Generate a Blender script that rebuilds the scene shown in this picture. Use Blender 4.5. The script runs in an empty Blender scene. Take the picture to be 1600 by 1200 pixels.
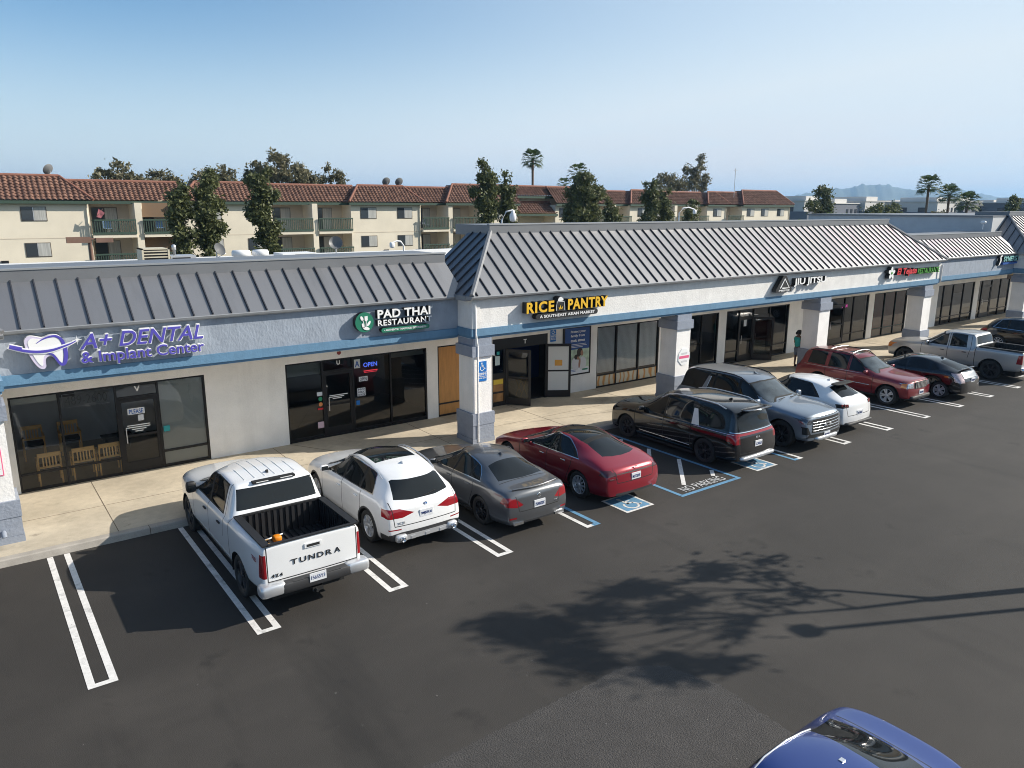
import bpy, bmesh, math, random
from math import sin, cos, pi, radians, sqrt
from mathutils import Vector, Matrix
from mathutils.bvhtree import BVHTree
random.seed(7)
scene = bpy.context.scene
COL = scene.collection
# ------------------------------------------------------------ camera, sky, sun, exposure
cd = bpy.data.cameras.new('camera'); cam = bpy.data.objects.new('camera', cd); COL.objects.link(cam)
scene.camera = cam
F_, YAW, PITCH, ROLL = 1186.2497, radians(36.49372), radians(13.14520), radians(0.1895)
CAMP = Vector((-0.98380, -11.95799, 7.15297))
fwd = Vector((sin(YAW)*cos(PITCH), cos(YAW)*cos(PITCH), -sin(PITCH)))
rgt = Vector((cos(YAW), -sin(YAW), 0)); upv = rgt.cross(fwd)
r2 = rgt*cos(ROLL)+upv*sin(ROLL); u2 = -rgt*sin(ROLL)+upv*cos(ROLL)
cam.matrix_world = Matrix(((r2.x,u2.x,-fwd.x,CAMP.x),(r2.y,u2.y,-fwd.y,CAMP.y),(r2.z,u2.z,-fwd.z,CAMP.z),(0,0,0,1)))
cd.sensor_width = 36; cd.lens = F_/1600*36; cd.clip_start = 0.1; cd.clip_end = 30000
SUN_EL = radians(31.5); SK = 2.0
tr = Vector((-SK, 1, 0)).normalized()          # horizontal travel of the light
sd = Vector((tr.x*cos(SUN_EL), tr.y*cos(SUN_EL), -sin(SUN_EL)))
sl = bpy.data.lights.new('sun', 'SUN'); sl.energy = 4.8; sl.angle = radians(0.5); sl.color = (1.0, 0.93, 0.82)
so = bpy.data.objects.new('sun', sl); COL.objects.link(so); so.rotation_euler = sd.to_track_quat('-Z', 'Y').to_euler(); so.location = (0, 0, 60)
w = bpy.data.worlds.new('World'); scene.world = w; w.use_nodes = True
nt = w.node_tree; nt.nodes.clear()
def wn(t, **k):
    n = nt.nodes.new(t)
    for a, b in k.items(): setattr(n, a, b)
    return n
out = wn('ShaderNodeOutputWorld'); bg = wn('ShaderNodeBackground'); bg.inputs[1].default_value = 0.105
sky = wn('ShaderNodeTexSky', sky_type='NISHITA'); sky.sun_disc = False; sky.sun_elevation = SUN_EL
sky.sun_rotation = math.atan2(-sd.x, -sd.y); sky.air_density = 1.0; sky.dust_density = .5; sky.ozone_density = 2.0; sky.altitude = 50
tc = wn('ShaderNodeTexCoord'); sep = wn('ShaderNodeSeparateXYZ'); nt.links.new(tc.outputs['Generated'], sep.inputs[0])
mp = wn('ShaderNodeMapping'); mp.inputs['Scale'].default_value = (2.2, 2.2, 16); nt.links.new(tc.outputs['Generated'], mp.inputs[0])
nz = wn('ShaderNodeTexNoise'); nz.inputs['Scale'].default_value = 2.0; nz.inputs['Detail'].default_value = 9; nz.inputs['Roughness'].default_value = .58
nt.links.new(mp.outputs[0], nz.inputs['Vector'])
cr = wn('ShaderNodeValToRGB'); cr.color_ramp.elements[0].position = .36; cr.color_ramp.elements[1].position = .56
nt.links.new(nz.outputs[0], cr.inputs[0])
zr = wn('ShaderNodeValToRGB'); e = zr.color_ramp.elements
e[0].position = 0.0; e[0].color = (.75, .75, .75, 1); e[1].position = .115; e[1].color = (0, 0, 0, 1); ee = e.new(.05); ee.color = (.95, .95, .95, 1)
nt.links.new(sep.outputs['Z'], zr.inputs[0])
xr = wn('ShaderNodeMapRange'); xr.inputs[1].default_value = .45; xr.inputs[2].default_value = .8; nt.links.new(sep.outputs['X'], xr.inputs[0])
m1 = wn('ShaderNodeMath', operation='MULTIPLY'); m2 = wn('ShaderNodeMath', operation='MULTIPLY')
nt.links.new(cr.outputs[0], m1.inputs[0]); nt.links.new(zr.outputs[0], m1.inputs[1]); nt.links.new(m1.outputs[0], m2.inputs[0]); nt.links.new(xr.outputs[0], m2.inputs[1])
hz = wn('ShaderNodeMapRange'); hz.interpolation_type = 'SMOOTHERSTEP'; hz.inputs[1].default_value = -.03; hz.inputs[2].default_value = .27; hz.inputs[3].default_value = .92; hz.inputs[4].default_value = .0
nt.links.new(sep.outputs['Z'], hz.inputs[0])
dp = wn('ShaderNodeVectorMath', operation='DOT_PRODUCT'); dp.inputs[1].default_value = (-tr.x, -tr.y, 0); nt.links.new(tc.outputs['Generated'], dp.inputs[0])
sg_ = wn('ShaderNodeMapRange'); sg_.interpolation_type = 'SMOOTHSTEP'; sg_.inputs[1].default_value = -.35; sg_.inputs[2].default_value = .85; sg_.inputs[3].default_value = 0; sg_.inputs[4].default_value = .85; nt.links.new(dp.outputs['Value'], sg_.inputs[0])
hs = wn('ShaderNodeMath', operation='ADD'); hs.use_clamp = True; nt.links.new(hz.outputs[0], hs.inputs[0]); nt.links.new(sg_.outputs[0], hs.inputs[1]); h2 = wn('ShaderNodeMix', data_type='RGBA'); nt.links.new(hs.outputs[0], h2.inputs[0]); nt.links.new(sky.outputs[0], h2.inputs[6]); h2.inputs[7].default_value = (8.2, 6.8, 6.5, 1)
mx = wn('ShaderNodeMix', data_type='RGBA'); nt.links.new(m2.outputs[0], mx.inputs[0]); nt.links.new(h2.outputs[2], mx.inputs[6]); mx.inputs[7].default_value = (8.9, 6.7, 6.15, 1)
tn = wn('ShaderNodeMix', data_type='RGBA', blend_type='MULTIPLY'); tn.inputs[0].default_value = 1.; tn.inputs[7].default_value = (.65, .88, .99, 1); nt.links.new(mx.outputs[2], tn.inputs[6]); nt.links.new(tn.outputs[2], bg.inputs[0]); nt.links.new(bg.outputs[0], out.inputs[0])
vs = scene.view_settings; scene.display_settings.display_device = 'sRGB'; vs.view_transform = 'Standard'; vs.look = 'None'; vs.gamma = 1; vs.exposure = 0.48
scene.render.resolution_x = 1024; scene.render.resolution_y = 768
scene.render.engine = 'CYCLES'; scene.cycles.filter_width = 1.0; scene.cycles.max_bounces = 8; scene.cycles.transparent_max_bounces = 12; scene.cycles.caustics_reflective = False; scene.cycles.caustics_refractive = False

# ------------------------------------------------------------ materials
MATS = {}
def mat(name, col, rough=.7, metal=0., var=0., vscale=2., bump=0., bscale=40., coat=0., spec=.5, var2=0., v2scale=.3, speck=0., stretch=None, emit=None):
    if name in MATS: return MATS[name]
    m = bpy.data.materials.new(name); m.use_nodes = True; t = m.node_tree; b = t.nodes['Principled BSDF']; L = t.links
    c4 = (*col, 1)
    b.inputs['Base Color'].default_value = c4; b.inputs['Roughness'].default_value = rough; b.inputs['Metallic'].default_value = metal
    b.inputs['Specular IOR Level'].default_value = spec; b.inputs['Coat Weight'].default_value = coat; b.inputs['Coat Roughness'].default_value = .04
    if emit: b.inputs['Emission Color'].default_value = (*emit[0], 1); b.inputs['Emission Strength'].default_value = emit[1]
    g = None; sock = None
    if var or var2 or bump or speck:
        g = t.nodes.new('ShaderNodeNewGeometry'); sock = g.outputs['Position']
        if stretch:
            mpn = t.nodes.new('ShaderNodeMapping'); mpn.inputs['Scale'].default_value = stretch; L.new(sock, mpn.inputs[0]); sock = mpn.outputs[0]
    cur = None
    def noise(sc, det=4, src=None):
        n = t.nodes.new('ShaderNodeTexNoise'); n.inputs['Scale'].default_value = sc; n.inputs['Detail'].default_value = det
        L.new(src or sock, n.inputs['Vector']); return n
    for amt, sc, det in ((var, vscale, 5), (var2, v2scale, 3), (speck, 55., 2)):
        if not amt: continue
        n = noise(sc, det); r = t.nodes.new('ShaderNodeMapRange'); r.inputs[1].default_value = .3; r.inputs[2].default_value = .7
        r.inputs[3].default_value = 1-amt; r.inputs[4].default_value = 1+amt; L.new(n.outputs[0], r.inputs[0])
        mm = t.nodes.new('ShaderNodeVectorMath'); mm.operation = 'SCALE'
        if cur: L.new(cur, mm.inputs[0])
        else: mm.inputs[0].default_value = col
        L.new(r.outputs[0], mm.inputs['Scale']); cur = mm.outputs[0]
    if cur: L.new(cur, b.inputs['Base Color'])
    if bump:
        n = noise(bscale, 6); bp = t.nodes.new('ShaderNodeBump'); bp.inputs['Strength'].default_value = bump; bp.inputs['Distance'].default_value = .02
        L.new(n.outputs[0], bp.inputs['Height']); L.new(bp.outputs[0], b.inputs['Normal'])
    MATS[name] = m; return m
def streaks(m, amt=.12, sc=(2.2, 2.2, .16), stain=None, thr=(.60, .72)):
    """multiply the base colour by long vertical rain streaks, or by scattered stains"""
    t = m.node_tree; b = t.nodes['Principled BSDF']; L = t.links; g = t.nodes.new('ShaderNodeNewGeometry'); mp = t.nodes.new('ShaderNodeMapping'); mp.inputs['Scale'].default_value = sc
    L.new(g.outputs['Position'], mp.inputs[0]); n = t.nodes.new('ShaderNodeTexNoise'); n.inputs['Scale'].default_value = 1.; n.inputs['Detail'].default_value = 7; n.inputs['Roughness'].default_value = .65; L.new(mp.outputs[0], n.inputs['Vector'])
    r = t.nodes.new('ShaderNodeMapRange'); r.inputs[1].default_value = thr[0]; r.inputs[2].default_value = thr[1]; r.inputs[3].default_value = 1.; r.inputs[4].default_value = 1-amt; L.new(n.outputs[0], r.inputs[0])
    v = t.nodes.new('ShaderNodeVectorMath'); v.operation = 'SCALE'
    if b.inputs['Base Color'].links: L.new(b.inputs['Base Color'].links[0].from_socket, v.inputs[0])
    else: v.inputs[0].default_value = b.inputs['Base Color'].default_value[:3]
    L.new(r.outputs[0], v.inputs['Scale']); L.new(v.outputs[0], b.inputs['Base Color'])
def paint(name, col, metal=0., rough=.22):
    m = mat(name, col, rough, metal, coat=1., spec=.5, var=.03, vscale=1.5)
    return m
def thin_glass(name, tint=(.75, .8, .8), dark=0.0):
    m = bpy.data.materials.new(name); m.use_nodes = True; t = m.node_tree; t.nodes.clear(); L = t.links
    o = t.nodes.new('ShaderNodeOutputMaterial'); mx = t.nodes.new('ShaderNodeMixShader'); tr_ = t.nodes.new('ShaderNodeBsdfTransparent'); gl = t.nodes.new('ShaderNodeBsdfGlossy')
    tr_.inputs[0].default_value = (*tint, 1); gl.inputs['Roughness'].default_value = .01
    fr = t.nodes.new('ShaderNodeFresnel'); fr.inputs[0].default_value = 1.62
    nn = t.nodes.new('ShaderNodeTexNoise'); nn.inputs['Scale'].default_value = .9; bp = t.nodes.new('ShaderNodeBump'); bp.inputs['Strength'].default_value = .08; bp.inputs['Distance'].default_value = .02
    g = t.nodes.new('ShaderNodeNewGeometry'); L.new(g.outputs['Position'], nn.inputs['Vector']); L.new(nn.outputs[0], bp.inputs['Height']); L.new(bp.outputs[0], gl.inputs['Normal'])
    L.new(fr.outputs[0], mx.inputs[0]); L.new(tr_.outputs[0], mx.inputs[1]); L.new(gl.outputs[0], mx.inputs[2]); L.new(mx.outputs[0], o.inputs[0])
    MATS[name] = m; return m
GLASS = thin_glass('storefront_glass', (.95, .96, .95)); GLASS_DARK = thin_glass('tinted_storefront_glass', (.45, .49, .5))
GLASS_BLD = mat('window_glass', (.05, .06, .07), .05, spec=.8)
stucco_white = mat('white_stucco', (.78, .765, .74), .9, var=.06, vscale=3, bump=.5, bscale=22, var2=.05)
stucco_wall = mat('pale_stucco_wall', (.87, .845, .81), .9, var=.05, vscale=2, bump=.5, bscale=22, var2=.05)
stucco_blue = mat('blue_grey_stucco', (.30, .34, .40), .9, var=.09, vscale=4, bump=.7, bscale=16, stretch=(1, 1, .6), var2=.04)
stucco_grey = mat('slate_stucco', (.27, .30, .36), .9, var=.06, vscale=5, bump=.6, bscale=18)
stucco_dark = mat('dark_slate_stucco', (.16, .18, .22), .9, var=.06, vscale=5, bump=.5, bscale=18)
blue_band = mat('blue_trim_paint', (.115, .235, .36), .75, var=.06, vscale=6, bump=.3, bscale=20)
metal_roof = mat('grey_metal_roof', (.27, .27, .28), .5, .8, var=.04, vscale=.6, var2=.05, v2scale=.2)
metal_trim = mat('grey_metal_trim', (.20, .205, .215), .45, .25, var=.07, vscale=1.2)
rib_mat = mat('shaded_metal_rib', (.04, .042, .052), .6, .1)  # near-black colour stands in for the shaded side of the seams
gutter_mat = mat('gutter_metal', (.33, .34, .35), .5, .3)
black_frame = mat('black_anodised_frame', (.012, .012, .014), .4, .3)
black_plastic = mat('black_plastic', (.015, .015, .016), .55)
white_plain = mat('white_plastic', (.8, .8, .8), .45)
wood_light = mat('light_wood', (.72, .42, .15), .45, var=.15, vscale=12, stretch=(1, 1, 6))
wood_board = mat('plywood_board', (.50, .24, .07), .5, var=.12, vscale=5, stretch=(3, 1, .5))
for m_ in (stucco_white, stucco_wall, stucco_blue, stucco_grey): streaks(m_, .08, (3.0, 3.0, .22), thr=(.5, .75))
streaks(metal_roof, .12, (2.5, .5, .5), thr=(.5, .72)); streaks(blue_band, .15, (4, 4, .5), thr=(.5, .75))
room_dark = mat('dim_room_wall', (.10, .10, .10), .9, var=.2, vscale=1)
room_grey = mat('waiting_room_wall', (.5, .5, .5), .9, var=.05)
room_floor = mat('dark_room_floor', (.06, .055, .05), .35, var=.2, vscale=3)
room_blue = mat('blue_shop_wall', (.03, .08, .28), .7)
asphalt = mat('asphalt', (.0325, .0285, .0245), .82, var=.10, vscale=.9, var2=.16, v2scale=.14, speck=.22, bump=.35, bscale=70)
streaks(asphalt, .45, (.9, .9, 1), thr=(.60, .70)); streaks(asphalt, -.32, (.11, .5, 1), thr=(.52, .74)); streaks(asphalt, .38, (.5, .09, 1), thr=(.55, .70)); streaks(asphalt, -.25, (7, 7, 1), thr=(.62, .72)); streaks(asphalt, -.22, (.25, .22, 1), thr=(.5, .8))
asphalt_old = mat('coarse_asphalt', (.050, .046, .043), .88, var=.10, vscale=3, var2=.10, v2scale=.4, speck=.45, bump=.8, bscale=45)
line_white = mat('white_line_paint', (.70, .68, .65), .7, var=.10, vscale=9, speck=.07)
line_blue = mat('blue_line_paint', (.12, .27, .42), .7, var=.12, vscale=9, speck=.06)
curb_mat = mat('kerb_concrete', (.36, .33, .29), .85, var=.14, vscale=3, speck=.08)
streaks(line_white, .45, (2.2, 2.2, 1), thr=(.54, .66)); streaks(line_white, .6, (14, 14, 1), thr=(.64, .70)); streaks(line_blue, .4, (6, 6, 1), thr=(.56, .68))
tyre_mat = mat('tyre_rubber', (.018, .018, .018), .75)
alloy = mat('alloy_silver', (.66, .67, .69), .30, .6)
alloy_dark = mat('alloy_dark', (.05, .05, .055), .35, .7)
chrome = mat('chrome', (.75, .76, .78), .12, 1.0)
CARGLASS = mat('car_glass', (.010, .012, .013), .03, spec=.42)
WSGLASS = mat('windshield_glass', (.045, .055, .06), .03, spec=.8, coat=.5, var=.5, vscale=3)
GAP = mat('panel_gap', (.01, .01, .01), .8)
RED_LAMP = mat('red_lamp_lens', (.28, .006, .012), .12, coat=1.)
HEAD_LAMP = mat('headlamp_lens', (.45, .47, .50), .12, .55, coat=1., var=.5, vscale=14)
AMBER = mat('amber_lens', (.75, .22, .03), .15, coat=1.)
PLATE = mat('licence_plate', (.72, .73, .75), .4)
PLATE_TXT = mat('plate_blue_text', (.03, .05, .18), .5)
cladding = mat('grey_cladding', (.03, .03, .032), .6)

# ------------------------------------------------------------ mesh helpers
ROOTM = {}
def tag(o, label=None, cat=None, group=None, kind=None):
    if label: o['label'] = label
    if cat: o['category'] = cat
    if group: o['group'] = group
    if kind: o['kind'] = kind
    return o
def empty(name, loc=(0, 0, 0), rz=0, **k):
    o = bpy.data.objects.new(name, None); COL.objects.link(o); o.location = loc; o.rotation_euler = (0, 0, rz); o.empty_display_size = .3
    ROOTM[o] = Matrix.Translation(loc) @ Matrix.Rotation(rz, 4, 'Z'); return tag(o, **k)
class MB:
    def __init__(s): s.v = []; s.f = []; s.m = []; s.mats = []; s.sm = []
    def mi(s, m):
        if m not in s.mats: s.mats.append(m)
        return s.mats.index(m)
    def poly(s, pts, m, smooth=False):
        n = len(s.v); s.v += [tuple(p) for p in pts]; s.f.append(list(range(n, n+len(pts)))); s.m.append(s.mi(m)); s.sm.append(smooth)
    def add(s, vs, fs, m, smooth=False, M=None):
        n = len(s.v)
        s.v += [tuple(M @ Vector(p)) for p in vs] if M else [tuple(p) for p in vs]
        k = s.mi(m)
        for f in fs: s.f.append([i+n for i in f]); s.m.append(k); s.sm.append(smooth)
    def box(s, x0, x1, y0, y1, z0, z1, m, M=None, bev=0):
        vs = [(x, y, z) for z in (z0, z1) for y in (y0, y1) for x in (x0, x1)]
        s.add(vs, [(0,2,3,1),(4,5,7,6),(0,1,5,4),(2,6,7,3),(0,4,6,2),(1,3,7,5)], m, M=M)
    def cbox(s, c, d, m, M=None): s.box(c[0]-d[0]/2, c[0]+d[0]/2, c[1]-d[1]/2, c[1]+d[1]/2, c[2]-d[2]/2, c[2]+d[2]/2, m, M)
    def prism(s, pl, a, b, m, M=None, axis='z', msides=None):
        n = len(pl)
        def P(p, h): return (p[0], p[1], h) if axis == 'z' else ((p[0], h, p[1]) if axis == 'y' else (h, p[0], p[1]))
        vs = [P(p, a) for p in pl]+[P(p, b) for p in pl]
        s.add(vs, [list(range(n))[::-1], list(range(n, 2*n))], m, M=M)
        s.add(vs, [(i, (i+1) % n, n+(i+1) % n, n+i) for i in range(n)], msides or m, M=M)
    def tube(s, pts, r, m, n=8, smooth=True, cap=True):
        pts = [Vector(p) for p in pts]; rr = r if isinstance(r, (list, tuple)) else [r]*len(pts)
        vs = []; fs = []; up = Vector((0, 0, 1)); pu = None
        for i, p in enumerate(pts):
            d = (pts[min(i+1, len(pts)-1)]-pts[max(i-1, 0)]).normalized()
            a = d.cross(pu if pu else (up if abs(d.z) < .9 else Vector((1, 0, 0))))
            if a.length < 1e-4: a = d.cross(Vector((1, 0, 0)))
            a.normalize(); b = d.cross(a); pu = -b if False else None
            for k in range(n):
                t = 2*pi*k/n; vs.append(tuple(p+(a*cos(t)+b*sin(t))*rr[i]))
        for i in range(len(pts)-1):
            for k in range(n): fs.append((i*n+k, i*n+(k+1) % n, (i+1)*n+(k+1) % n, (i+1)*n+k))
        s.add(vs, fs, m, smooth)
        if cap: s.add([vs[k] for k in range(n)], [list(range(n))[::-1]], m); s.add([vs[(len(pts)-1)*n+k] for k in range(n)], [list(range(n))], m)
    def lathe(s, prof, m, n=24, M=None, smooth=True, axis='z'):
        vs = []; fs = []
        for r, h in prof:
            for k in range(n):
                t = 2*pi*k/n
                vs.append((r*cos(t), r*sin(t), h) if axis == 'z' else (r*cos(t), h, r*sin(t)))
        for i in range(len(prof)-1):
            for k in range(n): fs.append((i*n+k, i*n+(k+1) % n, (i+1)*n+(k+1) % n, (i+1)*n+k))
        s.add(vs, fs, m, smooth, M)
    def blob(s, c, d, m, e=.6, n=10, M=None):
        vs = []; fs = []
        def sp(v, p): return math.copysign(abs(v)**p, v)
        for i in range(n+1):
            a = -pi/2+pi*i/n
            for k in range(2*n):
                b = pi*k/n
                vs.append((c[0]+d[0]/2*sp(cos(a), e)*sp(cos(b), e), c[1]+d[1]/2*sp(cos(a), e)*sp(sin(b), e), c[2]+d[2]/2*sp(sin(a), e)))
        for i in range(n):
            for k in range(2*n): fs.append((i*2*n+k, i*2*n+(k+1) % (2*n), (i+1)*2*n+(k+1) % (2*n), (i+1)*2*n+k))
        s.add(vs, fs, m, True, M)
    def build(s, name, parent=None, world=True, **k):
        me = bpy.data.meshes.new(name)
        vs = s.v; root = parent
        while root is not None and root not in ROOTM: root = root.parent
        if root is not None and world:
            Mi = ROOTM[root].inverted(); vs = [tuple(Mi @ Vector(p)) for p in vs]
        me.from_pydata(vs, [], s.f)
        for m in s.mats: me.materials.append(m)
        me.polygons.foreach_set('material_index', s.m); me.polygons.foreach_set('use_smooth', s.sm); me.update()
        o = bpy.data.objects.new(name, me); COL.objects.link(o)
        if parent is not None: o.parent = parent
        return tag(o, **k)
def top(name, mb, loc, **k):
    """single-mesh thing given in world coordinates, origin moved to loc"""
    lv = Vector(loc); mb.v = [(p[0]-lv.x, p[1]-lv.y, p[2]-lv.z) for p in mb.v]
    o = mb.build(name, None, **k); o.location = loc; return o
_tc = {}
def text_geo(body, extrude=.05, shear=0., offset=0., spacing=1.):
    key = (body, extrude, shear, offset, spacing)
    if key in _tc: return _tc[key]
    cu = bpy.data.curves.new('t', 'FONT'); cu.body = body; cu.extrude = extrude; cu.shear = shear; cu.offset = offset; cu.resolution_u = 4; cu.space_character = spacing; cu.fill_mode = 'BOTH'
    ob = bpy.data.objects.new('t', cu); COL.objects.link(ob); dg = bpy.context.evaluated_depsgraph_get()
    me = bpy.data.meshes.new_from_object(ob.evaluated_get(dg)); vs = [v.co.copy() for v in me.vertices]; fs = [(list(p.vertices), p.normal.z) for p in me.polygons]
    bpy.data.objects.remove(ob); bpy.data.curves.remove(cu); bpy.data.meshes.remove(me)
    _tc[key] = (vs, fs); return _tc[key]
def text(mb, body, o, xd, up, w=None, h=None, depth=.1, face=None, side=None, shear=0., offset=0., spacing=1., rel=None):
    """write body with its lower-left corner at o, along xd, up; depth extruded outwards"""
    vs, fs = text_geo(body, .1, shear, offset, spacing)
    rv = rel or vs
    x0 = min(v.x for v in rv); x1 = max(v.x for v in rv); y0 = min(v.y for v in rv); y1 = max(v.y for v in rv)
    sx = w/(x1-x0) if w else h/(y1-y0); sy = h/(y1-y0) if h else sx
    if not w: sx = sy
    xd = Vector(xd).normalized(); up = Vector(up).normalized(); nn = xd.cross(up); o = Vector(o)
    P = [o+xd*((v.x-x0)*sx)+up*((v.y-y0)*sy)+nn*((v.z+.1)/.2*depth) for v in vs]
    mb.add(P, [f for f, nz_ in fs if abs(nz_) > .5], face); mb.add(P, [f for f, nz_ in fs if abs(nz_) <= .5], side or face)
    return (x1-x0)*sx
XP = (1, 0, 0); ZP = (0, 0, 1)
# ------------------------------------------------------------ ground
m = MB(); gmat = mat('dry_ground', (.10, .105, .06), .95, var=.3, vscale=.05, var2=.3, v2scale=.01)
m.box(-6000, 9000, -3000, 9000, -.5, -.02, gmat); top('ground', m, (0, 0, 0), kind='structure')
m = MB(); m.poly([(-60, -60, 0), (140, -60, 0), (140, 5.56, 0), (-60, 5.56, 0)], asphalt); top('parking_lot_asphalt', m, (0, 0, 0), kind='structure')
m = MB(); R = random.Random(3); kp = [(7.7, -40), (7.72, -12), (7.66, -6.8), (7.75, -5.6), (7.45, -4.75), (6.9, -4.35), (3.4, -4.42), (-2, -4.4), (-40, -4.5)]; ed = []
for (xa, ya), (xb, yb_) in zip(kp, kp[1:]):
    n = max(1, int(math.hypot(xb-xa, yb_-ya)/.05)); n = min(n, 240)
    for k in range(n): f = k/n; ed.append((xa+(xb-xa)*f+R.uniform(-.022, .022), ya+(yb_-ya)*f+R.uniform(-.022, .022), .004))
m.poly([(-40, -40, .004)]+ed+[(-40, -4.5, .004)], asphalt_old)
top('old_asphalt_patch', m, (0, 0, 0), kind='structure')
conc = mat('concrete_walk', (.50, .435, .335), .85, var=.07, vscale=6, var2=.16, v2scale=.7, speck=.05, bump=.1, bscale=50)
streaks(conc, .25, (.8, 1.1, 1), thr=(.55, .68)); streaks(conc, .35, (1.6, 2.4, 1), thr=(.64, .70))
joint = mat('concrete_joint', (.14, .11, .08), .9)
m = MB(); m.box(-30, 80, 5.72, 9.72, -.01, .15, conc)
for x in (-3.6, 1.3, 6.1, 10.6, 14.7, 18.9, 23.6, 28.0, 33, 38, 43, 48): m.box(x, x+.016, 5.72, 9.58, .15, .153, joint)
m.box(-30, 80, 7.55, 7.562, .15, .1525, joint)
m.poly([(6.65, 9.55, .1535), (8.6, 6.3, .1535), (8.62, 6.3, .1535), (6.68, 9.55, .1535)], joint)
m.poly([(14.0, 7.3, .1535), (17.5, 6.6, .1535), (17.5, 6.615, .1535), (14.0, 7.315, .1535)], joint)
top('concrete_walkway', m, (0, 0, 0), kind='structure')
m = MB(); pr = [(5.5, -.01), (5.72, -.01), (5.72, .148), (5.56, .148), (5.53, .13)]
m.prism(pr, -30, 80, curb_mat, axis='x')
for k in range(38): m.box(-30+k*2.9, -30+k*2.9+.014, 5.498, 5.72, 0, .1495, joint)
top('kerb', m, (0, 0, 0), kind='structure')
# parking bay markings ------------------------------------------------
U = .209; Lp = 5.4765; XS = [.106, 2.677, 5.187, 7.712, 10.228]; XF = [20.906+2.563*i for i in range(7)]; XB = 18.3
lw = .11
def hairpin(x, ml, mr, lab, blue=False):
    m = MB(); z = .006
    m.poly([(x-U, 0, z), (x-U+lw, 0, z), (x-U+lw, Lp, z), (x-U, Lp, z)], ml); m.poly([(x+U-lw, 0, z), (x+U, 0, z), (x+U, Lp, z), (x+U-lw, Lp, z)], mr)
    m.poly([(x-U+lw, 0, z), (x, 0, z), (x, lw, z), (x-U+lw, lw, z)], ml); m.poly([(x, 0, z), (x+U-lw, 0, z), (x+U-lw, lw, z), (x, lw, z)], mr)
    top('bay_marking', m, (x, 0, 0), label=lab, cat='bay marking', group='hairpin lines between the parking bays')
hairpin(-2.46, line_white, line_white, 'white hairpin bay line at the far left edge of the lot')
labs = ['long fully visible white hairpin line beside the empty bay on the left', 'white hairpin line partly under the left wheels of the white pickup', 'white hairpin line between the white pickup and the white SUV',
        'white hairpin line between the white SUV and the grey sedan', 'hairpin line half white half blue between the grey and the red sedan']
for i, x in enumerate(XS): hairpin(x, line_white, line_blue if i == 4 else line_white, labs[i])
hairpin(XB, line_blue, line_white, 'blue and white hairpin line between the black minivan and the blue-grey SUV')
labf = ['white hairpin line between the blue-grey SUV and the white crossover', 'white hairpin line between the white crossover and the red SUV', 'white hairpin line between the red SUV and the black hatchback',
        'white hairpin line between the black hatchback and the silver pickup', 'white hairpin line just right of the silver pickup', 'white hairpin line near the right edge behind the silver pickup', 'last white hairpin line at the right edge of the lot']
for i, x in enumerate(XF): hairpin(x, line_white, line_white, labf[i])
m = MB(); z = .006; a, b_ = 13.25, 15.62
m.poly([(a, 0, z), (a+.11, 0, z), (a+.11, Lp, z), (a, Lp, z)], line_blue); m.poly([(b_-.11, 0, z), (b_, 0, z), (b_, Lp, z), (b_-.11, Lp, z)], line_blue)
m.poly([(a+.11, 0, z), (b_-.11, 0, z), (b_-.11, .11, z), (a+.11, .11, z)], line_blue)
for k in range(6):
    c = 14.57-1.19*k; xa = max(13.42, c+.56); xb = min(15.46, c+5.3); h_ = .04
    if xb > xa: m.poly([(xa-h_, xa-c+h_, z), (xa+h_, xa-c-h_, z), (xb+h_, xb-c-h_, z), (xb-h_, xb-c+h_, z)], line_white)
text(m, 'NO PARKING', (13.6, .18, .009), (1, 0, 0), (0, 1, 0), w=1.62, h=.31, depth=.001, face=mat('stencil_paint', (.55, .55, .54), .7), offset=.004)
top('no_parking_aisle_marking', m, (14.4, 0, 0), label='blue outlined access aisle with white NO PARKING lettering and diagonal bars', cat='aisle marking')
def wheelchair(mb, o, xd, up, s, col, off=.002):
    """accessible symbol drawn from discs and bars, fits a square of side s"""
    xd = Vector(xd); up = Vector(up); nn = xd.cross(up); o = Vector(o)
    def P(x, y): return o+xd*x*s+up*y*s+nn*off
    def bar(x0, y0, x1, y1, wd=.075):
        d = Vector((x1-x0, y1-y0)).normalized(); q = Vector((-d.y, d.x))*wd/2
        mb.poly([P(x0-q.x, y0-q.y), P(x1-q.x, y1-q.y), P(x1+q.x, y1+q.y), P(x0+q.x, y0+q.y)][::1], col)
    mb.poly([P(.42+.075*cos(t*pi/6), .86+.075*sin(t*pi/6)) for t in range(12)], col)
    bar(.42, .80, .45, .42, .09); bar(.40, .46, .66, .46); bar(.63, .49, .76, .2); bar(.74, .22, .86, .27); bar(.43, .62, .66, .62, .06)
    for k in range(13):
        t0 = radians(130+k*16); t1 = t0+radians(16.5)
        mb.poly([P(.45+.2*cos(t0), .31+.2*sin(t0)), P(.45+.27*cos(t0), .31+.27*sin(t0)), P(.45+.27*cos(t1), .31+.27*sin(t1)), P(.45+.2*cos(t1), .31+.2*sin(t1))][::1], col)
for x, lb in ((11.38, 'blue and white wheelchair square on the ground behind the red sedan'), (16.44, 'blue and white wheelchair square on the ground behind the black minivan')):
    m = MB(); s = .93
    m.poly([(x, .08, .006), (x+s, .08, .006), (x+s, .08+s, .006), (x, .08+s, .006)], line_white)
    m.poly([(x+.07, .15, .0085), (x+s-.07, .15, .0085), (x+s-.07, .01+s, .0085), (x+.07, .01+s, .0085)], line_blue)
    wheelchair(m, (x+.08, .14, .0085), (1, 0, 0), (0, 1, 0), .78, line_white, .003)
    top('wheelchair_ground_marking', m, (x, .08, 0), label=lb, cat='ground marking', group='wheelchair squares painted in the accessible bays')
m = MB()
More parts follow.
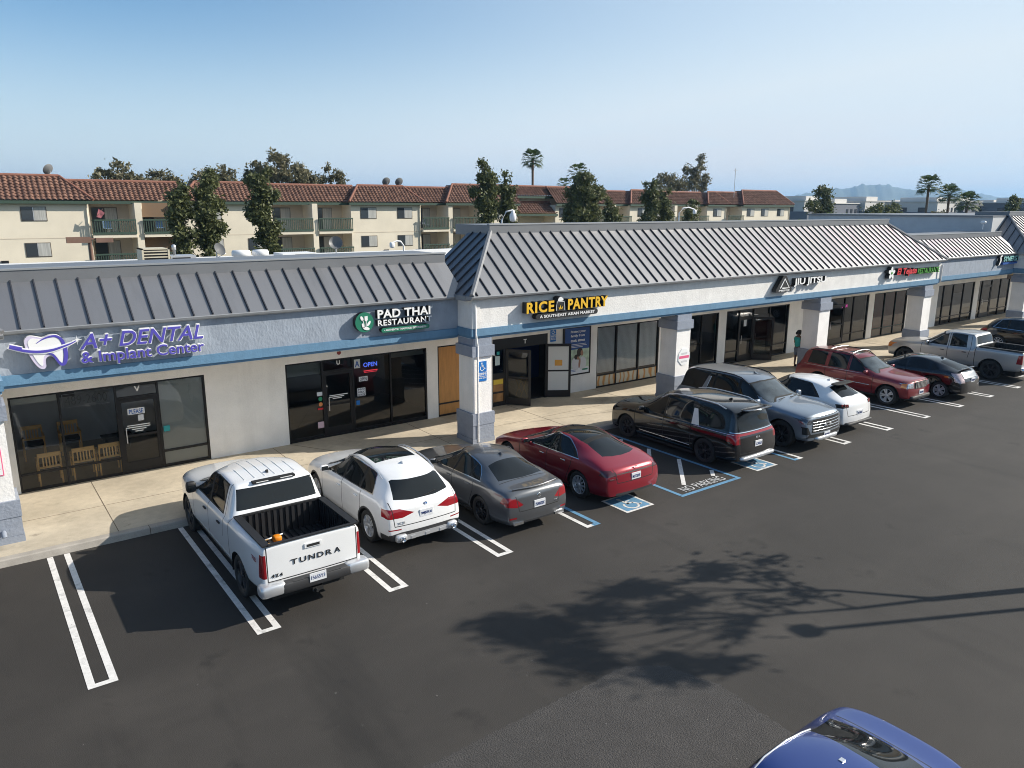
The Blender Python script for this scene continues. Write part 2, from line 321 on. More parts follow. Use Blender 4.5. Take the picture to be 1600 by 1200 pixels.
for k in range(70):
    x = random.uniform(-1, 14); y = random.uniform(-7, -.2); a = random.uniform(.003, .009); t = random.random()*3
    m.poly([(x+a*cos(t+q*2.1)*random.uniform(.6, 1.6), y+a*sin(t+q*2.1), .012) for q in range(3)], line_white)
top('litter_specks', m, (5, -2, 0), kind='stuff', label='tiny pale specks of grit and litter scattered on the asphalt')

# ------------------------------------------------------------ the shopping centre
mall = empty('shopping_centre', (20, 9.6, 0), label='long single-storey strip mall with grey standing seam mansard roof and blue trim', cat='shopping centre')
def slopept(x, y0, z0, t, run, sl=.8): return (x, y0+run*t, z0+run*t*sl)
def mansard(x0, x1, y0, z0, run, hl, hr, capd, sp=.44, capw=2., lend=None):
    """sloped metal roof front from x0 to x1, hips hl/hr (0 or 1) at its ends, cap flashing on top"""
    r = MB(); zt = z0+run*.8; yt = y0+run
    r.poly([(x0, y0, z0), (x1, y0, z0), (x1-hr*run, yt, zt), (x0+hl*run, yt, zt)], metal_roof)
    if hl: r.poly([(x0, y0+3.4, z0), (x0, y0, z0), (x0+run, yt, zt), (x0+run, y0+3.4, zt)], metal_roof)
    if hr: r.poly([(x1, y0, z0), (x1, y0+3.4, z0), (x1-run, y0+3.4, zt), (x1-run, yt, zt)], metal_roof)
    roof = r.build('mansard_roof', mall)
    b = MB(); nrm = Vector((0, -.8, 1)).normalized()*.045
    def rib(p, q, nv, wv):
        p, q, nv, wv = map(Vector, (p, q, nv, wv)); wv = wv*.013
        vs = [p-wv, p+wv, p+wv+nv, p-wv+nv, q-wv, q+wv, q+wv+nv, q-wv+nv]
        b.add(vs, [(0,1,2,3),(5,4,7,6),(1,5,6,2),(4,0,3,7),(3,2,6,7)], rib_mat)
    n = int((x1-x0-.1)/sp)
    for k in range(n):
        x = x0+.22+k*sp; t = 1.
        if hl: t = min(t, (x-x0)/run)
        if hr: t = min(t, (x1-x)/run)
        if t < .08: continue
        rib((x, y0+.02, z0+.016), slopept(x, y0, z0, t, run), nrm, (1, 0, 0))
    if hl or hr:
        for k in range(7):
            y = y0+.44*(k+1)
            t = min(1, (y-y0)/run)
            if hl: rib((x0+.02, y, z0+.02), (x0+run*t, y, z0+run*t*.8), Vector((-.8, 0, 1)).normalized()*.045, (0, 1, 0))
            if hr: rib((x1-.02, y, z0+.02), (x1-run*t, y, z0+run*t*.8), Vector((.8, 0, 1)).normalized()*.045, (0, 1, 0))
    b.build('standing_seams', roof)
    c = MB(); xl = x0+hl*run-.04*hl; xr = x1-hr*run+.04*hr
    c.box(xl, xr, yt-.03, yt+capw, zt-.10, zt+capd-.10, metal_trim)
    c.box(xl-.02, xr+.02, yt-.05, yt+.10, zt+capd-.10, zt+capd-.06, gutter_mat)
    def hipcap(p, q):
        c.tube([p, q], .075, metal_trim, 6, False)
    if hl: hipcap((x0+.02, y0+.02, z0+.03), (x0+run, yt, zt+.03))
    if hr: hipcap((x1-.02, y0+.02, z0+.03), (x1-run, yt, zt+.03))
    c.build('roof_cap_flashing', mall)
    g = MB(); prof = [(y0-.02, z0-.01), (y0+.02, z0+.012), (y0+.30, z0+.012), (y0+.30, z0-.10), (y0+.10, z0-.10), (y0+.07, z0-.07), (y0-.0, z0-.06)]
    g.prism(prof, x0-.0, x1+.0, gutter_mat, axis='x')
    
    if hl:
        g.box(x0-.02, x0+.26, y0+.3, y0+1.2, z0-.14, z0+.0, gutter_mat)
    if hr: g.box(x1-.26, x1+.02, y0+.3, y0+1.2, z0-.14, z0+.0, gutter_mat)
    g.build('eave_trim', mall)
mansard(-.55, 11.35, 7.05, 4.57, 1.17, 0, 0, .34)
mansard(11.0, 39.85, 6.2, 4.62, 2.15, 1, 1, .34)
mansard(39.5, 50.9, 7.05, 4.57, 1.17, 0, 0, .34)
mansard(50.6, 76, 6.2, 4.62, 2.6, 1, 0, .34)
mansard(-16, -.25, 6.2, 4.62, 2.15, 0, 1, .34)
def fascia(x0, x1, y, zb, zt, mt, ends):
    f = MB(); f.box(x0, x1, y, 9.58, zb+.29, zt, mt); f.build('fascia_wall', mall)
    b = MB(); b.box(x0-(.04 if 'l' in ends else 0), x1+(.04 if 'r' in ends else 0), y-.045, 9.57, zb+.07, zb+.288, blue_band)
    b.box(x0, x1, y+.02, 9.57, zb, zb+.068, blue_band); b.build('blue_trim_band', mall)
    s = MB(); s.box(x0+.01, x1-.01, y+.1, 9.57, zb-.03, zb-.001, stucco_wall); s.build('soffit', mall)
fascia(-.4, 11.16, 7.2, 3.31, 4.46, stucco_blue, '')
fascia(11.16, 39.7, 6.44, 3.36, 4.515, stucco_white, 'lr')
fascia(39.7, 50.75, 7.2, 3.31, 4.46, stucco_blue, '')
fascia(50.75, 76, 6.44, 3.36, 4.515, stucco_white, 'l')
fascia(-16, -.4, 6.44, 3.36, 4.515, stucco_white, 'r')
for x_ in (11.14, 39.44): m = MB(); m.box(x_, x_+.28, 6.40, 6.44, 3.66, 4.44, stucco_white); m.build('corner_trim', mall)
def pillar(x0, x1, y0=6.42, y1=7.2, lab=None):
    p = MB(); p.box(x0, x1, y0, y1, .15, 3.335, stucco_wall); o = p.build('pillar', mall)
    q = MB(); d = .07
    q.box(x0-d, x1+d, y0-d, y1+d, .72, 1.08, stucco_grey); q.box(x0-d+.015, x1+d-.015, y0-d+.015, y1+d-.015, .30, .715, stucco_grey); q.box(x0-d, x1+d, y0-d, y1+d, .15, .295, stucco_grey)
    q.build('pillar_base', o)
    q = MB(); q.box(x0-d, x1+d, y0-d, y1+d, 2.82, 3.14, stucco_grey); q.box(x0-.012, x1+.012, y0-.012, y1+.012, 3.142, 3.35, stucco_grey); q.build('pillar_collar', o)
    return o
P0 = pillar(-1.2, -.45); P1 = pillar(11.18, 11.84); pillar(20.06, 20.8); pillar(29.15, 29.95); pillar(38.35, 39.15); pillar(50.9, 51.7); pillar(-9, -8.3)
m = MB(); m.tube([(-.75, 6.36, .42), (-.75, 6.26, .44), (-.75, 6.22, .36)], .05, stucco_grey, 10); m.build('drain_outlet', P0)
m = MB(); m.tube([(39.3, 6.9, .18), (39.3, 6.9, 3.0), (39.42, 6.7, 3.3), (39.76, 6.38, 3.5), (39.78, 6.38, 4.35)], .05, stucco_wall, 8); m.tube([(11.30, 6.35, .2), (11.30, 6.35, 3.1), (11.26, 6.38, 3.5), (11.24, 6.38, 4.4)], .03, stucco_wall, 8)
m.build('downpipe', mall)
# end wall of the anchor shop, roof deck, parapets
m = MB(); m.box(51.2, 90, 8.9, 21.5, 3.43, 6.62, mat('anchor_wall', (.52, .53, .54), .9, var=.05)); m.box(51.1, 90, 8.88, 21.6, 6.622, 6.72, metal_trim)
m.build('anchor_shop_block', mall)
m = MB(); m.box(-16, 51.2, 10.6, 21, 4.0, 4.5, mat('roof_deck', (.30, .31, .32), .9, var=.1)); m.box(-16, 51.2, 20.8, 21.05, 4.4, 5.10, white_plain)
m.box(40.3, 51.2, 20.8, 21.05, 5.17, 6.5, white_plain) if False else None
m.build('flat_roof', mall)
# walls at the shopfront line: openings list
OPEN = [(-.22, 4.36), (6.65, 11.44), (11.86, 12.9), (14.1, 16.62), (19.1, 22.62), (24.2, 26.45), (26.98, 31.75), (34.2, 39.05), (39.6, 43.2), (46.9, 51.75), (52.4, 57.1)]
WH = 2.60; YW = 9.6
m = MB(); xs = -16
for a, b_ in OPEN+[(70, 70.01)]:
    if a > xs: m.box(xs, a, YW, YW+.2, .15, WH, stucco_wall)
    xs = b_
m.box(-16, 70, YW, YW+.2, WH, 3.42, stucco_wall); m.build('shopfront_wall', mall)
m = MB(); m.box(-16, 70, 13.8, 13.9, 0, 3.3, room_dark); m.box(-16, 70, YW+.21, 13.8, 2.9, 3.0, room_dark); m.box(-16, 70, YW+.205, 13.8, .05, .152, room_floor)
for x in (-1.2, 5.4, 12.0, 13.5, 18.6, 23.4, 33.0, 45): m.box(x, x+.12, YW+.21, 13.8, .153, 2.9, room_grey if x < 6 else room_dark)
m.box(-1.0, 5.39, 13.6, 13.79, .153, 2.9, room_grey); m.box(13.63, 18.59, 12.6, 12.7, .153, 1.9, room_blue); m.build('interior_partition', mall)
def front(x0, x1, mull, doors=(), rails=((.60,),), glass=GLASS_DARK, transom=None, doorh=2.2, lab=None):
    f = MB(); y0, y1 = YW+.03, YW+.10; t = .05
    f.box(x0, x1, y0, y1, WH-.05, WH, black_frame); f.box(x0, x1, y0, y1, .15, .21, black_frame)
    xs = [x0]+list(mull)+[x1]
    for i, x in enumerate(xs):
        a = x if i == 0 else (x-t if i == len(xs)-1 else x-t/2); f.box(a, a+t, y0-.012, y1+.012, .152, WH-.002, black_frame)
    o = f.build('shopfront_frame', mall)
    for i in range(len(xs)-1):
        a, b_ = xs[i]+t/2, xs[i+1]-t/2
        if i in doors:
            d = MB(); d.box(a, b_, y0, y1, doorh, doorh+.05, black_frame)
            d.box(a+.0, a+.09, y0+.004, y1-.01, .215, doorh-.005, black_frame); d.box(b_-.09, b_, y0+.004, y1-.01, .215, doorh-.005, black_frame)
            d.box(a+.09, b_-.09, y0+.006, y1-.01, .212, .46, black_frame); d.box(a+.09, b_-.09, y0+.006, y1-.01, doorh-.1, doorh-.005, black_frame); d.box(a+.09, b_-.09, y0+.006, y1-.01, 1.14, 1.2, black_frame)
            d.tube([(a+.13, y0-.05, 1.0), (a+.13, y0-.05, 1.4)], .014, alloy, 6)
            d.build('glass_door', o)
        else:
            b = MB()
            for z in rails[0]: b.box(a, b_, y0+.004, y1-.004, z-.025, z+.025, black_frame)
            b.build('frame_rail', o)
        g = MB()
        if glass is wood_board: g.box(a, b_, YW+.062, YW+.068, .21, WH-.05, glass)
        else: g.poly([(a, YW+.065, .21), (b_, YW+.065, .21), (b_, YW+.065, WH-.05), (a, YW+.065, WH-.05)], glass)
        g.build('pane', o)
    return o
fd = front(-.22, 4.36, (.84, 2.12, 3.14), doors=(2,), rails=((.60,),), glass=GLASS)
fp = front(6.65, 11.44, (7.80, 8.80, 10.11), doors=(1,), rails=((.25,),))
fo = front(11.86, 12.9, (), rails=((.59,),), glass=wood_board)
fr_ = front(19.1, 22.62, (20.19, 21.44), rails=((.64,),), glass=GLASS)
fj = front(24.2, 26.45, (25.34,), rails=((.4,),)); fj2 = front(26.98, 31.75, (27.95, 29.0, 30.23), doors=(1, 2), rails=((.7,),))
fe = front(34.2, 39.05, (35.3, 36.75, 37.6), doors=(1,), rails=((.62,),)); fe2 = front(39.6, 43.2, (40.78, 41.98), rails=((.62,),), glass=thin_glass('maroon_film_glass', (.42, .08, .12)))
fs = front(46.9, 51.75, (47.7, 48.93, 50.32), rails=((.62,),), glass=thin_glass('pale_film_glass', (.4, .46, .5))); fs2 = front(52.4, 57.1, (52.95, 54.36, 55.71), doors=(1,), rails=((.62,),))
# rice shop: open double doors
f = MB(); y0, y1 = YW+.03, YW+.1
f.box(14.1, 16.62, y0, y1, 2.2, 2.6, black_frame); f.box(14.1, 14.15, y0, y1, .15, 2.2, black_frame); f.box(14.62, 14.72, y0, y1, .15, 2.2, black_frame); f.box(16.52, 16.62, y0, y1, .15, 2.2, black_frame)
f.box(14.15, 14.62, y0, y1, 1.15, 1.35, black_frame); f.box(14.15, 14.62, y0, y1, .15, .3, black_frame); f.box(14.15, 14.62, y0, y1, .62, .68, black_frame)
fr2 = f.build('shopfront_frame', mall)
g = MB(); g.box(14.15, 14.62, YW+.06, YW+.066, .3, 1.15, mat('cardboard_window', (.34, .17, .06), .6, var=.3, vscale=4)); g.box(14.15, 14.62, YW+.06, YW+.066, 1.35, 2.2, GLASS_DARK)
g.box(14.18, 14.6, YW+.045, YW+.055, .95, 1.12, mat('yellow_paper', (.7, .5, .05), .6)); g.build('pane', fr2)
def leaf(x, ang, w_, filled, lab):
    d = MB(); M = Matrix.Translation((x, YW+.03, .17)) @ Matrix.Rotation(ang, 4, 'Z')
    for b4 in ((0, w_, -.02, .02, 0, .26), (0, w_, -.02, .02, 1.93, 2.03), (0, .09, -.02, .02, .26, 1.93), (w_-.09, w_, -.02, .02, .26, 1.93), (.09, w_-.09, -.018, .018, .98, 1.04)): d.box(*b4, black_frame, M=M)
    o = d.build('open_glass_door', fr2)
    g = MB(); mt = mat('white_door_film', (.62, .63, .62), .5) if filled else GLASS_DARK
    g.box(.09, w_-.09, -.006, .006, .26, .98, mt, M=M); g.box(.09, w_-.09, -.006, .006, 1.04, 1.93, mt, M=M)
    if filled: g.box(.34, .62, -.014, .014, 1.2, 1.42, mat('orange_notice', (.65, .32, .05), .6), M=M)
    g.build('door_glass', fr2 if False else o) if False else g.build('door_panel', fr2)
leaf(14.72, radians(-52), .92, False, ''); leaf(16.55, radians(-32), .95, True, '')
leaf2 = MB(); M = Matrix.Translation((28.95, YW+.0, .17)) @ Matrix.Rotation(radians(-42), 4, 'Z')
for b4 in ((0, .95, -.02, .02, 0, .26), (0, .95, -.02, .02, 1.93, 2.03), (0, .09, -.02, .02, .26, 1.93), (.86, .95, -.02, .02, .26, 1.93)): leaf2.box(*b4, black_frame, M=M)
leaf2.box(.09, .86, -.006, .006, .26, 1.93, GLASS_DARK, M=M); leaf2.build('open_glass_door', fj2)
# window dressings
m = MB(); wh = mat('blind_slat', (.80, .82, .82), .6)
for x0, x1 in ((19.15, 20.16), (20.22, 21.41), (21.47, 22.57)):
    for k in range(44): m.box(x0, x1, YW+.12, YW+.124, .72+k*.0425, .757+k*.0425, wh)
m.build('window_blind', fr_)
sw = bpy.data.materials.new('swirl_print'); sw.use_nodes = True; t = sw.node_tree; b_ = t.nodes['Principled BSDF']
n1 = t.nodes.new('ShaderNodeTexWave'); n1.inputs['Scale'].default_value = 1.1; n1.inputs['Distortion'].default_value = 9; n1.inputs['Detail'].default_value = 2; n1.inputs['Detail Scale'].default_value = .9
g_ = t.nodes.new('ShaderNodeNewGeometry'); r_ = t.nodes.new('ShaderNodeValToRGB'); t.links.new(g_.outputs['Position'], n1.inputs[0]); t.links.new(n1.outputs[0], r_.inputs[0])
r_.color_ramp.elements[0].color = (.6, .55, .42, 1); r_.color_ramp.elements[0].position = .5; r_.color_ramp.elements[1].color = (.55, .26, .07, 1); r_.color_ramp.elements[1].position = .95; t.links.new(r_.outputs[0], b_.inputs[0])
m = MB()
for x0, x1 in ((19.15, 20.16), (20.22, 21.41), (21.47, 22.57)): m.box(x0, x1, YW+.05, YW+.058, .21, .61, sw)
m.build('printed_lower_panel', fr_)
shade = mat('roller_shade', (.50, .50, .45), .8, var=.05)
m = MB(); m.box(3.17, 4.31, YW+.12, YW+.125, .21, 2.55, shade); m.box(3.17, 4.31, YW+.115, YW+.119, .575, .625, black_frame); m.build('roller_shade', fd)
m = MB(); m.box(-.17, .81, YW+.12, YW+.125, 2.38, 2.55, shade); m.build('roller_shade', fd)
m = MB(); m.box(6.7, 7.78, YW+.12, YW+.125, 2.18, 2.55, shade); m.box(10.14, 11.39, YW+.12, YW+.125, 2.38, 2.55, shade); m.build('roller_shade', fp)
fs_ = mat('frosted_panel', (.33, .35, .36), .6)
m = MB(); m.box(46.95, 47.67, YW+.12, YW+.125, .62, 2.55, fs_); m.box(48.96, 50.3, YW+.12, YW+.125, .62, 2.0, fs_); m.box(50.35, 51.7, YW+.12, YW+.125, 1.0, 2.55, fs_); m.build('roller_shade', fs)
m = MB(); mr = mat('maroon_panel', (.16, .03, .05), .5)
m.box(39.65, 43.15, YW+.13, YW+.135, .62, 2.55, mr); m.build('maroon_backdrop', fe2)
# ------------------------------------------------------------ signs on the fascia
purple = mat('purple_sign_face', (.085, .07, .42), .5); lilac = mat('lilac_sign_edge', (.62, .57, .72), .5); green_s = mat('green_sign_face', (.01, .17, .10), .5)
yellow_s = mat('yellow_sign_face', (.78, .46, .02), .5); black_s = mat('black_sign_return', (.015, .015, .016), .5); white_s = mat('white_sign_face', (.85, .85, .84), .5)
red_s = mat('red_sign_face', (.6, .02, .03), .5); green2 = mat('leaf_green_sign_face', (.06, .30, .03), .5); navy_s = mat('blue_sign_face', (.02, .10, .38), .5)
def plate(mb, pts, y, d, face, side): # outline (x,z) at front plane y, going back d
    n = len(pts); A = sum(pts[i][0]*pts[(i+1) % n][1]-pts[(i+1) % n][0]*pts[i][1] for i in range(n))
    if A < 0: pts = pts[::-1]
    mb.poly([(p[0], y, p[1]) for p in pts], face)
    for i in range(n):
        p, q = pts[i], pts[(i+1) % n]; mb.poly([(p[0], y, p[1]), (p[0], y+d, p[1]), (q[0], y+d, q[1]), (q[0], y, q[1])], side)
def spline(pts, k=4, closed=True):
    o = []; n = len(pts)
    for i in range(n if closed else n-1):
        p0, p1, p2, p3 = (pts[(i-1) % n], pts[i], pts[(i+1) % n], pts[(i+2) % n]) if closed else (pts[max(i-1, 0)], pts[i], pts[i+1], pts[min(i+2, n-1)])
        for s in range(k):
            t = s/k; o.append(tuple(.5*((2*p1[c])+(-p0[c]+p2[c])*t+(2*p0[c]-5*p1[c]+4*p2[c]-p3[c])*t*t+(-p0[c]+3*p1[c]-3*p2[c]+p3[c])*t**3) for c in (0, 1)))
    if not closed: o.append(pts[-1])
    return o
sg = empty('shop_sign', (2, 7.2, 4), label='purple and white dental sign with a big tooth on the grey-blue fascia', cat='shop sign')
def tp(x, y): # sketch units of the tooth to fascia metres
    return (.14+(x-415)/550*.78, 4.43-(y-235+(x-690)*.085)/470*.74)
tooth = spline([tp(*p) for p in ((415,330),(440,272),(490,250),(560,255),(650,272),(730,240),(810,228),(880,250),(935,320),(965,430),(960,520),(940,610),(880,668),(830,650),(790,590),(755,540),(705,530),(665,565),(655,620),(655,670),(620,708),(560,690),(500,610),(450,500),(420,410))], 3)
m = MB(); plate(m, tooth, 7.0, .16, lilac, white_s); m.build('tooth_back', sg)
m = MB(); cx = sum(p[0] for p in tooth)/len(tooth); cz = sum(p[1] for p in tooth)/len(tooth)
inner = [tp(*p) for p in ((455,340),(500,290),(560,285),(650,300),(730,265),(800,262),(850,280),(880,330),(900,430),(900,520),(880,600),(862,630),(835,590),(800,530),(760,490),(700,490),(650,520),(625,580),(615,650),(590,660),(545,600),(500,500),(470,420))]
plate(m, spline(inner, 3), 6.992, .01, white_s, white_s); m.build('tooth_face', sg)
def strip(mb, pts, ws, y, face, side, d=.012):
    L_ = []; R_ = []
    for i, p in enumerate(pts):
        a = pts[max(i-1, 0)]; b = pts[min(i+1, len(pts)-1)]; dx, dz = b[0]-a[0], b[1]-a[1]; l = math.hypot(dx, dz) or 1
        w_ = ws[0]+(ws[1]-ws[0])*i/(len(pts)-1) if len(ws) == 2 else ws[0]+(ws[1]-ws[0])*min(1, 2*i/(len(pts)-1)) if i < len(pts)/2 else ws[1]+(ws[2]-ws[1])*(2*i/(len(pts)-1)-1)
        L_.append((p[0]-dz/l*w_/2, p[1]+dx/l*w_/2)); R_.append((p[0]+dz/l*w_/2, p[1]-dx/l*w_/2))
    for i in range(len(pts)-1): plate(mb, [L_[i], L_[i+1], R_[i+1], R_[i]], y, d, face, side)
m = MB(); strip(m, spline([tp(*p) for p in ((565,350),(640,300),(730,262),(830,250),(900,300),(930,400),(932,520),(905,620),(865,645),(825,610),(790,550),(750,500),(690,490))], 4, False), (.01, .085, .02), 6.985, purple, purple); m.build('purple_outline', sg)
m = MB(); sw_ = spline([tp(*p) for p in ((215,400),(330,432),(450,455),(600,462),(760,440),(900,395),(1020,350),(1095,310))], 4, False)
strip(m, sw_, (.085, .11, .05), 6.975, white_s, white_s, .05); strip(m, sw_, (.05, .055, .015), 6.965, purple, purple)
br = [tp(*p) for p in ((225,365),(375,400),(370,435),(220,410))]; plate(m, [tp(*p) for p in ((228,352),(385,392),(380,450),(190,415))], 6.97, .05, white_s, white_s); plate(m, br, 6.96, .01, purple, purple); m.build('toothbrush', sg)
m = MB(); sc = tp(1105, 305); st = []
for k in range(16):
    r = .105 if k % 4 == 0 else (.05 if k % 2 == 0 else .025); st.append((sc[0]+r*cos(k*pi/8)*.9, sc[1]+r*sin(k*pi/8)))
plate(m, st, 6.98, .04, white_s, white_s); m.build('sparkle', sg)
def outlined(mb, s, x, z, w_, h, y, shear, off, edge=.02):
    o = (x, y+.02, z); text(mb, s, (x-edge, y+.12, z-edge), XP, ZP, w=w_+2*edge, h=h+2*edge, depth=.12, face=white_s, side=white_s, shear=shear, offset=off+.018)
    text(mb, s, (x, y, z), XP, ZP, w=w_, h=h, depth=.014, face=purple, side=purple, shear=shear, offset=off)
m = MB(); outlined(m, 'A+ DENTAL', 1.16, 4.045, 2.62, .335, 7.0, .28, .010); m.build('sign_lettering', sg)
m = MB(); outlined(m, '& Implant Center', 1.16, 3.655, 2.62, .33, 7.0, 0, .010); m.build('sign_lettering', sg)
sg = empty('shop_sign', (9, 7.2, 4), label='white lettered Thai restaurant sign with round green cutlery logo', cat='shop sign')
m = MB(); plate(m, [(8.02+.275*cos(k*pi/16), 4.06+.275*sin(k*pi/16)) for k in range(32)], 7.0, .16, green_s, black_s); m.build('round_logo', sg)
m = MB(); ly = 6.985
def ell(cx, cz, a, b, rot, n=14): return [(cx+a*cos(t*2*pi/n)*cos(rot)-b*sin(t*2*pi/n)*sin(rot), cz+a*cos(t*2*pi/n)*sin(rot)+b*sin(t*2*pi/n)*cos(rot)) for t in range(n)]
plate(m, ell(7.94, 4.17, .07, .04, 2.0), ly, .012, white_s, white_s); plate(m, [(7.955, 4.13), (7.975, 4.13), (8.02, 3.95), (8.0, 3.95)], ly, .012, white_s, white_s)
plate(m, [(8.02, 4.22), (8.11, 4.23), (8.11, 4.12), (8.08, 4.09), (8.045, 4.09), (8.02, 4.12)], ly, .012, white_s, white_s); plate(m, [(8.055, 4.1), (8.075, 4.1), (8.065, 3.94), (8.045, 3.94)], ly, .012, white_s, white_s)
plate(m, ell(8.14, 4.02, .085, .035, .95), ly, .012, white_s, white_s); plate(m, ell(7.97, 3.97, .07, .035, 1.9), ly, .012, white_s, white_s); plate(m, ell(8.06, 3.89, .10, .045, -.25), ly, .012, white_s, white_s); m.build('cutlery_emblem', sg)
m = MB(); text(m, 'PAD THAI', (8.42, 7.0+.0, 4.125), XP, ZP, w=1.68, h=.24, depth=-.15, face=white_s, side=black_s, offset=.028, spacing=1.05); m.build('sign_lettering', sg)
m = MB(); text(m, 'RESTAURANT', (8.42, 7.0, 3.915), XP, ZP, w=1.72, h=.165, depth=-.15, face=white_s, side=black_s, offset=.022, spacing=1.1); m.build('sign_lettering', sg)
def pill(x0, x1, z0, z1):
    r = (z1-z0)/2; zc = (z0+z1)/2
    return [(x1-r+r*cos(t), zc+r*sin(t)) for t in [(-pi/2+k*pi/8) for k in range(9)]]+[(x0+r+r*cos(t), zc+r*sin(t)) for t in [(pi/2+k*pi/8) for k in range(9)]]
m = MB(); plate(m, pill(8.52, 10.06, 3.72, 3.85), 7.0, .15, green_s, black_s); text(m, '• AUTHENTIC THAI FOOD ESCONDIDO •', (8.6, 6.996, 3.757), XP, ZP, w=1.38, h=.055, depth=.004, face=white_s, offset=.02); m.build('tagline_plate', sg)
sg = empty('shop_sign', (14.6, 6.44, 4.1), label='yellow block letter RICE PANTRY sign with a rice sack between the words', cat='shop sign')
m = MB(); text(m, 'RICE', (12.98, 6.18, 3.985), XP, ZP, w=1.08, h=.345, depth=-.22, face=yellow_s, side=black_s, offset=.035, spacing=1.15); m.build('sign_lettering', sg)
m = MB(); text(m, 'PANTRY', (14.62, 6.18, 3.985), XP, ZP, w=1.72, h=.345, depth=-.22, face=yellow_s, side=black_s, offset=.035, spacing=1.1); m.build('sign_lettering', sg)
m = MB(); plate(m, [(14.13, 3.97), (14.50, 3.97), (14.52, 4.05), (14.49, 4.27), (14.42, 4.33), (14.40, 4.40), (14.3, 4.44), (14.2, 4.40), (14.19, 4.33), (14.14, 4.27), (14.11, 4.05)], 6.18, .22, black_s, black_s)
strip(m, [(14.15, 3.995), (14.14, 4.1), (14.17, 4.27), (14.45, 4.27), (14.48, 4.1), (14.48, 3.995)], (.014, .014), 6.17, white_s, white_s); plate(m, spline([(14.2, 4.31), (14.24, 4.39), (14.32, 4.42), (14.4, 4.37), (14.41, 4.31), (14.3, 4.295)], 3), 6.17, .01, white_s, white_s)
plate(m, [(14.27, 4.05), (14.30, 4.04), (14.33, 4.09), (14.3, 4.17)], 6.17, .01, yellow_s, yellow_s); plate(m, [(14.33, 4.04), (14.38, 4.12), (14.4, 4.1), (14.37, 4.03)], 6.17, .01, yellow_s, yellow_s); plate(m, [(14.23, 4.09), (14.26, 4.09), (14.3, 4.03), (14.26, 4.03)], 6.17, .01, yellow_s, yellow_s); m.build('rice_sack_emblem', sg)
m = MB(); plate(m, pill(13.36, 15.92, 3.77, 3.94), 6.2, .2, black_s, black_s); text(m, 'A SOUTHEAST ASIAN MARKET', (13.5, 6.196, 3.81), XP, ZP, w=2.28, h=.09, depth=.005, face=white_s, offset=.022, spacing=1.05); m.build('tagline_plate', sg)
sg = empty('shop_sign', (27.5, 6.44, 4.1), label='white lettered JIU JITSU sign with black and white triangle emblem', cat='shop sign')
m = MB(); plate(m, [(25.55, 3.84), (26.6, 3.84), (26.6, 3.95), (26.2, 4.47), (25.98, 4.47), (25.55, 3.95)], 6.2, .2, black_s, black_s)
strip(m, [(25.82, 3.99), (26.09, 4.36), (26.42, 3.99), (25.95, 3.99)], (.055, .055), 6.19, white_s, white_s); text(m, 'PRIME', (25.72, 6.19, 3.86), XP, ZP, w=.72, h=.075, depth=.004, face=white_s, offset=.02); m.build('triangle_emblem', sg)
m = MB(); text(m, 'JIU JITSU', (26.75, 6.2, 4.0), XP, ZP, w=2.3, h=.34, depth=-.18, face=white_s, side=black_s, offset=.03); m.build('sign_lettering', sg)
sg = empty('shop_sign', (36.5, 6.44, 4.1), label='red script and green letter restaurant sign with a white blossom emblem', cat='shop sign')
m = MB()
for k in range(5): plate(m, ell(34.48+.17*cos(k*1.257+.3), 4.19+.17*sin(k*1.257+.3), .13, .09, k*1.257+.3), 6.2+.001*k, .2, white_s, black_s)
plate(m, ell(34.48, 4.19, .06, .06, 0), 6.19, .02, green2, green2); m.build('blossom_emblem', sg)
m = MB(); text(m, 'El Tejate', (34.98, 6.2, 3.98), XP, ZP, w=1.85, h=.40, depth=-.17, face=red_s, side=black_s, offset=.035, shear=.15); m.build('sign_lettering', sg)
m = MB(); text(m, 'RESTAURANTE', (36.95, 6.2, 4.03), XP, ZP, w=2.2, h=.27, depth=-.17, face=green2, side=black_s, offset=.02, spacing=1.05); m.build('sign_lettering', sg)
sg = empty('shop_sign', (49.5, 7.2, 4.1), label='teal and white SYNERGY sign with white figure squiggle at the right edge', cat='shop sign')
teal_s = mat('teal_sign_face', (.25, .55, .52), .5)
m = MB(); strip(m, spline([(48.45, 4.47), (48.25, 4.4), (48.32, 4.2), (48.2, 4.02), (48.1, 3.92)], 4, False), (.08, .16, .05), 7.0, white_s, black_s, .16); m.build('figure_emblem', sg)
m = MB(); text(m, 'SYNERGY', (48.7, 7.0, 4.12), XP, ZP, w=2.2, h=.3, depth=-.14, face=teal_s, side=black_s, offset=.03); m.build('sign_lettering', sg)
m = MB()
for k in range(14): m.box(48.75+k*.145, 48.85+k*.145, 7.04, 7.19, 3.94, 4.06, navy_s)
m.build('small_lettering', sg)
sg = empty('hanging_sign', (54.6, 8.6, 2.8), label='dark brown hanging sign with gold lettering under the far canopy', cat='hanging sign')
m = MB(); m.box(53.9, 55.5, 8.6, 8.65, 2.72, 3.18, mat('dark_brown_board', (.04, .02, .012), .6)); m.box(53.95, 53.97, 8.61, 8.63, 3.18, 3.3, black_s); m.box(55.4, 55.42, 8.61, 8.63, 3.18, 3.3, black_s); m.build('sign_board', sg)
m = MB(); text(m, "KELLEY'S", (54.1, 8.598, 2.95), XP, ZP, w=1.2, h=.14, depth=.004, face=mat('tan_letter', (.5, .36, .15), .5), offset=.02); m.build('sign_lettering', sg)
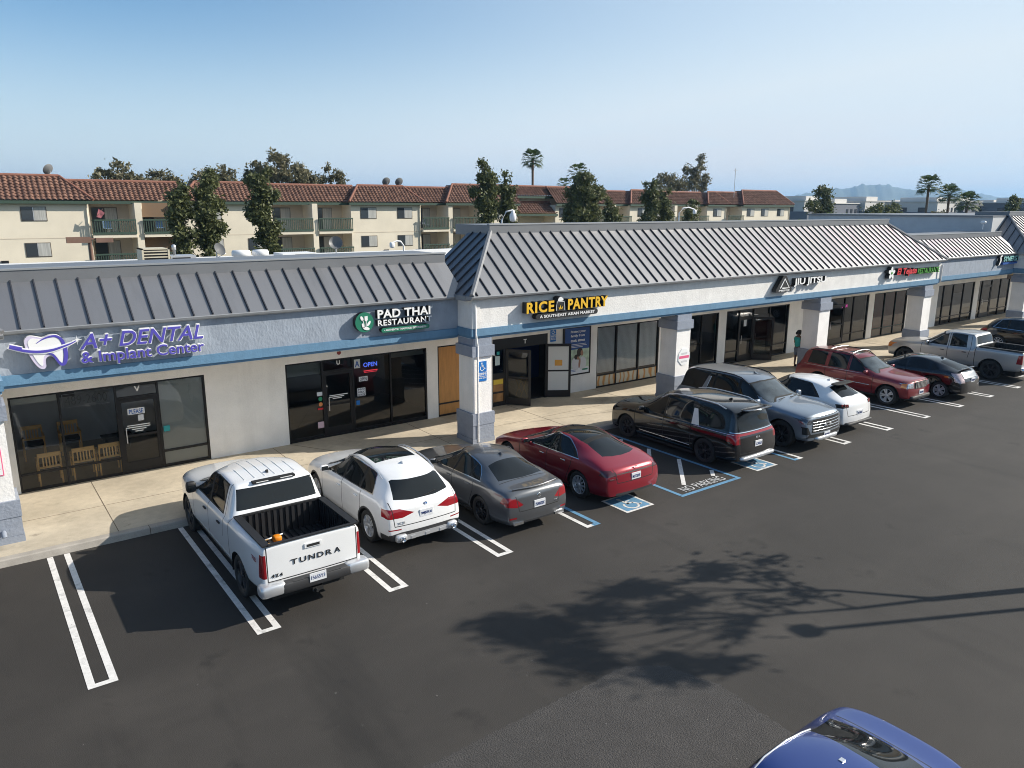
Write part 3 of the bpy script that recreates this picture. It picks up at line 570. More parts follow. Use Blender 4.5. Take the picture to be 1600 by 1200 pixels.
# poster
bl = mat('poster_blue', (.02, .075, .27), .4); ps = empty('poster', (18, 9.6, .87), label='blue framed wall poster with a mother and child photo by the open doors', cat='poster')
m = MB(); m.box(17.33, 18.72, 9.55, 9.6, .84, 2.74, black_frame); m.build('frame', ps)
m = MB(); y = 9.547; X0, X1 = 17.41, 18.64
def pq(x0, x1, z0, z1, mt, dy=0): m.poly([(x0, y-dy, z0), (x1, y-dy, z0), (x1, y-dy, z1), (x0, y-dy, z1)], mt)
pq(X0, X1, .9, 1.12, mat('poster_white', (.7, .72, .75), .4)); pq(X0, X1, 1.12, 1.85, mat('poster_leafy', (.42, .52, .40), .4, var=.35, vscale=5)); pq(X0, X1, 1.85, 2.68, bl)
skin = mat('poster_skin', (.33, .17, .11), .5); hair = mat('poster_hair', (.03, .02, .018), .5)
def pe(cx, cz, a, b, r, mt, dy): m.poly([(p[0], y-dy, p[1]) for p in ell(cx, cz, a, b, r, 18)], mt)
pe(18.16, 1.74, .15, .15, 0, hair, .002); pe(18.27, 1.68, .07, .11, .1, skin, .003); pe(18.1, 1.66, .09, .12, 0, hair, .0035); pe(17.95, 1.28, .2, .26, .2, mat('poster_shirt', (.6, .6, .63), .5), .004); pe(18.3, 1.28, .2, .26, 0, mat('poster_shirt', (.6, .6, .63), .5), .0045)
pe(17.98, 1.55, .10, .10, 0, hair, .005); pe(18.07, 1.50, .05, .07, 0, skin, .006); pe(18.15, 1.3, .05, .2, -.1, skin, .007)
m.build('print', ps)
m = MB(); y = 9.54
for s, z, w_, h in (('Protect your', 2.47, .76, .12), ('family from', 2.31, .70, .12), ('toxic stress', 2.15, .72, .10)): text(m, s, (17.68, y, z), XP, ZP, w=w_, h=h, depth=.003, face=white_s, offset=.02)
for k, w_ in enumerate((.85, .9, .7)): m.box(17.6, 17.6+w_, y, y+.003, 2.04-k*.055, 2.055-k*.055, white_s)
for k in range(2): m.box(17.46, 17.46+.5, y, y+.003, 1.04-k*.05, 1.055-k*.05, navy_s)
m.box(18.3, 18.58, y, y+.003, 1.0, 1.06, green_s); m.build('poster_lettering', ps)
# wheelchair parking signs
def wsign(o, s, lab):
    e_ = empty('parking_sign', o, label=lab, cat='parking sign'); x, y, z = o; m = MB()
    m.box(x, x+s, y, y+.015, z+s*.98, z+2.0*s, navy2); m.build('symbol_plate', e_)
    m = MB(); wheelchair(m, (x+.03*s, y, z+1.02*s), XP, ZP, s*.94, white_s, .003)
    m.build('symbol', e_)
    m = MB(); m.box(x, x+s, y, y+.015, z, z+s*.92, navy2); zz = z+s*.92
    for tx, hh, gp in (('PARKING', .14, .06), ('ONLY', .13, .2), ('MINIMUM', .09, .4), ('FINE $250', .12, .56)): text(m, tx, (x+.06*s, y-.0, zz-s*(gp+hh)), XP, ZP, w=s*.88, h=s*hh, depth=.003, face=white_s, offset=.02)
    m.build('text_plate', e_)
navy2 = mat('parking_sign_blue', (.01, .16, .50), .45)
wsign((11.35, 6.40, 2.06), .30, 'blue accessible parking sign on the front of the pillar behind the grey sedan')
wsign((16.72, 9.58, 2.26), .27, 'blue accessible parking sign on the wall above the white panelled open door')
m = MB(); n8 = [(20.5+.33*cos(pi/8+k*pi/4), 1.78+.33*sin(pi/8+k*pi/4)) for k in range(8)]; plate(m, n8, 6.40, .02, white_s, white_s); m.box(20.24, 20.76, 6.395, 6.4, 1.72, 1.82, mat('pink_band', (.75, .12, .25), .5))
for k in range(6): m.box(20.34, 20.66, 6.396, 6.4, 1.92-k*.025-(.22 if k > 2 else 0), 1.93-k*.025-(.22 if k > 2 else 0), mat('grey_print', (.4, .4, .42), .6))
top('octagonal_notice', m, (20.5, 6.4, 1.78), label='white octagonal notice with pink band on the pillar behind the blue-grey SUV', cat='notice')
m = MB(); m.box(-1.15, -.58, 6.405, 6.42, 1.65, 2.25, mat('pink_band', (0,)*3)); m.box(-1.13, -.6, 6.40, 6.405, 1.67, 2.23, white_s)
for k in range(7): m.box(-1.1, -.66+(k % 3)*.02, 6.397, 6.4, 2.1-k*.06, 2.107-k*.06, mat('pink_band', (0,)*3))
top('notice', m, (-.9, 6.42, 1.65), label='white notice with thin red border on the pillar at the left edge', cat='notice')
# small things on the shop glass
yg = YW+.045
paper = mat('white_paper', (.7, .72, .75), .6); ink = mat('dark_print', (.06, .07, .12), .6)
def card(x, z, w_, h, mt, lab, txt=None, tc=ink, cat='window notice'):
    m = MB(); m.box(x, x+w_, yg-.004, yg, z, z+h, mt)
    if txt:
        for k, tt in enumerate(txt): text(m, tt, (x+w_*.1, yg-.004, z+h*(1-(k+1)/len(txt))+h*.12/len(txt)), XP, ZP, w=w_*.8, h=h*.7/len(txt), depth=.003, face=tc, offset=.015)
    top('window_notice', m, (x, yg, z), label=lab, cat=cat)
def glyph(s, x, z, h, mt, lab, cat='unit letter'):
    m = MB(); text(m, s, (x, yg, z), XP, ZP, h=h, depth=.006, face=mt, offset=.03); top('unit_letter', m, (x, yg, z), label=lab, cat=cat)
glyph('V', 2.58, 2.36, .15, white_s, 'white letter V above the dental clinic door'); glyph('U', 8.28, 2.40, .13, white_s, 'white letter U above the Thai restaurant door')
m = MB(); text(m, 'T', (15.5, yg-.02, 2.32), XP, ZP, h=.16, depth=.006, face=white_s, offset=.03); top('unit_letter', m, (15.5, 9.6, 2.3), label='white letter T above the open shop doors', cat='unit letter')
m = MB(); gz = mat('dim_tube', (.42, .42, .44), .4)
for a, b in (((.93, 2.14), (2.0, 2.14)), ((2.0, 2.14), (2.0, 2.49)), ((2.0, 2.49), (.93, 2.49)), ((.93, 2.49), (.93, 2.14))): m.tube([(a[0], YW+.13, a[1]), (b[0], YW+.13, b[1])], .006, gz, 5)
text(m, '489-2600', (.99, YW+.14, 2.2), XP, ZP, w=.95, h=.23, depth=.005, face=mat('unlit_tube', (.10, .10, .10), .5), offset=-.012); top('phone_number_sign', m, (1.4, 9.7, 2.1), label='unlit outlined phone number sign 489-2600 behind the dental window', cat='neon sign')
card(2.36, 1.75, .42, .17, paper, 'white and blue banner on the dental clinic door', ['PLEASE'], navy_s)
card(2.6, 1.56, .14, .16, paper, 'small white paper taped on the dental clinic door'); card(3.2, 1.15, .16, .16, mat('teal_sticker', (.02, .30, .32), .5), 'teal accessibility sticker on the shaded dental window')
m = MB()
for k, (a, w_) in enumerate(((2.32, .55), (2.28, .6), (2.42, .36), (2.5, .2))): m.box(a, a+w_, yg-.003, yg, 1.44-k*.055, 1.465-k*.055, white_s)
top('opening_hours', m, (2.5, yg, 1.3), label='white opening hours lettering on the dental clinic door', cat='window lettering')
card(8.86, 2.21, .2, .28, mat('cream_card', (.6, .62, .6), .6), 'pale card with a large letter A beside the lit OPEN sign', ['A'], navy_s)
m = MB(); neo = mat('blue_neon', (.05, .1, .9), .4, emit=((.1, .2, 1.), 1.6)); neor = mat('red_neon', (.9, .05, .05), .4, emit=((1., .05, .08), 1.1))
text(m, 'OPEN', (9.2, YW+.1, 2.2), XP, ZP, w=.47, h=.14, depth=.01, face=neo, offset=-.0); m.box(9.2, 9.68, YW+.09, YW+.1, 2.06, 2.09, neor); m.box(9.22, 9.66, YW+.09, YW+.1, 2.02, 2.035, neor)
top('neon_sign', m, (9.4, 9.7, 2.0), label='lit blue neon OPEN sign with red underline in the Thai restaurant window', cat='neon sign')
card(9.0, 1.77, .30, .15, paper, 'white card reading OPEN in black on the Thai restaurant window', ['OPEN']); card(8.93, 1.30, .28, .26, paper, 'white notice headed NO on the Thai restaurant window', ['NO', 'PUBLIC', 'RESTROOM'])
card(8.88, 1.02, .12, .15, navy2, 'small blue accessibility sticker on the Thai restaurant window'); card(7.6, 1.50, .17, .12, paper, 'white sticker at the top of the sticker column by the Thai restaurant door')
for z, c, lb in ((1.4, (.02, .3, .14), 'round green sticker on the glass beside the Thai restaurant door'), (1.23, (.7, .25, .08), 'round orange sticker on the glass beside the Thai restaurant door')):
    m = MB(); m.poly([(7.7+.065*cos(t*pi/8), yg-.003, z+.065*sin(t*pi/8)) for t in range(16)], mat('round_sticker_%s' % lb.split()[1], c, .5)); top('round_sticker', m, (7.7, yg, z), label=lb, cat='sticker')
card(7.6, 1.06, .19, .06, red_s, 'thin red sticker under the orange one by the Thai restaurant door'); card(7.58, .48, .24, .2, mat('pink_card', (.7, .5, .56), .5), 'pinkish white card low on the glass by the Thai restaurant door')
m = MB()
for k, (a, w_) in enumerate(((8.0, .6), (7.98, .5), (8.1, .3))): m.box(a, a+w_, yg-.003, yg, 1.44-k*.05, 1.465-k*.05, white_s)
top('opening_hours', m, (8.2, yg, 1.3), label='white opening hours lettering on the Thai restaurant door', cat='window lettering')
card(14.25, 1.65, .2, .33, mat('pale_blue_paper', (.5, .62, .66), .6), 'pale blue paper notice in the glass left of the open doors'); card(14.32, 2.02, .12, .12, mat('teal_sticker', (0,)*3), 'small teal sticker in the glass left of the open doors')
card(28.3, 1.8, .2, .3, paper, 'white paper on the glass door of the martial arts gym')
m = MB(); m.lathe([(0, -.05), (.05, -.05), (.065, -.02), (.065, 0)], mat('alarm_red', (.25, .03, .03), .5), 14, Matrix.Translation((8.35, 9.595, 2.78)), axis='y'); top('alarm_bell', m, (8.35, 9.6, 2.78), label='small round dark red alarm bell above the Thai restaurant door', cat='alarm bell')
m = MB(); text(m, 'OPEN', (36.6, YW+.12, 2.02), XP, ZP, w=.5, h=.16, depth=.01, face=mat('pink_neon', (.8, .05, .4), .4, emit=((1, .05, .5), 1.2)), offset=0); top('neon_sign', m, (36.6, 9.7, 2.0), label='pink neon sign glowing in the restaurant window right of the middle pillars', cat='neon sign')
# wooden chairs in the waiting room
def chair(x, y, rz, lab):
    e_ = empty('wooden_chair', (x, y, .152), rz, label=lab, cat='chair', group='wooden waiting room chairs')
    def P(mb, nm): return mb.build(nm, e_, world=False)
    m = MB(); m.cbox((0, 0, .43), (.48, .46, .06), mat('dark_seat_pad', (.03, .032, .04), .8)); P(m, 'seat')
    for sx in (-.25, .25):
        m = MB(); m.tube([(sx, -.24, 0), (sx, -.24, .45), (sx*.97, -.30, .86)], .022, wood_light, 6, False); P(m, 'leg'); m = MB(); m.tube([(sx, .24, 0), (sx, .24, .64)], .022, wood_light, 6, False); P(m, 'leg')
        m = MB(); m.cbox((sx, .0, .65), (.05, .52, .03), wood_light); P(m, 'armrest')
    m = MB(); m.cbox((0, -.295, .83), (.52, .03, .11), wood_light); m.cbox((0, -.25, .50), (.46, .03, .05), wood_light)
    for k in range(5): m.cbox((-.14+k*.07, -.275, .65), (.032, .02, .26), wood_light)
    P(m, 'backrest')
chair(.48, 10.1, 0, 'light wooden chair nearest the left pillar, back to the dental window'); chair(1.25, 10.1, 0, 'middle light wooden chair with its back to the dental window'); chair(1.86, 10.1, 0, 'light wooden chair nearest the dental door, back to the window')
chair(.35, 12.6, pi, 'dark padded wooden chair far left against the waiting room wall'); chair(1.25, 12.6, pi, 'dark padded wooden chair against the waiting room wall beside the left one')
m = MB(); m.cbox((0, 0, .40), (.8, .5, .04), black_plastic); m.cbox((0, 0, .2), (.6, .4, .4), black_plastic); o = m.build('side_table', None, label='low black table between the waiting room chairs', cat='table'); o.location = (2.4, 12.2, .152)
m = MB(); m.box(.1, 1.6, 13.55, 13.6, 1.6, 2.5, mat('wall_picture', (.05, .05, .055), .5, var=.5, vscale=1.5)); top('wall_picture', m, (.8, 13.6, 1.6), label='large dark picture on the back wall of the dental waiting room', cat='picture')
e_ = empty('folding_stool', (16.0, 10.4, .152), .3, label='light wooden folding table inside the open shop doors', cat='folding table')
m = MB(); m.cbox((0, 0, .68), (.5, .3, .03), wood_light); m.build('tabletop', e_, world=False)
for s in (-1, 1):
    m = MB(); m.tube([(s*.2, -.12, 0), (-s*.2, -.12, .66)], .014, wood_light, 5); m.tube([(s*.2, .12, 0), (-s*.2, .12, .66)], .014, wood_light, 5); m.build('leg', e_, world=False)
# ------------------------------------------------------------ roof equipment
cream = mat('cream_metal', (.55, .50, .38), .6); galv = mat('galvanised_metal', (.5, .52, .54), .45, .5)
e_ = empty('air_conditioner', (4.95, 17.3, 4.9), label='cream louvred rooftop air conditioner on the left roof', cat='air conditioner')
m = MB(); m.box(4.55, 5.35, 16.95, 17.7, 4.9, 5.66, black_plastic); m.build('core', e_)
m = MB()
for a in (4.5, 5.34): m.box(a, a+.06, 16.9, 17.75, 4.9, 5.7, cream)
for k in range(7): m.box(4.56, 5.34, 16.91, 16.95, 4.98+k*.1, 5.02+k*.1, cream)
m.box(4.5, 5.4, 16.9, 17.75, 5.66, 5.7, cream); m.build('louvres', e_)
e_ = empty('air_conditioner', (5.9, 17.3, 4.9), label='low grey rooftop unit with dark vent beside the cream louvred one', cat='air conditioner')
m = MB(); m.box(5.45, 6.3, 17, 17.8, 4.9, 5.42, galv); m.build('casing', e_); m = MB(); m.box(5.5, 6.1, 16.98, 17.0, 5.0, 5.36, black_plastic); m.build('vent', e_)
m = MB(); m.lathe([(.05, 0), (.05, .7), (.075, .7), (.075, .86), (.03, .9), (0, .9)], galv, 12, Matrix.Translation((5.66, 17.4, 4.9))); top('vent_pipe', m, (5.66, 17.4, 4.9), label='thin capped white vent pipe above the rooftop unit', cat='vent pipe')
for (x, lab, r) in ((7.9, 'squat round white roof vent right of the left satellite dish', .34), (8.62, 'second squat round white roof vent, wider lid', .30)):
    m = MB(); m.lathe([(r*.8, 0), (r*.8, .42), (r, .44), (r, .58), (r*.9, .64), (0, .66)], white_plain, 18, Matrix.Translation((x, 17, 4.9))); top('roof_vent', m, (x, 17, 4.9), label=lab, cat='roof vent', group='round roof vents')
m = MB(); m.box(9.4, 10.75, 16.8, 17.8, 4.9, 5.38, white_plain); m.box(9.9, 10.7, 16.78, 16.8, 5.2, 5.34, mat('vent_slot', (.15, .15, .15), .7)); top('roof_curb_box', m, (10, 17, 4.9), label='low white rooftop box with dark slots', cat='roof box')
def dish(x, y, z, h, r, rz, lab, g='satellite dishes'):
    e_ = empty('satellite_dish', (x, y, z), rz, label=lab, cat='satellite dish', group=g)
    m = MB(); m.tube([(0, 0, 0), (0, 0, h)], .025, galv, 6); m.build('mast', e_, world=False)
    m = MB(); M = Matrix.Translation((0, -.06, h+.05)) @ Matrix.Rotation(radians(65), 4, 'X'); m.lathe([(0, -.0), (r*.5, .03), (r*.85, .09), (r, .13)], mat('dish_grey', (.14, .145, .15), .5), 20, M); m.tube([(0, -.06, h-.2), (0, -.5*r-.3, h-.05)], .012, galv, 5); m.build('reflector', e_, world=False)
dish(7.02, 17, 4.9, .62, .24, .5, 'satellite dish on the mall roof left of the round vents'); dish(11.66, 17, 4.9, .74, .27, -.4, 'satellite dish on the mall roof right of the low white box')
def gooseneck(x, y, z, h, d, lab):
    m = MB(); m.tube([(x, y, z), (x, y, z+h*.75), (x+d*.25, y, z+h*.97), (x+d*.6, y, z+h), (x+d, y, z+h*.9)], .03, white_plain, 8); m.blob((x+d, y, z+h*.8), (.16, .16, .2), white_plain); top('roof_lamp', m, (x, y, z), label=lab, cat='roof lamp')
gooseneck(12.0, 12, 5.3, .68, -.45, 'white gooseneck lamp on the roof left of the tall mansard'); gooseneck(27.3, 13, 6.1, 1.05, 1.1, 'white gooseneck lamp behind the ridge of the long mansard')
e_ = empty('security_camera', (15, 10.3, 6.3), label='white dome security camera on a curved arm above the mansard ridge', cat='security camera')
m = MB(); m.tube([(14.95, 10.3, 6.3), (15.02, 10.3, 6.7), (15.2, 10.3, 6.98), (15.5, 10.3, 7.04)], .028, white_plain, 8); m.build('arm', e_)
m = MB(); m.lathe([(0, .12), (.05, .12), (.07, .02), (.11, -.03), (.125, -.12), (.12, -.2), (.09, -.27), (0, -.30)], white_plain, 18, Matrix.Translation((15.5, 10.3, 6.92))); m.build('dome', e_)
m = MB(); m.tube([(-.0, 0, 0)]*1+[(0, 0, .3)], .02, white_plain, 6); m.blob((0, 0, .42), (.22, .3, .18), white_plain); o = m.build('roof_floodlight', None, label='small white floodlight by the dark anchor roof at the right edge', cat='floodlight'); o.location = (50.2, 9.0, 5.9)
# ------------------------------------------------------------ apartments behind
cream_w = mat('cream_apartment_stucco', (.75, .68, .555), .9, var=.05, vscale=.8, var2=.05)
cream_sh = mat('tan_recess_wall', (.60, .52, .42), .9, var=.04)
green_t = mat('dark_green_trim', (.04, .075, .055), .7)
tile = bpy.data.materials.new('clay_roof_tile'); tile.use_nodes = True; t = tile.node_tree; b_ = t.nodes['Principled BSDF']; b_.inputs['Roughness'].default_value = .85
g_ = t.nodes.new('ShaderNodeNewGeometry'); n1 = t.nodes.new('ShaderNodeTexNoise'); n1.inputs['Scale'].default_value = 2.6; n1.inputs['Detail'].default_value = 3; t.links.new(g_.outputs['Position'], n1.inputs[0])
r_ = t.nodes.new('ShaderNodeValToRGB'); r_.color_ramp.elements[0].color = (.10, .050, .036, 1); r_.color_ramp.elements[0].position = .35; r_.color_ramp.elements[1].color = (.215, .115, .08, 1); r_.color_ramp.elements[1].position = .65
t.links.new(n1.outputs[0], r_.inputs[0]); t.links.new(r_.outputs[0], b_.inputs[0])
ridge_m = mat('clay_ridge_tile', (.23, .10, .068), .8, var=.15, vscale=3)
curtain = mat('window_curtain', (.42, .42, .40), .8, var=.2, vscale=2.5, stretch=(6, 1, .3))
apt = empty('apartment_building', (40, 55, 0), label='long cream stucco apartment block with red clay tile mansard roof and green balconies', cat='apartment building')
def tiles(x0, x1, ye, ze, run, rise, hl=0, hr=0, rows=8):
    m = MB(); sp = .36; n = int(round((x1-x0)/sp*6)); sl = sqrt(run*run+rise*rise); nv = Vector((0, -rise/sl, run/sl)); V = []; 
    lv = []
    for r in range(rows): lv += [(r/rows, .055), ((r+1)/rows-.001, 0.0)]
    for (tt, lift) in lv:
        for i in range(n+1):
            x = x0+(x1-x0)*i/n; xa = x0+hl*run*tt; xb = x1-hr*run*tt; xc_ = min(max(x, xa), xb)
            c = .5+.5*cos(2*pi*x/sp); h = lift+.10*c**.7
            V.append(Vector((xc_, ye+run*tt, ze+rise*tt))+nv*h)
    F = [(j*(n+1)+i, j*(n+1)+i+1, (j+1)*(n+1)+i+1, (j+1)*(n+1)+i) for j in range(len(lv)-1) for i in range(n)]
    m.add(V, F, tile, False)
    if hl: m.poly([(x0, ye, ze), (x0+run, ye+run, ze+rise), (x0+run, ye+3, ze+rise), (x0, ye+3, ze)], tile)
    if hr: m.poly([(x1, ye, ze), (x1, ye+3, ze), (x1-run, ye+3, ze+rise), (x1-run, ye+run, ze+rise)], tile)
    o = m.build('tiled_roof', apt); k = MB()
    k.tube([(x0+hl*run, ye+run, ze+rise+.06), (x1-hr*run, ye+run, ze+rise+.06)], .13, ridge_m, 8)
    if hl: k.tube([(x0, ye, ze+.08), (x0+run, ye+run, ze+rise+.06)], .12, ridge_m, 8)
    if hr: k.tube([(x1, ye, ze+.08), (x1-run, ye+run, ze+rise+.06)], .12, ridge_m, 8)
    k.box(x0, x1, ye+.0, ye+.12, ze-.24, ze-.02, green_t); k.build('ridge_tiles', o)
def awin(x, z, w_=1.55, h=.95, y=55., dark=False):
    m = MB(); m.box(x-.05, x+w_+.05, y-.03, y+.05, z-.05, z+h+.05, mat('window_frame_bronze', (.12, .10, .08), .6)); o = m.build('window', apt)
    m = MB(); f = GLASS_BLD if dark else curtain
    m.box(x, x+w_*.46, y-.045, y-.04, z, z+h, GLASS_BLD); m.box(x+w_*.5, x+w_, y-.045, y-.04, z, z+h, f); m.box(x+w_*.465, x+w_*.495, y-.05, y-.04, z, z+h, alloy); m.build('pane', o)
def balcony(x0, x1, zf, y=54.6, full=True):
    m = MB(); m.box(x0, x1, y, 56.4, zf-.28, zf-.02, cream_w); o = m.build('balcony', apt)
    r = MB(); r.box(x0, x1, y-.06, y+.06, zf+1.0, zf+1.12, green_t); r.box(x0, x1, y-.05, y+.05, zf-.02, zf+.14, green_t); n = int((x1-x0)/.17)
    for k in range(n+1): r.box(x0+k*(x1-x0-.06)/n, x0+k*(x1-x0-.06)/n+.06, y-.02, y+.02, zf+.14, zf+1.0, green_t)
    r.build('railing', o)
def wallblock(x0, x1, wins, y=55., low=0, wdark=False):
    m = MB(); m.box(x0, x1, y, y+9, low, 7.36, cream_w); m.build('wall', apt)
    for (x, z) in wins: awin(x, z, y=y, dark=wdark)
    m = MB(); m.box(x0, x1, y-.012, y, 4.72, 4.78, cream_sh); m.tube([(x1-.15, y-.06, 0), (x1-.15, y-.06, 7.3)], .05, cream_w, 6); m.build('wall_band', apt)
def bay(x0, x1, splits, screens=()):
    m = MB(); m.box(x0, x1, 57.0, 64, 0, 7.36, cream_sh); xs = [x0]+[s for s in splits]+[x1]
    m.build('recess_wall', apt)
    for s in splits:
        m = MB(); m.box(s-.25, s+.25, 54.75, 57.0, 0, 7.36, cream_w); m.build('party_pier', apt)
        m = MB(); m.prism([(55.0, 7.36), (55.0, 6.9), (56.9, 5.4), (56.95, 7.36)], s+.26, s+.34, cream_w, axis='x'); 
        m.build('sloped_fin', apt)
    for i in range(len(xs)-1):
        a = xs[i]+(.27 if i else .04); b = xs[i+1]-(.27 if i < len(xs)-2 else .04)
        for zf in (4.98, 2.38): balcony(a, b, zf)
        for z in (5.0, 2.4):
            m = MB(); w_ = min(1.9, (b-a)*.6); xx = a+(b-a)*.12; m.box(xx, xx+w_, 56.96, 57.0, z, z+2.0, mat('window_frame_bronze', (0,)*3)); o = m.build('balcony_door', apt)
            m = MB(); m.box(xx+.05, xx+w_*.48, 56.94, 56.96, z+.05, z+1.95, GLASS_BLD); m.box(xx+w_*.52, xx+w_-.05, 56.94, 56.96, z+.05, z+1.95, curtain); m.build('pane', o)
        if i in screens:
            m = MB(); m.box(a, b, 55.2, 55.23, 6.25, 7.36, mat('brown_sun_screen', (.20, .13, .08), .9)); m.build('sun_screen', apt); m = MB(); m.box(a, b, 55.6, 55.63, 3.5, 4.7, mat('brown_sun_screen', (0,)*3)); m.build('sun_screen', apt)
Wz = (6.05, 3.44)
wallblock(-14, 8.35, [(x, z) for x in (-6, -1.3+.4, 3.95+.0) for z in Wz]); bay(8.35, 15.05, (11.75,), (1,))
wallblock(15.05, 22.5, [(x, z) for x in (16.6, 20.3) for z in Wz]); bay(22.5, 29.9, (26.3,))
wallblock(29.9, 37.3, [(x, z) for x in (30.9, 34.75) for z in Wz], wdark=False); bay(37.3, 44.3, (40.6,))
wallblock(44.3, 49.2, [(46, 6.05), (46, 3.44)])
m = MB(); m.box(49.2, 54.6, 57.0, 64, 0, 8.3, cream_w); m.build('wall', apt)
wallblock(54.5, 60.3, [(55.1, 6.05), (58.2, 6.05)]); bay(60.3, 66.1, (63.3,))
wallblock(66.1, 71.7, [(67.5, 6.05), (69.6, 6.05)]); bay(71.7, 76.2, (74,)); wallblock(76.2, 78.4, []); bay(78.4, 80.3, ())
wallblock(80.3, 84.2, [(81.6, 6.0)]); bay(84.2, 87.6, ()); wallblock(87.6, 98.6, [(88.7, 6.0), (91.9, 6.0), (95.6, 6.0)])
tiles(-14, 8.7, 54.6, 7.5, 1.9, 1.75, 0, 1); tiles(6.6, 15.3, 55.3, 7.5, 1.6, 1.45); tiles(14.9, 22.9, 54.6, 7.5, 1.6, 1.5, 1, 1); tiles(21.3, 31, 55.3, 7.5, 1.6, 1.45)
tiles(29.6, 37.6, 54.6, 7.5, 1.6, 1.5, 1, 1); tiles(36, 42, 55.3, 7.5, 1.6, 1.45); tiles(40.0, 49.3, 54.6, 7.5, 1.9, 1.8, 1, 0); tiles(48.6, 56.5, 55.9, 8.3, 1.2, 1.0)
tiles(49.0, 54.8, 54.9, 6.4, 1.6, 1.2, 0, 0, 6); tiles(54.3, 61, 54.6, 7.5, 1.9, 1.75, 0, 1); tiles(60, 67, 55.3, 7.5, 1.6, 1.45); tiles(65.8, 72, 54.6, 7.5, 1.7, 1.6, 1, 1); tiles(71, 81, 55.3, 7.5, 1.6, 1.5)
tiles(80, 84.6, 54.6, 7.5, 1.6, 1.6, 1, 1); tiles(83.6, 88.5, 55.3, 7.5, 1.6, 1.6); tiles(87.3, 99, 54.6, 7.5, 1.9, 1.9, 1, 1)
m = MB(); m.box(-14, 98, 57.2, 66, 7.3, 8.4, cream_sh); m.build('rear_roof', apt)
m = MB(); m.box(2.3, 2.75, 54.8, 55, 3.0, 3.2, alloy_dark); m.box(33.2, 33.6, 54.8, 55, 2.9, 3.1, alloy_dark); m.build('wall_light', apt)
for x, y, z, lab in ((6.3, 56.8, 9.2, 'dark satellite dish on the tiled ridge at the far left'), (34.5, 56.5, 8.9, 'left one of two dark satellite dishes on the tiled ridge'), (35.9, 56.5, 8.9, 'right one of two dark satellite dishes on the tiled ridge')):
    dish(x, y, z, .5, .42, pi if x > 10 else pi+.6, lab, 'apartment satellite dishes')
m = MB(); m.lathe([(1.3, 0), (1.2, .5), (.8, .9), (0, 1.1)], mat('grey_dome', (.3, .26, .24), .7), 16, Matrix.Translation((76, 60, 8.6)) @ Matrix.Diagonal((1.8, 1, .7, 1))); top('roof_cowl', m, (76, 60, 8.6), label='low rounded roof cowl behind the tiled ridge', cat='roof cowl')
# utility pole, rooftop aerial
up_ = empty('utility_pole', (4.75, 30, 0), label='brown utility pole with a wide crossarm in front of the apartments', cat='utility pole'); bw = mat('weathered_brown_wood', (.20, .12, .09), .85, var=.15)
m = MB(); m.tube([(4.75, 30, 0), (4.75, 30, 5.55)], .09, bw, 8); m.build('pole', up_); m = MB(); m.box(3.75, 4.8, 29.85, 30.0, 5.40, 5.68, bw); m.box(4.7, 5.2, 29.9, 30, 5.55, 5.62, bw); m.box(5.0, 5.75, 29.85, 30.02, 5.40, 5.62, bw); m.build('crossarm', up_)
m = MB(); m.tube([(86.9, 56, 8.5), (86.9, 56, 12.3)], .04, galv, 5); m.box(86.5, 87.3, 55.9, 56, 12.0, 12.04, galv); top('aerial_mast', m, (86.9, 56, 8.5), label='thin television aerial mast on the apartment roof', cat='aerial')
m = MB()
for z in (5.2,): m.tube([(9.2, 54.3, 6.9), (8.8, 54.2, 6.4)], .02, bw, 5); m.poly([(8.9, 54.2, 6.9), (9.3, 54.2, 6.6), (9.0, 54.25, 6.2), (8.7, 54.2, 6.3)], mat('flag_cloth', (.35, .12, .14), .9, var=.4, vscale=5))
top('small_flag', m, (9, 54.2, 6.2), label='small red and white flag at the corner of the left balcony', cat='flag')
for i, (x, c) in enumerate(((9.6, (.2, .3, .45)), (13.4, (.15, .25, .45)), (38.2, (.12, .14, .18)))):
    e_ = empty('patio_chair', (x, 55.6, 5.0), label=['blue patio chair on the upper balcony left of the dividing pier', 'blue and white folding chair on the screened upper balcony', 'dark patio chair on the upper balcony in the middle of the block'][i], cat='patio chair')
    cm = mat('patio_cloth_%d' % i, c, .8, var=.3, vscale=8); m = MB(); m.box(-.28, .28, -.25, .25, .38, .43, cm); m.build('seat', e_, world=False); m = MB(); m.box(-.28, .28, .22, .26, .43, .95, cm); m.build('backrest', e_, world=False)
    for sx in (-.26, .26):
        for sy in (-.23, .23): m = MB(); m.box(sx-.02, sx+.02, sy-.02, sy+.02, 0, .38, alloy_dark); m.build('leg', e_, world=False)

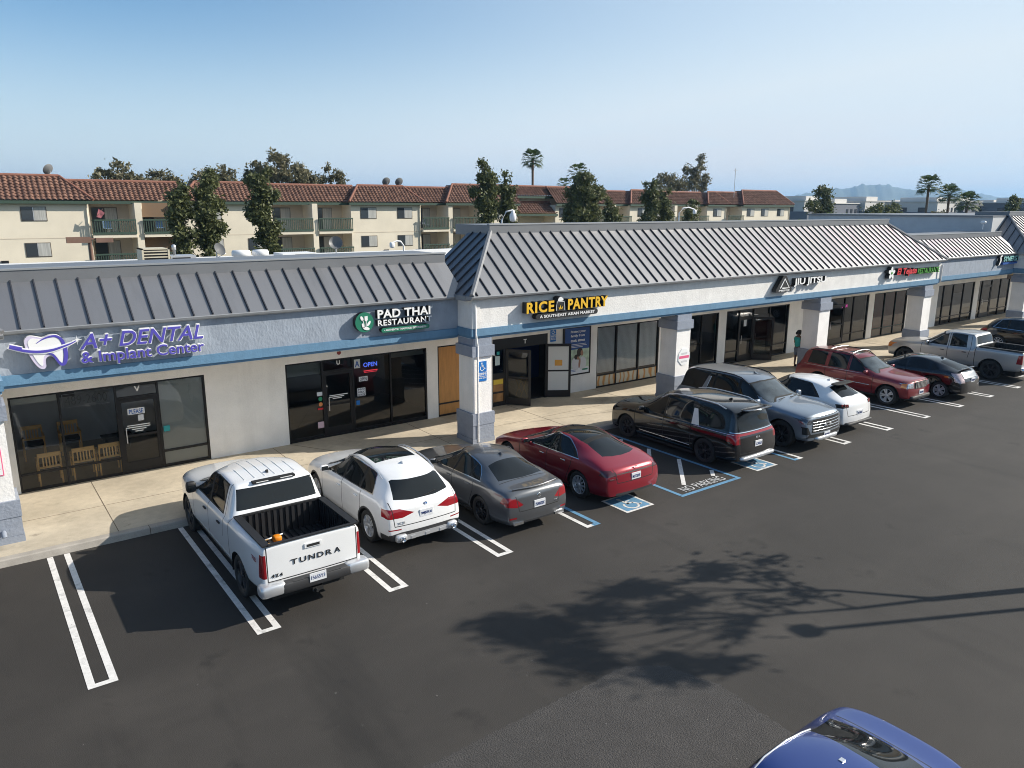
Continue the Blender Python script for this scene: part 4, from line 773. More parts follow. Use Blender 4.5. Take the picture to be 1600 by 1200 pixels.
# ------------------------------------------------------------ trees
def leafmat(name, c1, c2, tr_=.25):
    m = bpy.data.materials.new(name); m.use_nodes = True; t = m.node_tree; b = t.nodes['Principled BSDF']; b.inputs['Roughness'].default_value = .55; b.inputs['Specular IOR Level'].default_value = .3
    g = t.nodes.new('ShaderNodeNewGeometry'); r = t.nodes.new('ShaderNodeValToRGB'); r.color_ramp.elements[0].color = (*c1, 1); r.color_ramp.elements[1].color = (*c2, 1)
    n = t.nodes.new('ShaderNodeTexNoise'); n.inputs['Scale'].default_value = .55; t.links.new(g.outputs['Position'], n.inputs[0])
    ad = t.nodes.new('ShaderNodeMath'); ad.operation = 'MULTIPLY_ADD'; ad.inputs[1].default_value = .6; t.links.new(g.outputs['Random Per Island'], ad.inputs[0]); s2 = t.nodes.new('ShaderNodeMath'); s2.operation = 'MULTIPLY'; s2.inputs[1].default_value = .5
    t.links.new(n.outputs[0], s2.inputs[0]); t.links.new(s2.outputs[0], ad.inputs[2]); t.links.new(ad.outputs[0], r.inputs[0]); t.links.new(r.outputs[0], b.inputs[0])
    tl = t.nodes.new('ShaderNodeBsdfTranslucent'); mx = t.nodes.new('ShaderNodeMixShader'); mx.inputs[0].default_value = tr_; t.links.new(r.outputs[0], tl.inputs[0]); t.links.new(b.outputs[0], mx.inputs[1]); t.links.new(tl.outputs[0], mx.inputs[2]); t.links.new(mx.outputs[0], t.nodes['Material Output'].inputs[0]); return m
LEAF = leafmat('evergreen_leaves', (.028, .042, .016), (.19, .205, .085)); EUC = leafmat('eucalyptus_leaves', (.06, .065, .038), (.26, .235, .14)); PALM = leafmat('palm_fronds', (.02, .045, .012), (.10, .14, .05)); BUSH = leafmat('bright_leaves', (.04, .08, .012), (.16, .22, .05))
bark = mat('grey_bark', (.20, .17, .13), .9, var=.25, vscale=3); bark_p = mat('palm_bark', (.15, .10, .07), .9, var=.2, vscale=4)
def crown(blobs, n, size, lm, clump=.45, rnd=None):
    """leaf faces gathered in small clumps spread through the blobs' volumes"""
    R = rnd or random; m = MB(); vol = [b[3]*b[4]*b[5] for b in blobs]; tot = sum(vol); V = []; F = []
    for b, v in zip(blobs, vol):
        nb = max(20, int(n*v/tot)); nc = max(3, nb//26)
        for _ in range(nc):
            while True:
                p = Vector((R.uniform(-1, 1), R.uniform(-1, 1), R.uniform(-1, 1)))
                if p.length < 1: break
            p = p*(.55+.45*R.random()); c = Vector((b[0]+p.x*b[3], b[1]+p.y*b[4], b[2]+p.z*b[5])); cs = clump*R.uniform(.5, 1.3)
            for _ in range(26):
                q = c+Vector((R.gauss(0, .5), R.gauss(0, .5), R.gauss(0, .42)))*cs; s = size*R.uniform(.5, 1.25)
                a = Vector((R.gauss(0, 1), R.gauss(0, 1), R.gauss(0, 1))).normalized(); bb = a.cross(Vector((R.gauss(0, 1), R.gauss(0, 1), R.gauss(0, 1)))).normalized()
                k = len(V); V += [q-a*s, q+bb*s*.45, q+a*s, q-bb*s*.45]; F.append((k, k+1, k+2, k+3))
    m.add(V, F, lm); return m
def tree(name, x, y, blobs, n, size, lm, lab, trunk_r=.16, h0=0, cat='tree', group=None, clump=.45, limbs=4, lean=0):
    e_ = empty(name, (x, y, h0), label=lab, cat=cat, group=group)
    top_ = max(b[2] for b in blobs); m = MB(); pts = [(x+lean*t*t+.12*sin(4*t+x), y, h0+(top_-h0)*.93*t) for t in (0, .25, .5, .75, 1)]
    m.tube(pts, [trunk_r*(1-.8*t) for t in (0, .25, .5, .75, 1)], bark, 8)
    m.build('trunk', e_)
    m = MB()
    for b in blobs:
        z = max(h0+.5, b[2]-abs(b[0]-x)*.9-b[5]*.8); z = min(z, top_*.9); m.tube([(x, y, z), ((x+b[0])/2+.1, (y+b[1])/2, (z+b[2])/2-.1), (b[0], b[1], b[2]+b[5]*.3)], [trunk_r*.5, trunk_r*.32, trunk_r*.1], bark, 6)
    m.build('limbs', e_)
    crown(blobs, n, size, lm, clump).build('crown', e_); return e_
def interp_(tab, x):
    for (a, b), (c, d_) in zip(tab, tab[1:]):
        if x <= c: return b+(d_-b)*(x-a)/(c-a)
    return tab[-1][1]
def column(x, y, w_, z0, z1, seed, gaps=.25):
    R = random.Random(seed); bl = []; n = max(5, int((z1-z0)/(w_*.62)))
    for i in range(n):
        t = i/(n-1); ww = w_*interp_([(0, .55), (.3, .72), (.6, 1.0), (.85, .9), (1, .5)], t)*R.uniform(.8, 1.15)
        bl.append((x+R.uniform(-.35, .35)*w_, y+R.uniform(-.3, .3)*w_, z0+(z1-z0)*t*.96, ww*.62, ww*.6, ww*.62))
        if R.random() > gaps: bl.append((x+R.choice((-1, 1))*ww*.7, y+R.uniform(-.4, .4), z0+(z1-z0)*t+R.uniform(-.4, .4), ww*.38, ww*.4, ww*.4))
    return bl
G1 = 'evergreen trees between the mall and the apartments'
for i, (x, w_, z1, n, lab) in enumerate(((12.6, .9, 8.6, 4200, 'thin ivy-like evergreen tree, left one of the left pair before the tiled roof'), (14.5, 1.05, 9.6, 6500, 'taller evergreen right of the thin one in the left pair before the tiled roof'), (18.45, 1.15, 9.9, 8000, 'broad dark evergreen column standing alone before the left tiled roof'),
    (38.0, 1.35, 10.8, 6000, 'pointed evergreen rising above the middle ridge of the apartments'), (40.6, .9, 9.6, 3000, 'slim evergreen beside the dome camera'), (49.8, 2.5, 10.9, 14000, 'widest evergreen tree with a palm crown behind, in front of the apartments'), (53.4, 1.1, 7.6, 2600, 'small evergreen right of the widest tree'),
    (59.0, 1.25, 9.7, 4200, 'evergreen column with a bare top left of the roof lamp'), (60.9, 1.2, 8.6, 3800, 'evergreen column directly left of the roof lamp'), (65.8, 1.4, 7.9, 2600, 'low dark evergreen right of the roof lamp'))):
    bl_ = column(x, 45, w_, 1.6 if i < 3 else 3.4, z1, 11+i*3, .05) if i != 5 else [(49.6, 45, 4.6, 1.5, 1.5, 1.4), (48.9, 45, 6.4, 1.5, 1.4, 1.4), (50.3, 45, 6.6, 1.4, 1.4, 1.3), (49.3, 45, 8.3, 1.6, 1.4, 1.3), (50.8, 45, 8.4, 1.2, 1.2, 1.0), (49.7, 45, 9.7, 1.2, 1.1, .8), (51.6, 45, 8.6, .8, .8, .6)]
    tree('evergreen_tree', x, 45+(i % 3)*.6, bl_, int(n*1.9), .17, LEAF, lab, .13, group=G1, clump=.38)
G2 = 'eucalyptus trees beyond the apartments'
R = random.Random(5)
def euc(x, y, w_, zc, zt, n, lab, k=9, seed=1):
    R = random.Random(seed); bl = []
    for i in range(k):
        a = (i+.5)/k; xx = x+(a-.5)*2*w_; hh = (zt-zc)*(1-abs(a-.5)*R.uniform(.6, 1.5)); bl.append((xx, y+R.uniform(-1, 1), zc+hh*R.uniform(.65, 1), w_*.26*R.uniform(.7, 1.3), 1.1, (zt-zc)*.22*R.uniform(.8, 1.3)))
        bl.append((xx+R.uniform(-.5, .5), y+R.uniform(-1, 1), zc+hh*.4, w_*.28, 1.2, (zt-zc)*.26))
    tree('eucalyptus_tree', x, y, bl, n, .22, EUC, lab, .22, group=G2, clump=.5)
euc(14.0, 75, 1.9, 9.0, 11.3, 1500, 'sparse eucalyptus with see-through clumps beyond the left roof', 5, 3); euc(18.0, 76, 2.2, 8.8, 10.5, 1900, 'low spreading eucalyptus beyond the roof right of the sparse one', 6, 4)
euc(23.2, 74, 2.5, 8.8, 11.3, 2300, 'light eucalyptus crown behind the left pair of evergreens', 7, 6); euc(30.8, 75, 3.5, 9, 12.9, 6500, 'tall dense eucalyptus mass behind the lone broad evergreen', 9, 8); euc(37.2, 76, 1.8, 9, 12.1, 1300, 'thin eucalyptus with separate clumps at the right end of the left group', 4, 9)
euc(106.3, 85, 3.3, 9, 14.6, 4600, 'eucalyptus with dark drooping crown left of the tallest far one', 8, 12); euc(113.4, 85, 2.7, 9, 16.8, 4600, 'tallest eucalyptus above the right part of the apartment roof', 7, 14)
def palm(x, y, z, r, lab, h0=0, n=46, g='fan palms', seed=1, skirt=True):
    R = random.Random(seed); e_ = empty('palm_tree', (x, y, h0), label=lab, cat='palm tree', group=g); m = MB(); m.tube([(x, y, h0), (x+.1, y, (z+h0)/2), (x, y, z)], [r*.12, r*.085, r*.10], bark_p, 8); m.build('trunk', e_)
    m = MB()
    for k in range(n):
        az = k*2.399; el = 1.25-1.9*(k/n); L_ = r*R.uniform(.8, 1.05); d = Vector((cos(az)*cos(el), sin(az)*cos(el), sin(el))); c = Vector((x, y, z)); tip = c+d*L_*.62; sd_ = d.cross(Vector((0, 0, 1)));  sd_ = sd_.normalized() if sd_.length > .05 else Vector((1, 0, 0)); un = sd_.cross(d)
        m.tube([c, tip], r*.012, PALM, 3, False, False)
        for j in range(9):
            a = (j-4)*.24; dd = (d*cos(a)+sd_*sin(a)); p1 = tip+dd*L_*.30+un*.02; p2 = tip+dd*L_*.5-Vector((0, 0, L_*R.uniform(.08, .22))); q = dd.cross(un)*r*.035
            m.poly([tip, p1+q, p2, p1-q], PALM)
    m.build('crown', e_)
palm(66.8, 75, 13.5, 1.75, 'slender fan palm standing above the tiled ridge in the middle', seed=3); palm(73.5, 76, 10.2, 1.3, 'fan palm whose crown just clears the ridge right of the slender one', n=30, seed=5); palm(51.2, 47.5, 10.4, 1.2, 'fan palm crown poking out of the widest evergreen', n=30, seed=6); palm(2.4, 72, 10.6, 1.5, 'palm crown peeking over the tiled ridge at the far left', n=30, seed=7)
# right side far away
def pal(px_x, y, z, r, lab, seed): palm(px_x, y, z, r, lab, seed=seed, g='palms right of the apartments')
pal(116, 44, 10.3, 1.9, 'tallest far palm in front of the hill at the right', 21); pal(120.5, 43, 9.0, 1.9, 'shorter far palm touching the tallest one', 22); pal(129, 44, 7.9, 2.1, 'lowest bushy palm right of the touching pair', 23)
def small(x, y, bl, n, lm, lab, nm='far_tree'): tree(nm, x, y, bl, n, .28, lm, lab, .2, cat='tree', group='trees right of the apartments', clump=.6)
small(112, 58, [(112, 58, 7, 1.9, 1.5, 2.2), (111.6, 58, 9.4, 1.3, 1.2, 1.3), (109, 58, 7.4, 1.5, 1, .9)], 3600, LEAF, 'round tree in front of the highest point of the hill'); small(116, 52, [(116, 52, 5.6, 1.9, 1.5, 1.9), (117, 52, 7, 1, 1, 1)], 2400, LEAF, 'dark tree left of the far palms'); small(119, 50, [(119, 50, 5.6, 1.9, 1.5, 1.2)], 1800, LEAF, 'low shrub-like tree just left of the far palms')
small(124, 36, [(124, 36, 5.6, 1.2, 1.2, 1.6), (124.8, 36, 7.3, .9, .9, 1.0), (125.6, 36, 8.4, .7, .7, .6)], 2200, LEAF, 'leaning columnar tree left of the two at the right edge'); small(127, 33.4, [(127, 33.4, 5.4, 1.1, 1.1, 1.5), (127.6, 33.4, 7.4, .9, .9, 1.3), (128.4, 33.4, 9.0, .5, .5, .7)], 2200, LEAF, 'taller leaning columnar tree near the right edge')
small(140, 62, [(140, 62, 5.6, 2.6, 2, 2.0), (142, 62, 7.2, 1.5, 1, 1)], 2200, LEAF, 'tree in front of the slate townhouses left of the round tree'); small(131, 49, [(131, 49, 5.2, 2.0, 1.6, 1.7)], 1600, EUC, 'olive bush-like tree between the far palms and the round tree'); small(141, 36, [(141, 36, 5.6, 1.6, 1.6, 1.2)], 1200, LEAF, 'small dark tree between the two leaning trees'); small(150, 36, [(150, 36, 5.6, 2.5, 2, 1.7)], 2000, EUC, 'brownish round tree before the far roofs near the right edge'); small(160, 33, [(160, 33, 5.4, 3, 2, 1.2)], 2000, LEAF, 'wide low tree by the right edge under the hills')
def bushes(x, y, w_, z, n, lab, seed):
    R = random.Random(seed); bl = [(x+R.uniform(-w_, w_), y+R.uniform(-1, 1), z*R.uniform(.6, .9), 1.5, 1.3, 1.2) for _ in range(7)]; tree('leafy_bush', x, y, bl, n, .25, BUSH, lab, .1, cat='bush', group='bright green bushes by the apartment end', clump=.6)
bushes(100, 52, 2.5, 5.3, 3600, 'yellow-green bush at the right end of the apartments', 1); bushes(106, 51, 2.5, 6.2, 4200, 'larger bright green bush right of the apartment end', 2); bushes(112, 49, 2, 5.4, 2600, 'bright green bush before the grey far buildings', 3)
# far townhouses
fw = mat('far_white_render', (.60, .58, .55), .9, var=.04, vscale=.2); fg = mat('far_slate_render', (.16, .17, .20), .9); fdk = mat('far_dark_window', (.04, .045, .055), .3)
def house(x, y, w_, z, tone, lab, seed):
    R = random.Random(seed); e_ = empty('townhouse', (x, y, 0), label=lab, cat='townhouse', group='far flat-roofed townhouses'); m = MB(); m.box(x, x+w_, y, y+14, 0, z, fw if tone else fg); m.box(x+w_*.3, x+w_*.75, y+2, y+12, z, z+1.3, fw); m.box(x-.2, x+w_+.2, y-.2, y+14.2, z-.05, z+.2, fw); m.build('wall', e_)
    m = MB(); m.box(x-.25, x+w_*.62, y-1.2, y+13, 0, z-2.6, fg); m.box(x+w_*.62, x+w_+.1, y-.4, y, 0, z-3.4, fg if tone else fw); m.build('bay', e_)
    for k in range(3):
        m = MB(); xx = x+w_*(.5+.16*k); m.box(xx, xx+w_*.08, y-.06, y-.02, z-3, z-1.4, fdk); m.box(xx, xx+w_*.08, y-.06, y-.02, z-6, z-4.4, fdk); m.build('window', e_)
    m = MB(); m.box(x-.06, x-.02, y+3, y+5, z-3, z-1.4, fdk); m.box(x-.06, x-.02, y+8, y+10, z-3, z-1.4, fdk); m.build('window', e_)
for i, (x, y, w_, z, tn) in enumerate(((176, 103, 12, 8.8, 1), (189, 103, 13, 8.2, 0), (203, 102, 13, 8.9, 1), (217, 101, 12, 8.0, 0), (214, 88, 12, 8.7, 1), (227, 87, 11, 8.8, 0), (239, 84, 13, 8.2, 1), (236, 72, 12, 8.6, 0), (249, 70, 12, 8.0, 1), (262, 68, 12, 7.6, 1), (258, 54, 13, 7.4, 1))):
    house(x, y, w_, z, tn, ['white and slate townhouse', 'dark slate townhouse', 'pale townhouse with tall penthouse', 'slate townhouse with pale cornice', 'white townhouse behind the round tree', 'slate townhouse behind the round tree', 'white townhouse left of the far palms', 'slate townhouse behind the far palms', 'white townhouse right of the far palms', 'low white townhouse between palms and leaning trees', 'low white building behind the leaning trees'][i]+', %s in the far row' % ['first', 'second', 'third', 'fourth', 'fifth', 'sixth', 'seventh', 'eighth', 'ninth', 'tenth', 'last'][i], i)
# hills
def hill(pts, name, depth, col, seed):
    m = MB(); n = 90; V = []; F = []; rows = 14; R = random.Random(seed)
    def hh(t):
        t *= len(pts)-1; i = min(int(t), len(pts)-2); f = t-i; return [pts[i][c]*(1-f)+pts[i+1][c]*f for c in (0, 1, 2)]
    for j in range(rows+1):
        s = j/rows
        for i in range(n+1):
            x, y, z = hh(i/n); d = Vector((x, y)).normalized(); q = (s-.5)*2*depth; f = cos(min(1, abs(s-.5)*2)*pi/2)
            rid = 1+.10*sin(i*.55+seed)*(1-abs(f-.5))+.06*sin(i*1.7+j)
            zz = (z*f*(rid if j != rows//2 else 1))
            V.append((x+d.x*q, y+d.y*q, max(-1, zz)))
    F = [(j*(n+1)+i, j*(n+1)+i+1, (j+1)*(n+1)+i+1, (j+1)*(n+1)+i) for j in range(rows) for i in range(n)]
    m.add(V, F, col, True); m.build(name, kind='structure')
hillm = mat('chaparral_hillside', (.06, .075, .05), .95, var=.35, vscale=.012, var2=.25, v2scale=.004)
D = 5000
def hp(px_, z):  # direction seen to the east-north-east
    a = YAW+math.atan((px_-800)/1186.); return (D*sin(a)/1., D*cos(a), z)
hill([hp(1130, 0), hp(1180, 40), hp(1215, 66), hp(1245, 86), hp(1275, 106), hp(1305, 116), hp(1330, 133), hp(1355, 138), hp(1385, 120), hp(1420, 100), hp(1455, 78), hp(1490, 50), hp(1530, 20)], 'hill', 900, hillm, 2)
D = 6200
hill([hp(1380, 20), hp(1420, 100), hp(1450, 126), hp(1475, 132), hp(1505, 105), hp(1540, 80), hp(1565, 74), hp(1585, 60), hp(1610, 78), hp(1680, 110), hp(1760, 130)], 'far_hill', 900, hillm, 5)
# tree outside the frame on the right that throws its shadow over the lot
hx, hy = tr.x, tr.y; cot = 1/math.tan(SUN_EL)
def sh(x, y, z): return (x-hx*cot*z, y-hy*cot*z, z)   # point at height z whose shadow falls on (x, y)
def uvp(u, v): return (u*.8944+v*.4472, -u*.4472+v*.8944)
bl = []
bx, by = uvp(21.3, .3)
for us, v, r in ((6.4, .78, .50), (7.2, .55, .60), (8.1, .85, .45), (7.6, -.05, .40), (7.6, -.75, .38), (8.6, -1.0, .48), (9.6, -1.05, .30), (8.7, 1.45, .42), (9.5, 1.75, .45), (10.9, 2.1, .45), (9.5, .75, .34), (10.4, 1.05, .32), (12.1, 1.7, .26), (12.3, .9, .2), (11.9, 2.3, .2), (10.2, -.15, .30), (9.3, 0.35, .2), (11.2, .6, .2)):
    x, y = uvp(21.3, v); bl.append((x+random.uniform(-.3, .3), y, (21.3-us)/1.632, r, r, r*.62))
e_ = empty('lot_tree', (bx, by, 0), label='slim tree outside the frame to the right whose shadow lies across the asphalt', cat='tree')
m = MB(); m.tube([(bx, by, 0), (bx, by, 2), (bx-.05, by, 4.2)], [.13, .11, .09], bark, 8); m.build('trunk', e_)
m = MB()
m.tube([(bx-.05, by, 4.1), (bx, by-.1, 5.2), (bx+.1, by-.1, 6.6)], [.06, .05, .03], bark, 6); m.tube([(bx-.05, by, 4.1), (bx+.2, by+.55, 5.1), (bx+.3, by+.9, 6.2)], [.055, .045, .03], bark, 6)
for i, b in enumerate(bl):
    r0 = (bx+.1, by-.1, 6.4) if b[1]-by < .6 else (bx+.25, by+.7, 5.7); r0 = (r0[0], r0[1], min(r0[2], b[2]-.25)); m.tube([r0, ((r0[0]+b[0])/2, (r0[1]+b[1])/2+.05, (r0[2]+b[2])/2), (b[0], b[1], b[2]+.15)], [.028, .022, .012], bark, 5)
m.build('limbs', e_); crown(bl, 4300, .105, LEAF, .33).build('crown', e_)
px_, py_ = uvp(21.6, -.33); e_ = empty('lamp_post', (px_, py_, 0), label='slim lamp post beside the lot tree outside the frame', cat='lamp post')
m = MB(); m.tube([(px_, py_, 0), (px_, py_, 6.2)], .06, alloy_dark, 8); m.build('pole', e_); m = MB(); m.blob((px_, py_, 6.15), (.28, .4, .22), alloy_dark, .35); m.build('lamp_head', e_)

# ------------------------------------------------------------ vehicles
def interp(tab, x):
    if x <= tab[0][0]: return tab[0][1]
    for (a, b), (c, d) in zip(tab, tab[1:]):
        if x <= c: return b+(d-b)*(x-a)/(c-a) if c > a else d
    return tab[-1][1]
def pip(p, poly):
    x, y = p; c = False; n = len(poly); j = n-1
    for i in range(n):
        xi, yi = poly[i]; xj, yj = poly[j]
        if (yi > y) != (yj > y) and x < (xj-xi)*(y-yi)/(yj-yi)+xi: c = not c
        j = i
    return c
AX = {'side': (0, 2), 'front': (1, 2), 'rear': (1, 2), 'top': (0, 1)}
class Car:
    def __init__(s, S): s.S = S; s.parts = {}; s.build_shell()
    def T(s, x): return interp(s.S['top'], x)
    def edge(s, x):
        S = s.S; lo, hi = S.get('roofx', (0, 99))
        return min(s.T(x), s.T(x-S['sF']) if x < S['xm'] else 9, s.T(x+S['sR']) if x > S['xm'] else 9)
    def build_shell(s):
        S = s.S; L = S['L']; W2 = S['W']/2
        xs = sorted(set([0, .05, .18, L-.18, L-.05, L]+[x for x, _ in S['top'] if 0 < x < L]+S.get('st', [])))
        xs2 = [xs[0]]
        for x in xs[1:]:
            if x-xs2[-1] > .55:
                k = int((x-xs2[-1])/.42); a = xs2[-1]
                for j in range(1, k+1): xs2.append(a+(x-a)*j/(k+1))
            if x-xs2[-1] > .03: xs2.append(x)
        xs2[-1] = L; xs = xs2; N = len(xs); rings = []
        for x in xs:
            hw = W2*interp(S['hw'], x); zb = interp(S['belt'], x); zt = s.T(x); ze0 = s.edge(x); zs = interp(S['sill'], x)
            h = max(.012, zt-zb); he = max(.0, ze0-zb); g = min(1, max(0, (he-.05)/.28)); g = g*g*(3-2*g); rw = interp(S['rw'], x); crn = S['crown']
            y4 = hw*S.get('yb', .945)
            P = [(hw*.92, zs), (hw*.985, zs+.09), (hw*1.0, zs+.42*(zb-zs)), (hw*S.get('y3', .992), zb-.13), (hw*.978, zb-.04), (y4, zb)]
            low = [(y4*.93, zb+.5*h), (y4*.74, zb+.82*h), (y4*.5, zb+.95*h), (y4*.26, zt), (0, zt)]
            z6 = max(zb+.06, ze0-crn)
            hi = [(y4*.975, zb+.025), (rw, z6), (rw*.91, min(zt, ze0-crn*.28)), (rw*.45, zt-.006), (0, zt)]
            P += [(a[0]*(1-g)+b[0]*g, a[1]*(1-g)+b[1]*g) for a, b in zip(low, hi)]
            rings.append(P)
        V = []; F = []; idx = []
        for x, P in zip(xs, rings):
            row = []
            for (y, z) in [(-p[0], p[1]) for p in P[:-1]]+[P[-1]]+[(p[0], p[1]) for p in P[:-1]][::-1]: row.append(len(V)); V.append([x, y, z])
            idx.append(row)
        n = len(idx[0])
        for i in range(N-1):
            for j in range(n-1): F.append((idx[i][j], idx[i+1][j], idx[i+1][j+1], idx[i][j+1]))
        for e, flip in ((0, False), (N-1, True)):
            row = idx[e]; cap = [None]*6; cap[5] = row[5:n-5]
            for k in range(5):
                r = [row[k]]
                for c in range(6, n-6):
                    yr = V[row[c]][1]/max(1e-6, abs(V[row[5]][1])); yk = abs(V[row[k]][1]); r.append(len(V)); V.append([V[row[0]][0], yr*yk, V[row[k]][2]])
                r.append(row[n-1-k]); cap[k] = r
            for k in range(5):
                for c in range(len(cap[5])-1):
                    q = (cap[k][c], cap[k][c+1], cap[k+1][c+1], cap[k+1][c]); F.append(q[::-1] if not flip else q)
        kF, kR, fp, rp = S['kF'], S['kR'], S['fp'], S['rp']
        for v in V:
            x, y, z = v; a = min(1, abs(y)/W2); fa = max(0, 1-x/1.0); ra = max(0, 1-(L-x)/1.0)
            v[0] = x+(kF*a**2.6+0*interp(fp, z))*fa**1.3+interp(fp, z)*max(0, 1-x/.55)-(kR*a**2.8)*ra**1.3-interp(rp, z)*max(0, 1-(L-x)/.55)
        me = bpy.data.meshes.new('shell'); me.from_pydata(V, [], F); me.update()
        ob = bpy.data.objects.new('shell', me); COL.objects.link(ob); md = ob.modifiers.new('s', 'SUBSURF'); md.levels = 2; md.render_levels = 2
        dg = bpy.context.evaluated_depsgraph_get(); me2 = bpy.data.meshes.new_from_object(ob.evaluated_get(dg)); bpy.data.objects.remove(ob); bpy.data.meshes.remove(me)
        bm = bmesh.new(); bm.from_mesh(me2); bpy.data.meshes.remove(me2); bm.normal_update()
        up = sum(f.normal.z*f.calc_area() for f in bm.faces)
        if up < 0: bmesh.ops.reverse_faces(bm, faces=bm.faces[:]); bm.normal_update()
        s.bm = bm; s.bvh = BVHTree.FromBMesh(bm); s.lay = bm.faces.layers.int.new('tag'); s.tags = [('body', None)]
    def ztop(s, x, y=0):
        h = s.bvh.ray_cast(Vector((x, y, 4)), Vector((0, 0, -1))); return h[0].z if h[0] else 0
    def yside(s, x, z):
        h = s.bvh.ray_cast(Vector((x, 3, z)), Vector((0, -1, 0))); return h[0].y if h[0] else s.S['W']/2
    def xend(s, y, z, rear=True):
        h = s.bvh.ray_cast(Vector((s.S['L']+2 if rear else -2, y, z)), Vector((-1 if rear else 1, 0, 0))); return h[0].x if h[0] else (s.S['L'] if rear else 0)
    def imprint(s, nm, proj, poly, m, side=0, xr=None):
        """cut the outline poly into the shell, seen along proj, and tag the faces inside it"""
        bm = s.bm; a, b = AX[proj]; L = s.S['L']
        key = (nm, m); tg = next((i for i, t_ in enumerate(s.tags) if t_ == key), None)
        if tg is None: s.tags.append(key); tg = len(s.tags)-1
        ux = [p[0] for p in poly]; uy = [p[1] for p in poly]; x0, x1, y0, y1 = min(ux), max(ux), min(uy), max(uy)
        def ok(f):
            n = f.normal
            if proj == 'side': g = n.y*side > .25
            elif proj == 'rear': g = n.x > .18
            elif proj == 'front': g = n.x < -.18
            else: g = n.z > .2
            if not g: return False
            if xr and not (xr[0] <= f.calc_center_median().x <= xr[1]): return False
            vs = [v.co for v in f.verts]
            return max(v[a] for v in vs) > x0 and min(v[a] for v in vs) < x1 and max(v[b] for v in vs) > y0 and min(v[b] for v in vs) < y1
        sel = [f for f in bm.faces if ok(f)]
        n = len(poly)
        for i in range(n):
            p, q = poly[i], poly[(i+1) % n]; dx, dy = q[0]-p[0], q[1]-p[1]; l = math.hypot(dx, dy)
            if l < 1e-6: continue
            co = Vector((0, 0, 0)); no = Vector((0, 0, 0)); co[a] = p[0]; co[b] = p[1]; no[a] = -dy/l; no[b] = dx/l
            es = set(); vs = set()
            for f in sel: es.update(f.edges); vs.update(f.verts)
            r = bmesh.ops.bisect_plane(bm, geom=list(sel)+list(es)+list(vs), dist=2e-5, plane_co=co, plane_no=no)
            sel = [g for g in r['geom'] if isinstance(g, bmesh.types.BMFace)]
        for f in sel:
            c = f.calc_center_median()
            if pip((c[a], c[b]), poly): f[s.lay] = tg
    def sides(s, nm, poly, m, **k):
        s.imprint(nm+'|R', 'side', poly, m, 1, **k); s.imprint(nm+'|L', 'side', poly, m, -1, **k)
    def line(s, proj, pts, w=.018, side=None, xr=None):
        for (p, q) in zip(pts, pts[1:]):
            dx, dy = q[0]-p[0], q[1]-p[1]; l = math.hypot(dx, dy); nx, ny = -dy/l*w/2, dx/l*w/2
            pl = [(p[0]-nx, p[1]-ny), (q[0]-nx, q[1]-ny), (q[0]+nx, q[1]+ny), (p[0]+nx, p[1]+ny)]
            for sd_ in ((1, -1) if proj == 'side' else (0,)): s.imprint('body', proj, pl, GAP, sd_, xr=xr)
    def pane(s, x0b, x1b, x0t, x1t, lo=.045, hi=.045, n=4, cap=None):
        """side window outline between belt and roof edge"""
        pts = []
        for i in range(n+1): x = x0b+(x1b-x0b)*i/n; pts.append((x, interp(s.S['belt'], x)+lo))
        for i in range(n+1):
            x = x1t+(x0t-x1t)*i/n; z = max(interp(s.S['belt'], x)+lo+.01, s.edge(x)-s.S['crown']-hi+.02); pts.append((x, min(z, cap) if cap else z))
        return pts
    def finish(s, root, paintm):
        bm = s.bm; bm.normal_update(); bm.verts.ensure_lookup_table()
        groups = {}
        for f in bm.faces:
            nm, m = s.tags[f[s.lay]]
            if nm.startswith('cut'): continue
            groups.setdefault(nm, []).append(f)
        for nm, fs in groups.items():
            vm = {}; V = []; NN = []; F = []; MI = []; mats = []
            for f in fs:
                m = s.tags[f[s.lay]][1] or paintm
                if m not in mats: mats.append(m)
                MI.append(mats.index(m)); r = []
                for v in f.verts:
                    if v.index not in vm: vm[v.index] = len(V); V.append((s.S['L']/2-v.co.x, -v.co.y, v.co.z)); NN.append((-v.normal.x, -v.normal.y, v.normal.z))
                    r.append(vm[v.index])
                F.append(r)
            import re; base = re.sub(r'_\d+$', '', nm.split('|')[0]); me = bpy.data.meshes.new(base); me.from_pydata(V, [], F)
            for m in mats: me.materials.append(m)
            me.polygons.foreach_set('material_index', MI); me.polygons.foreach_set('use_smooth', [True]*len(F)); me.update()
            me.normals_split_custom_set_from_vertices(NN)
            o = bpy.data.objects.new(base, me); COL.objects.link(o); o.parent = root; s.parts[nm] = o
        bm.free()
    def put(s, mb, nm, parent):
        L = s.S['L']; mb.v = [(L/2-p[0], -p[1], p[2]) for p in mb.v]; return mb.build(nm, parent, world=False)
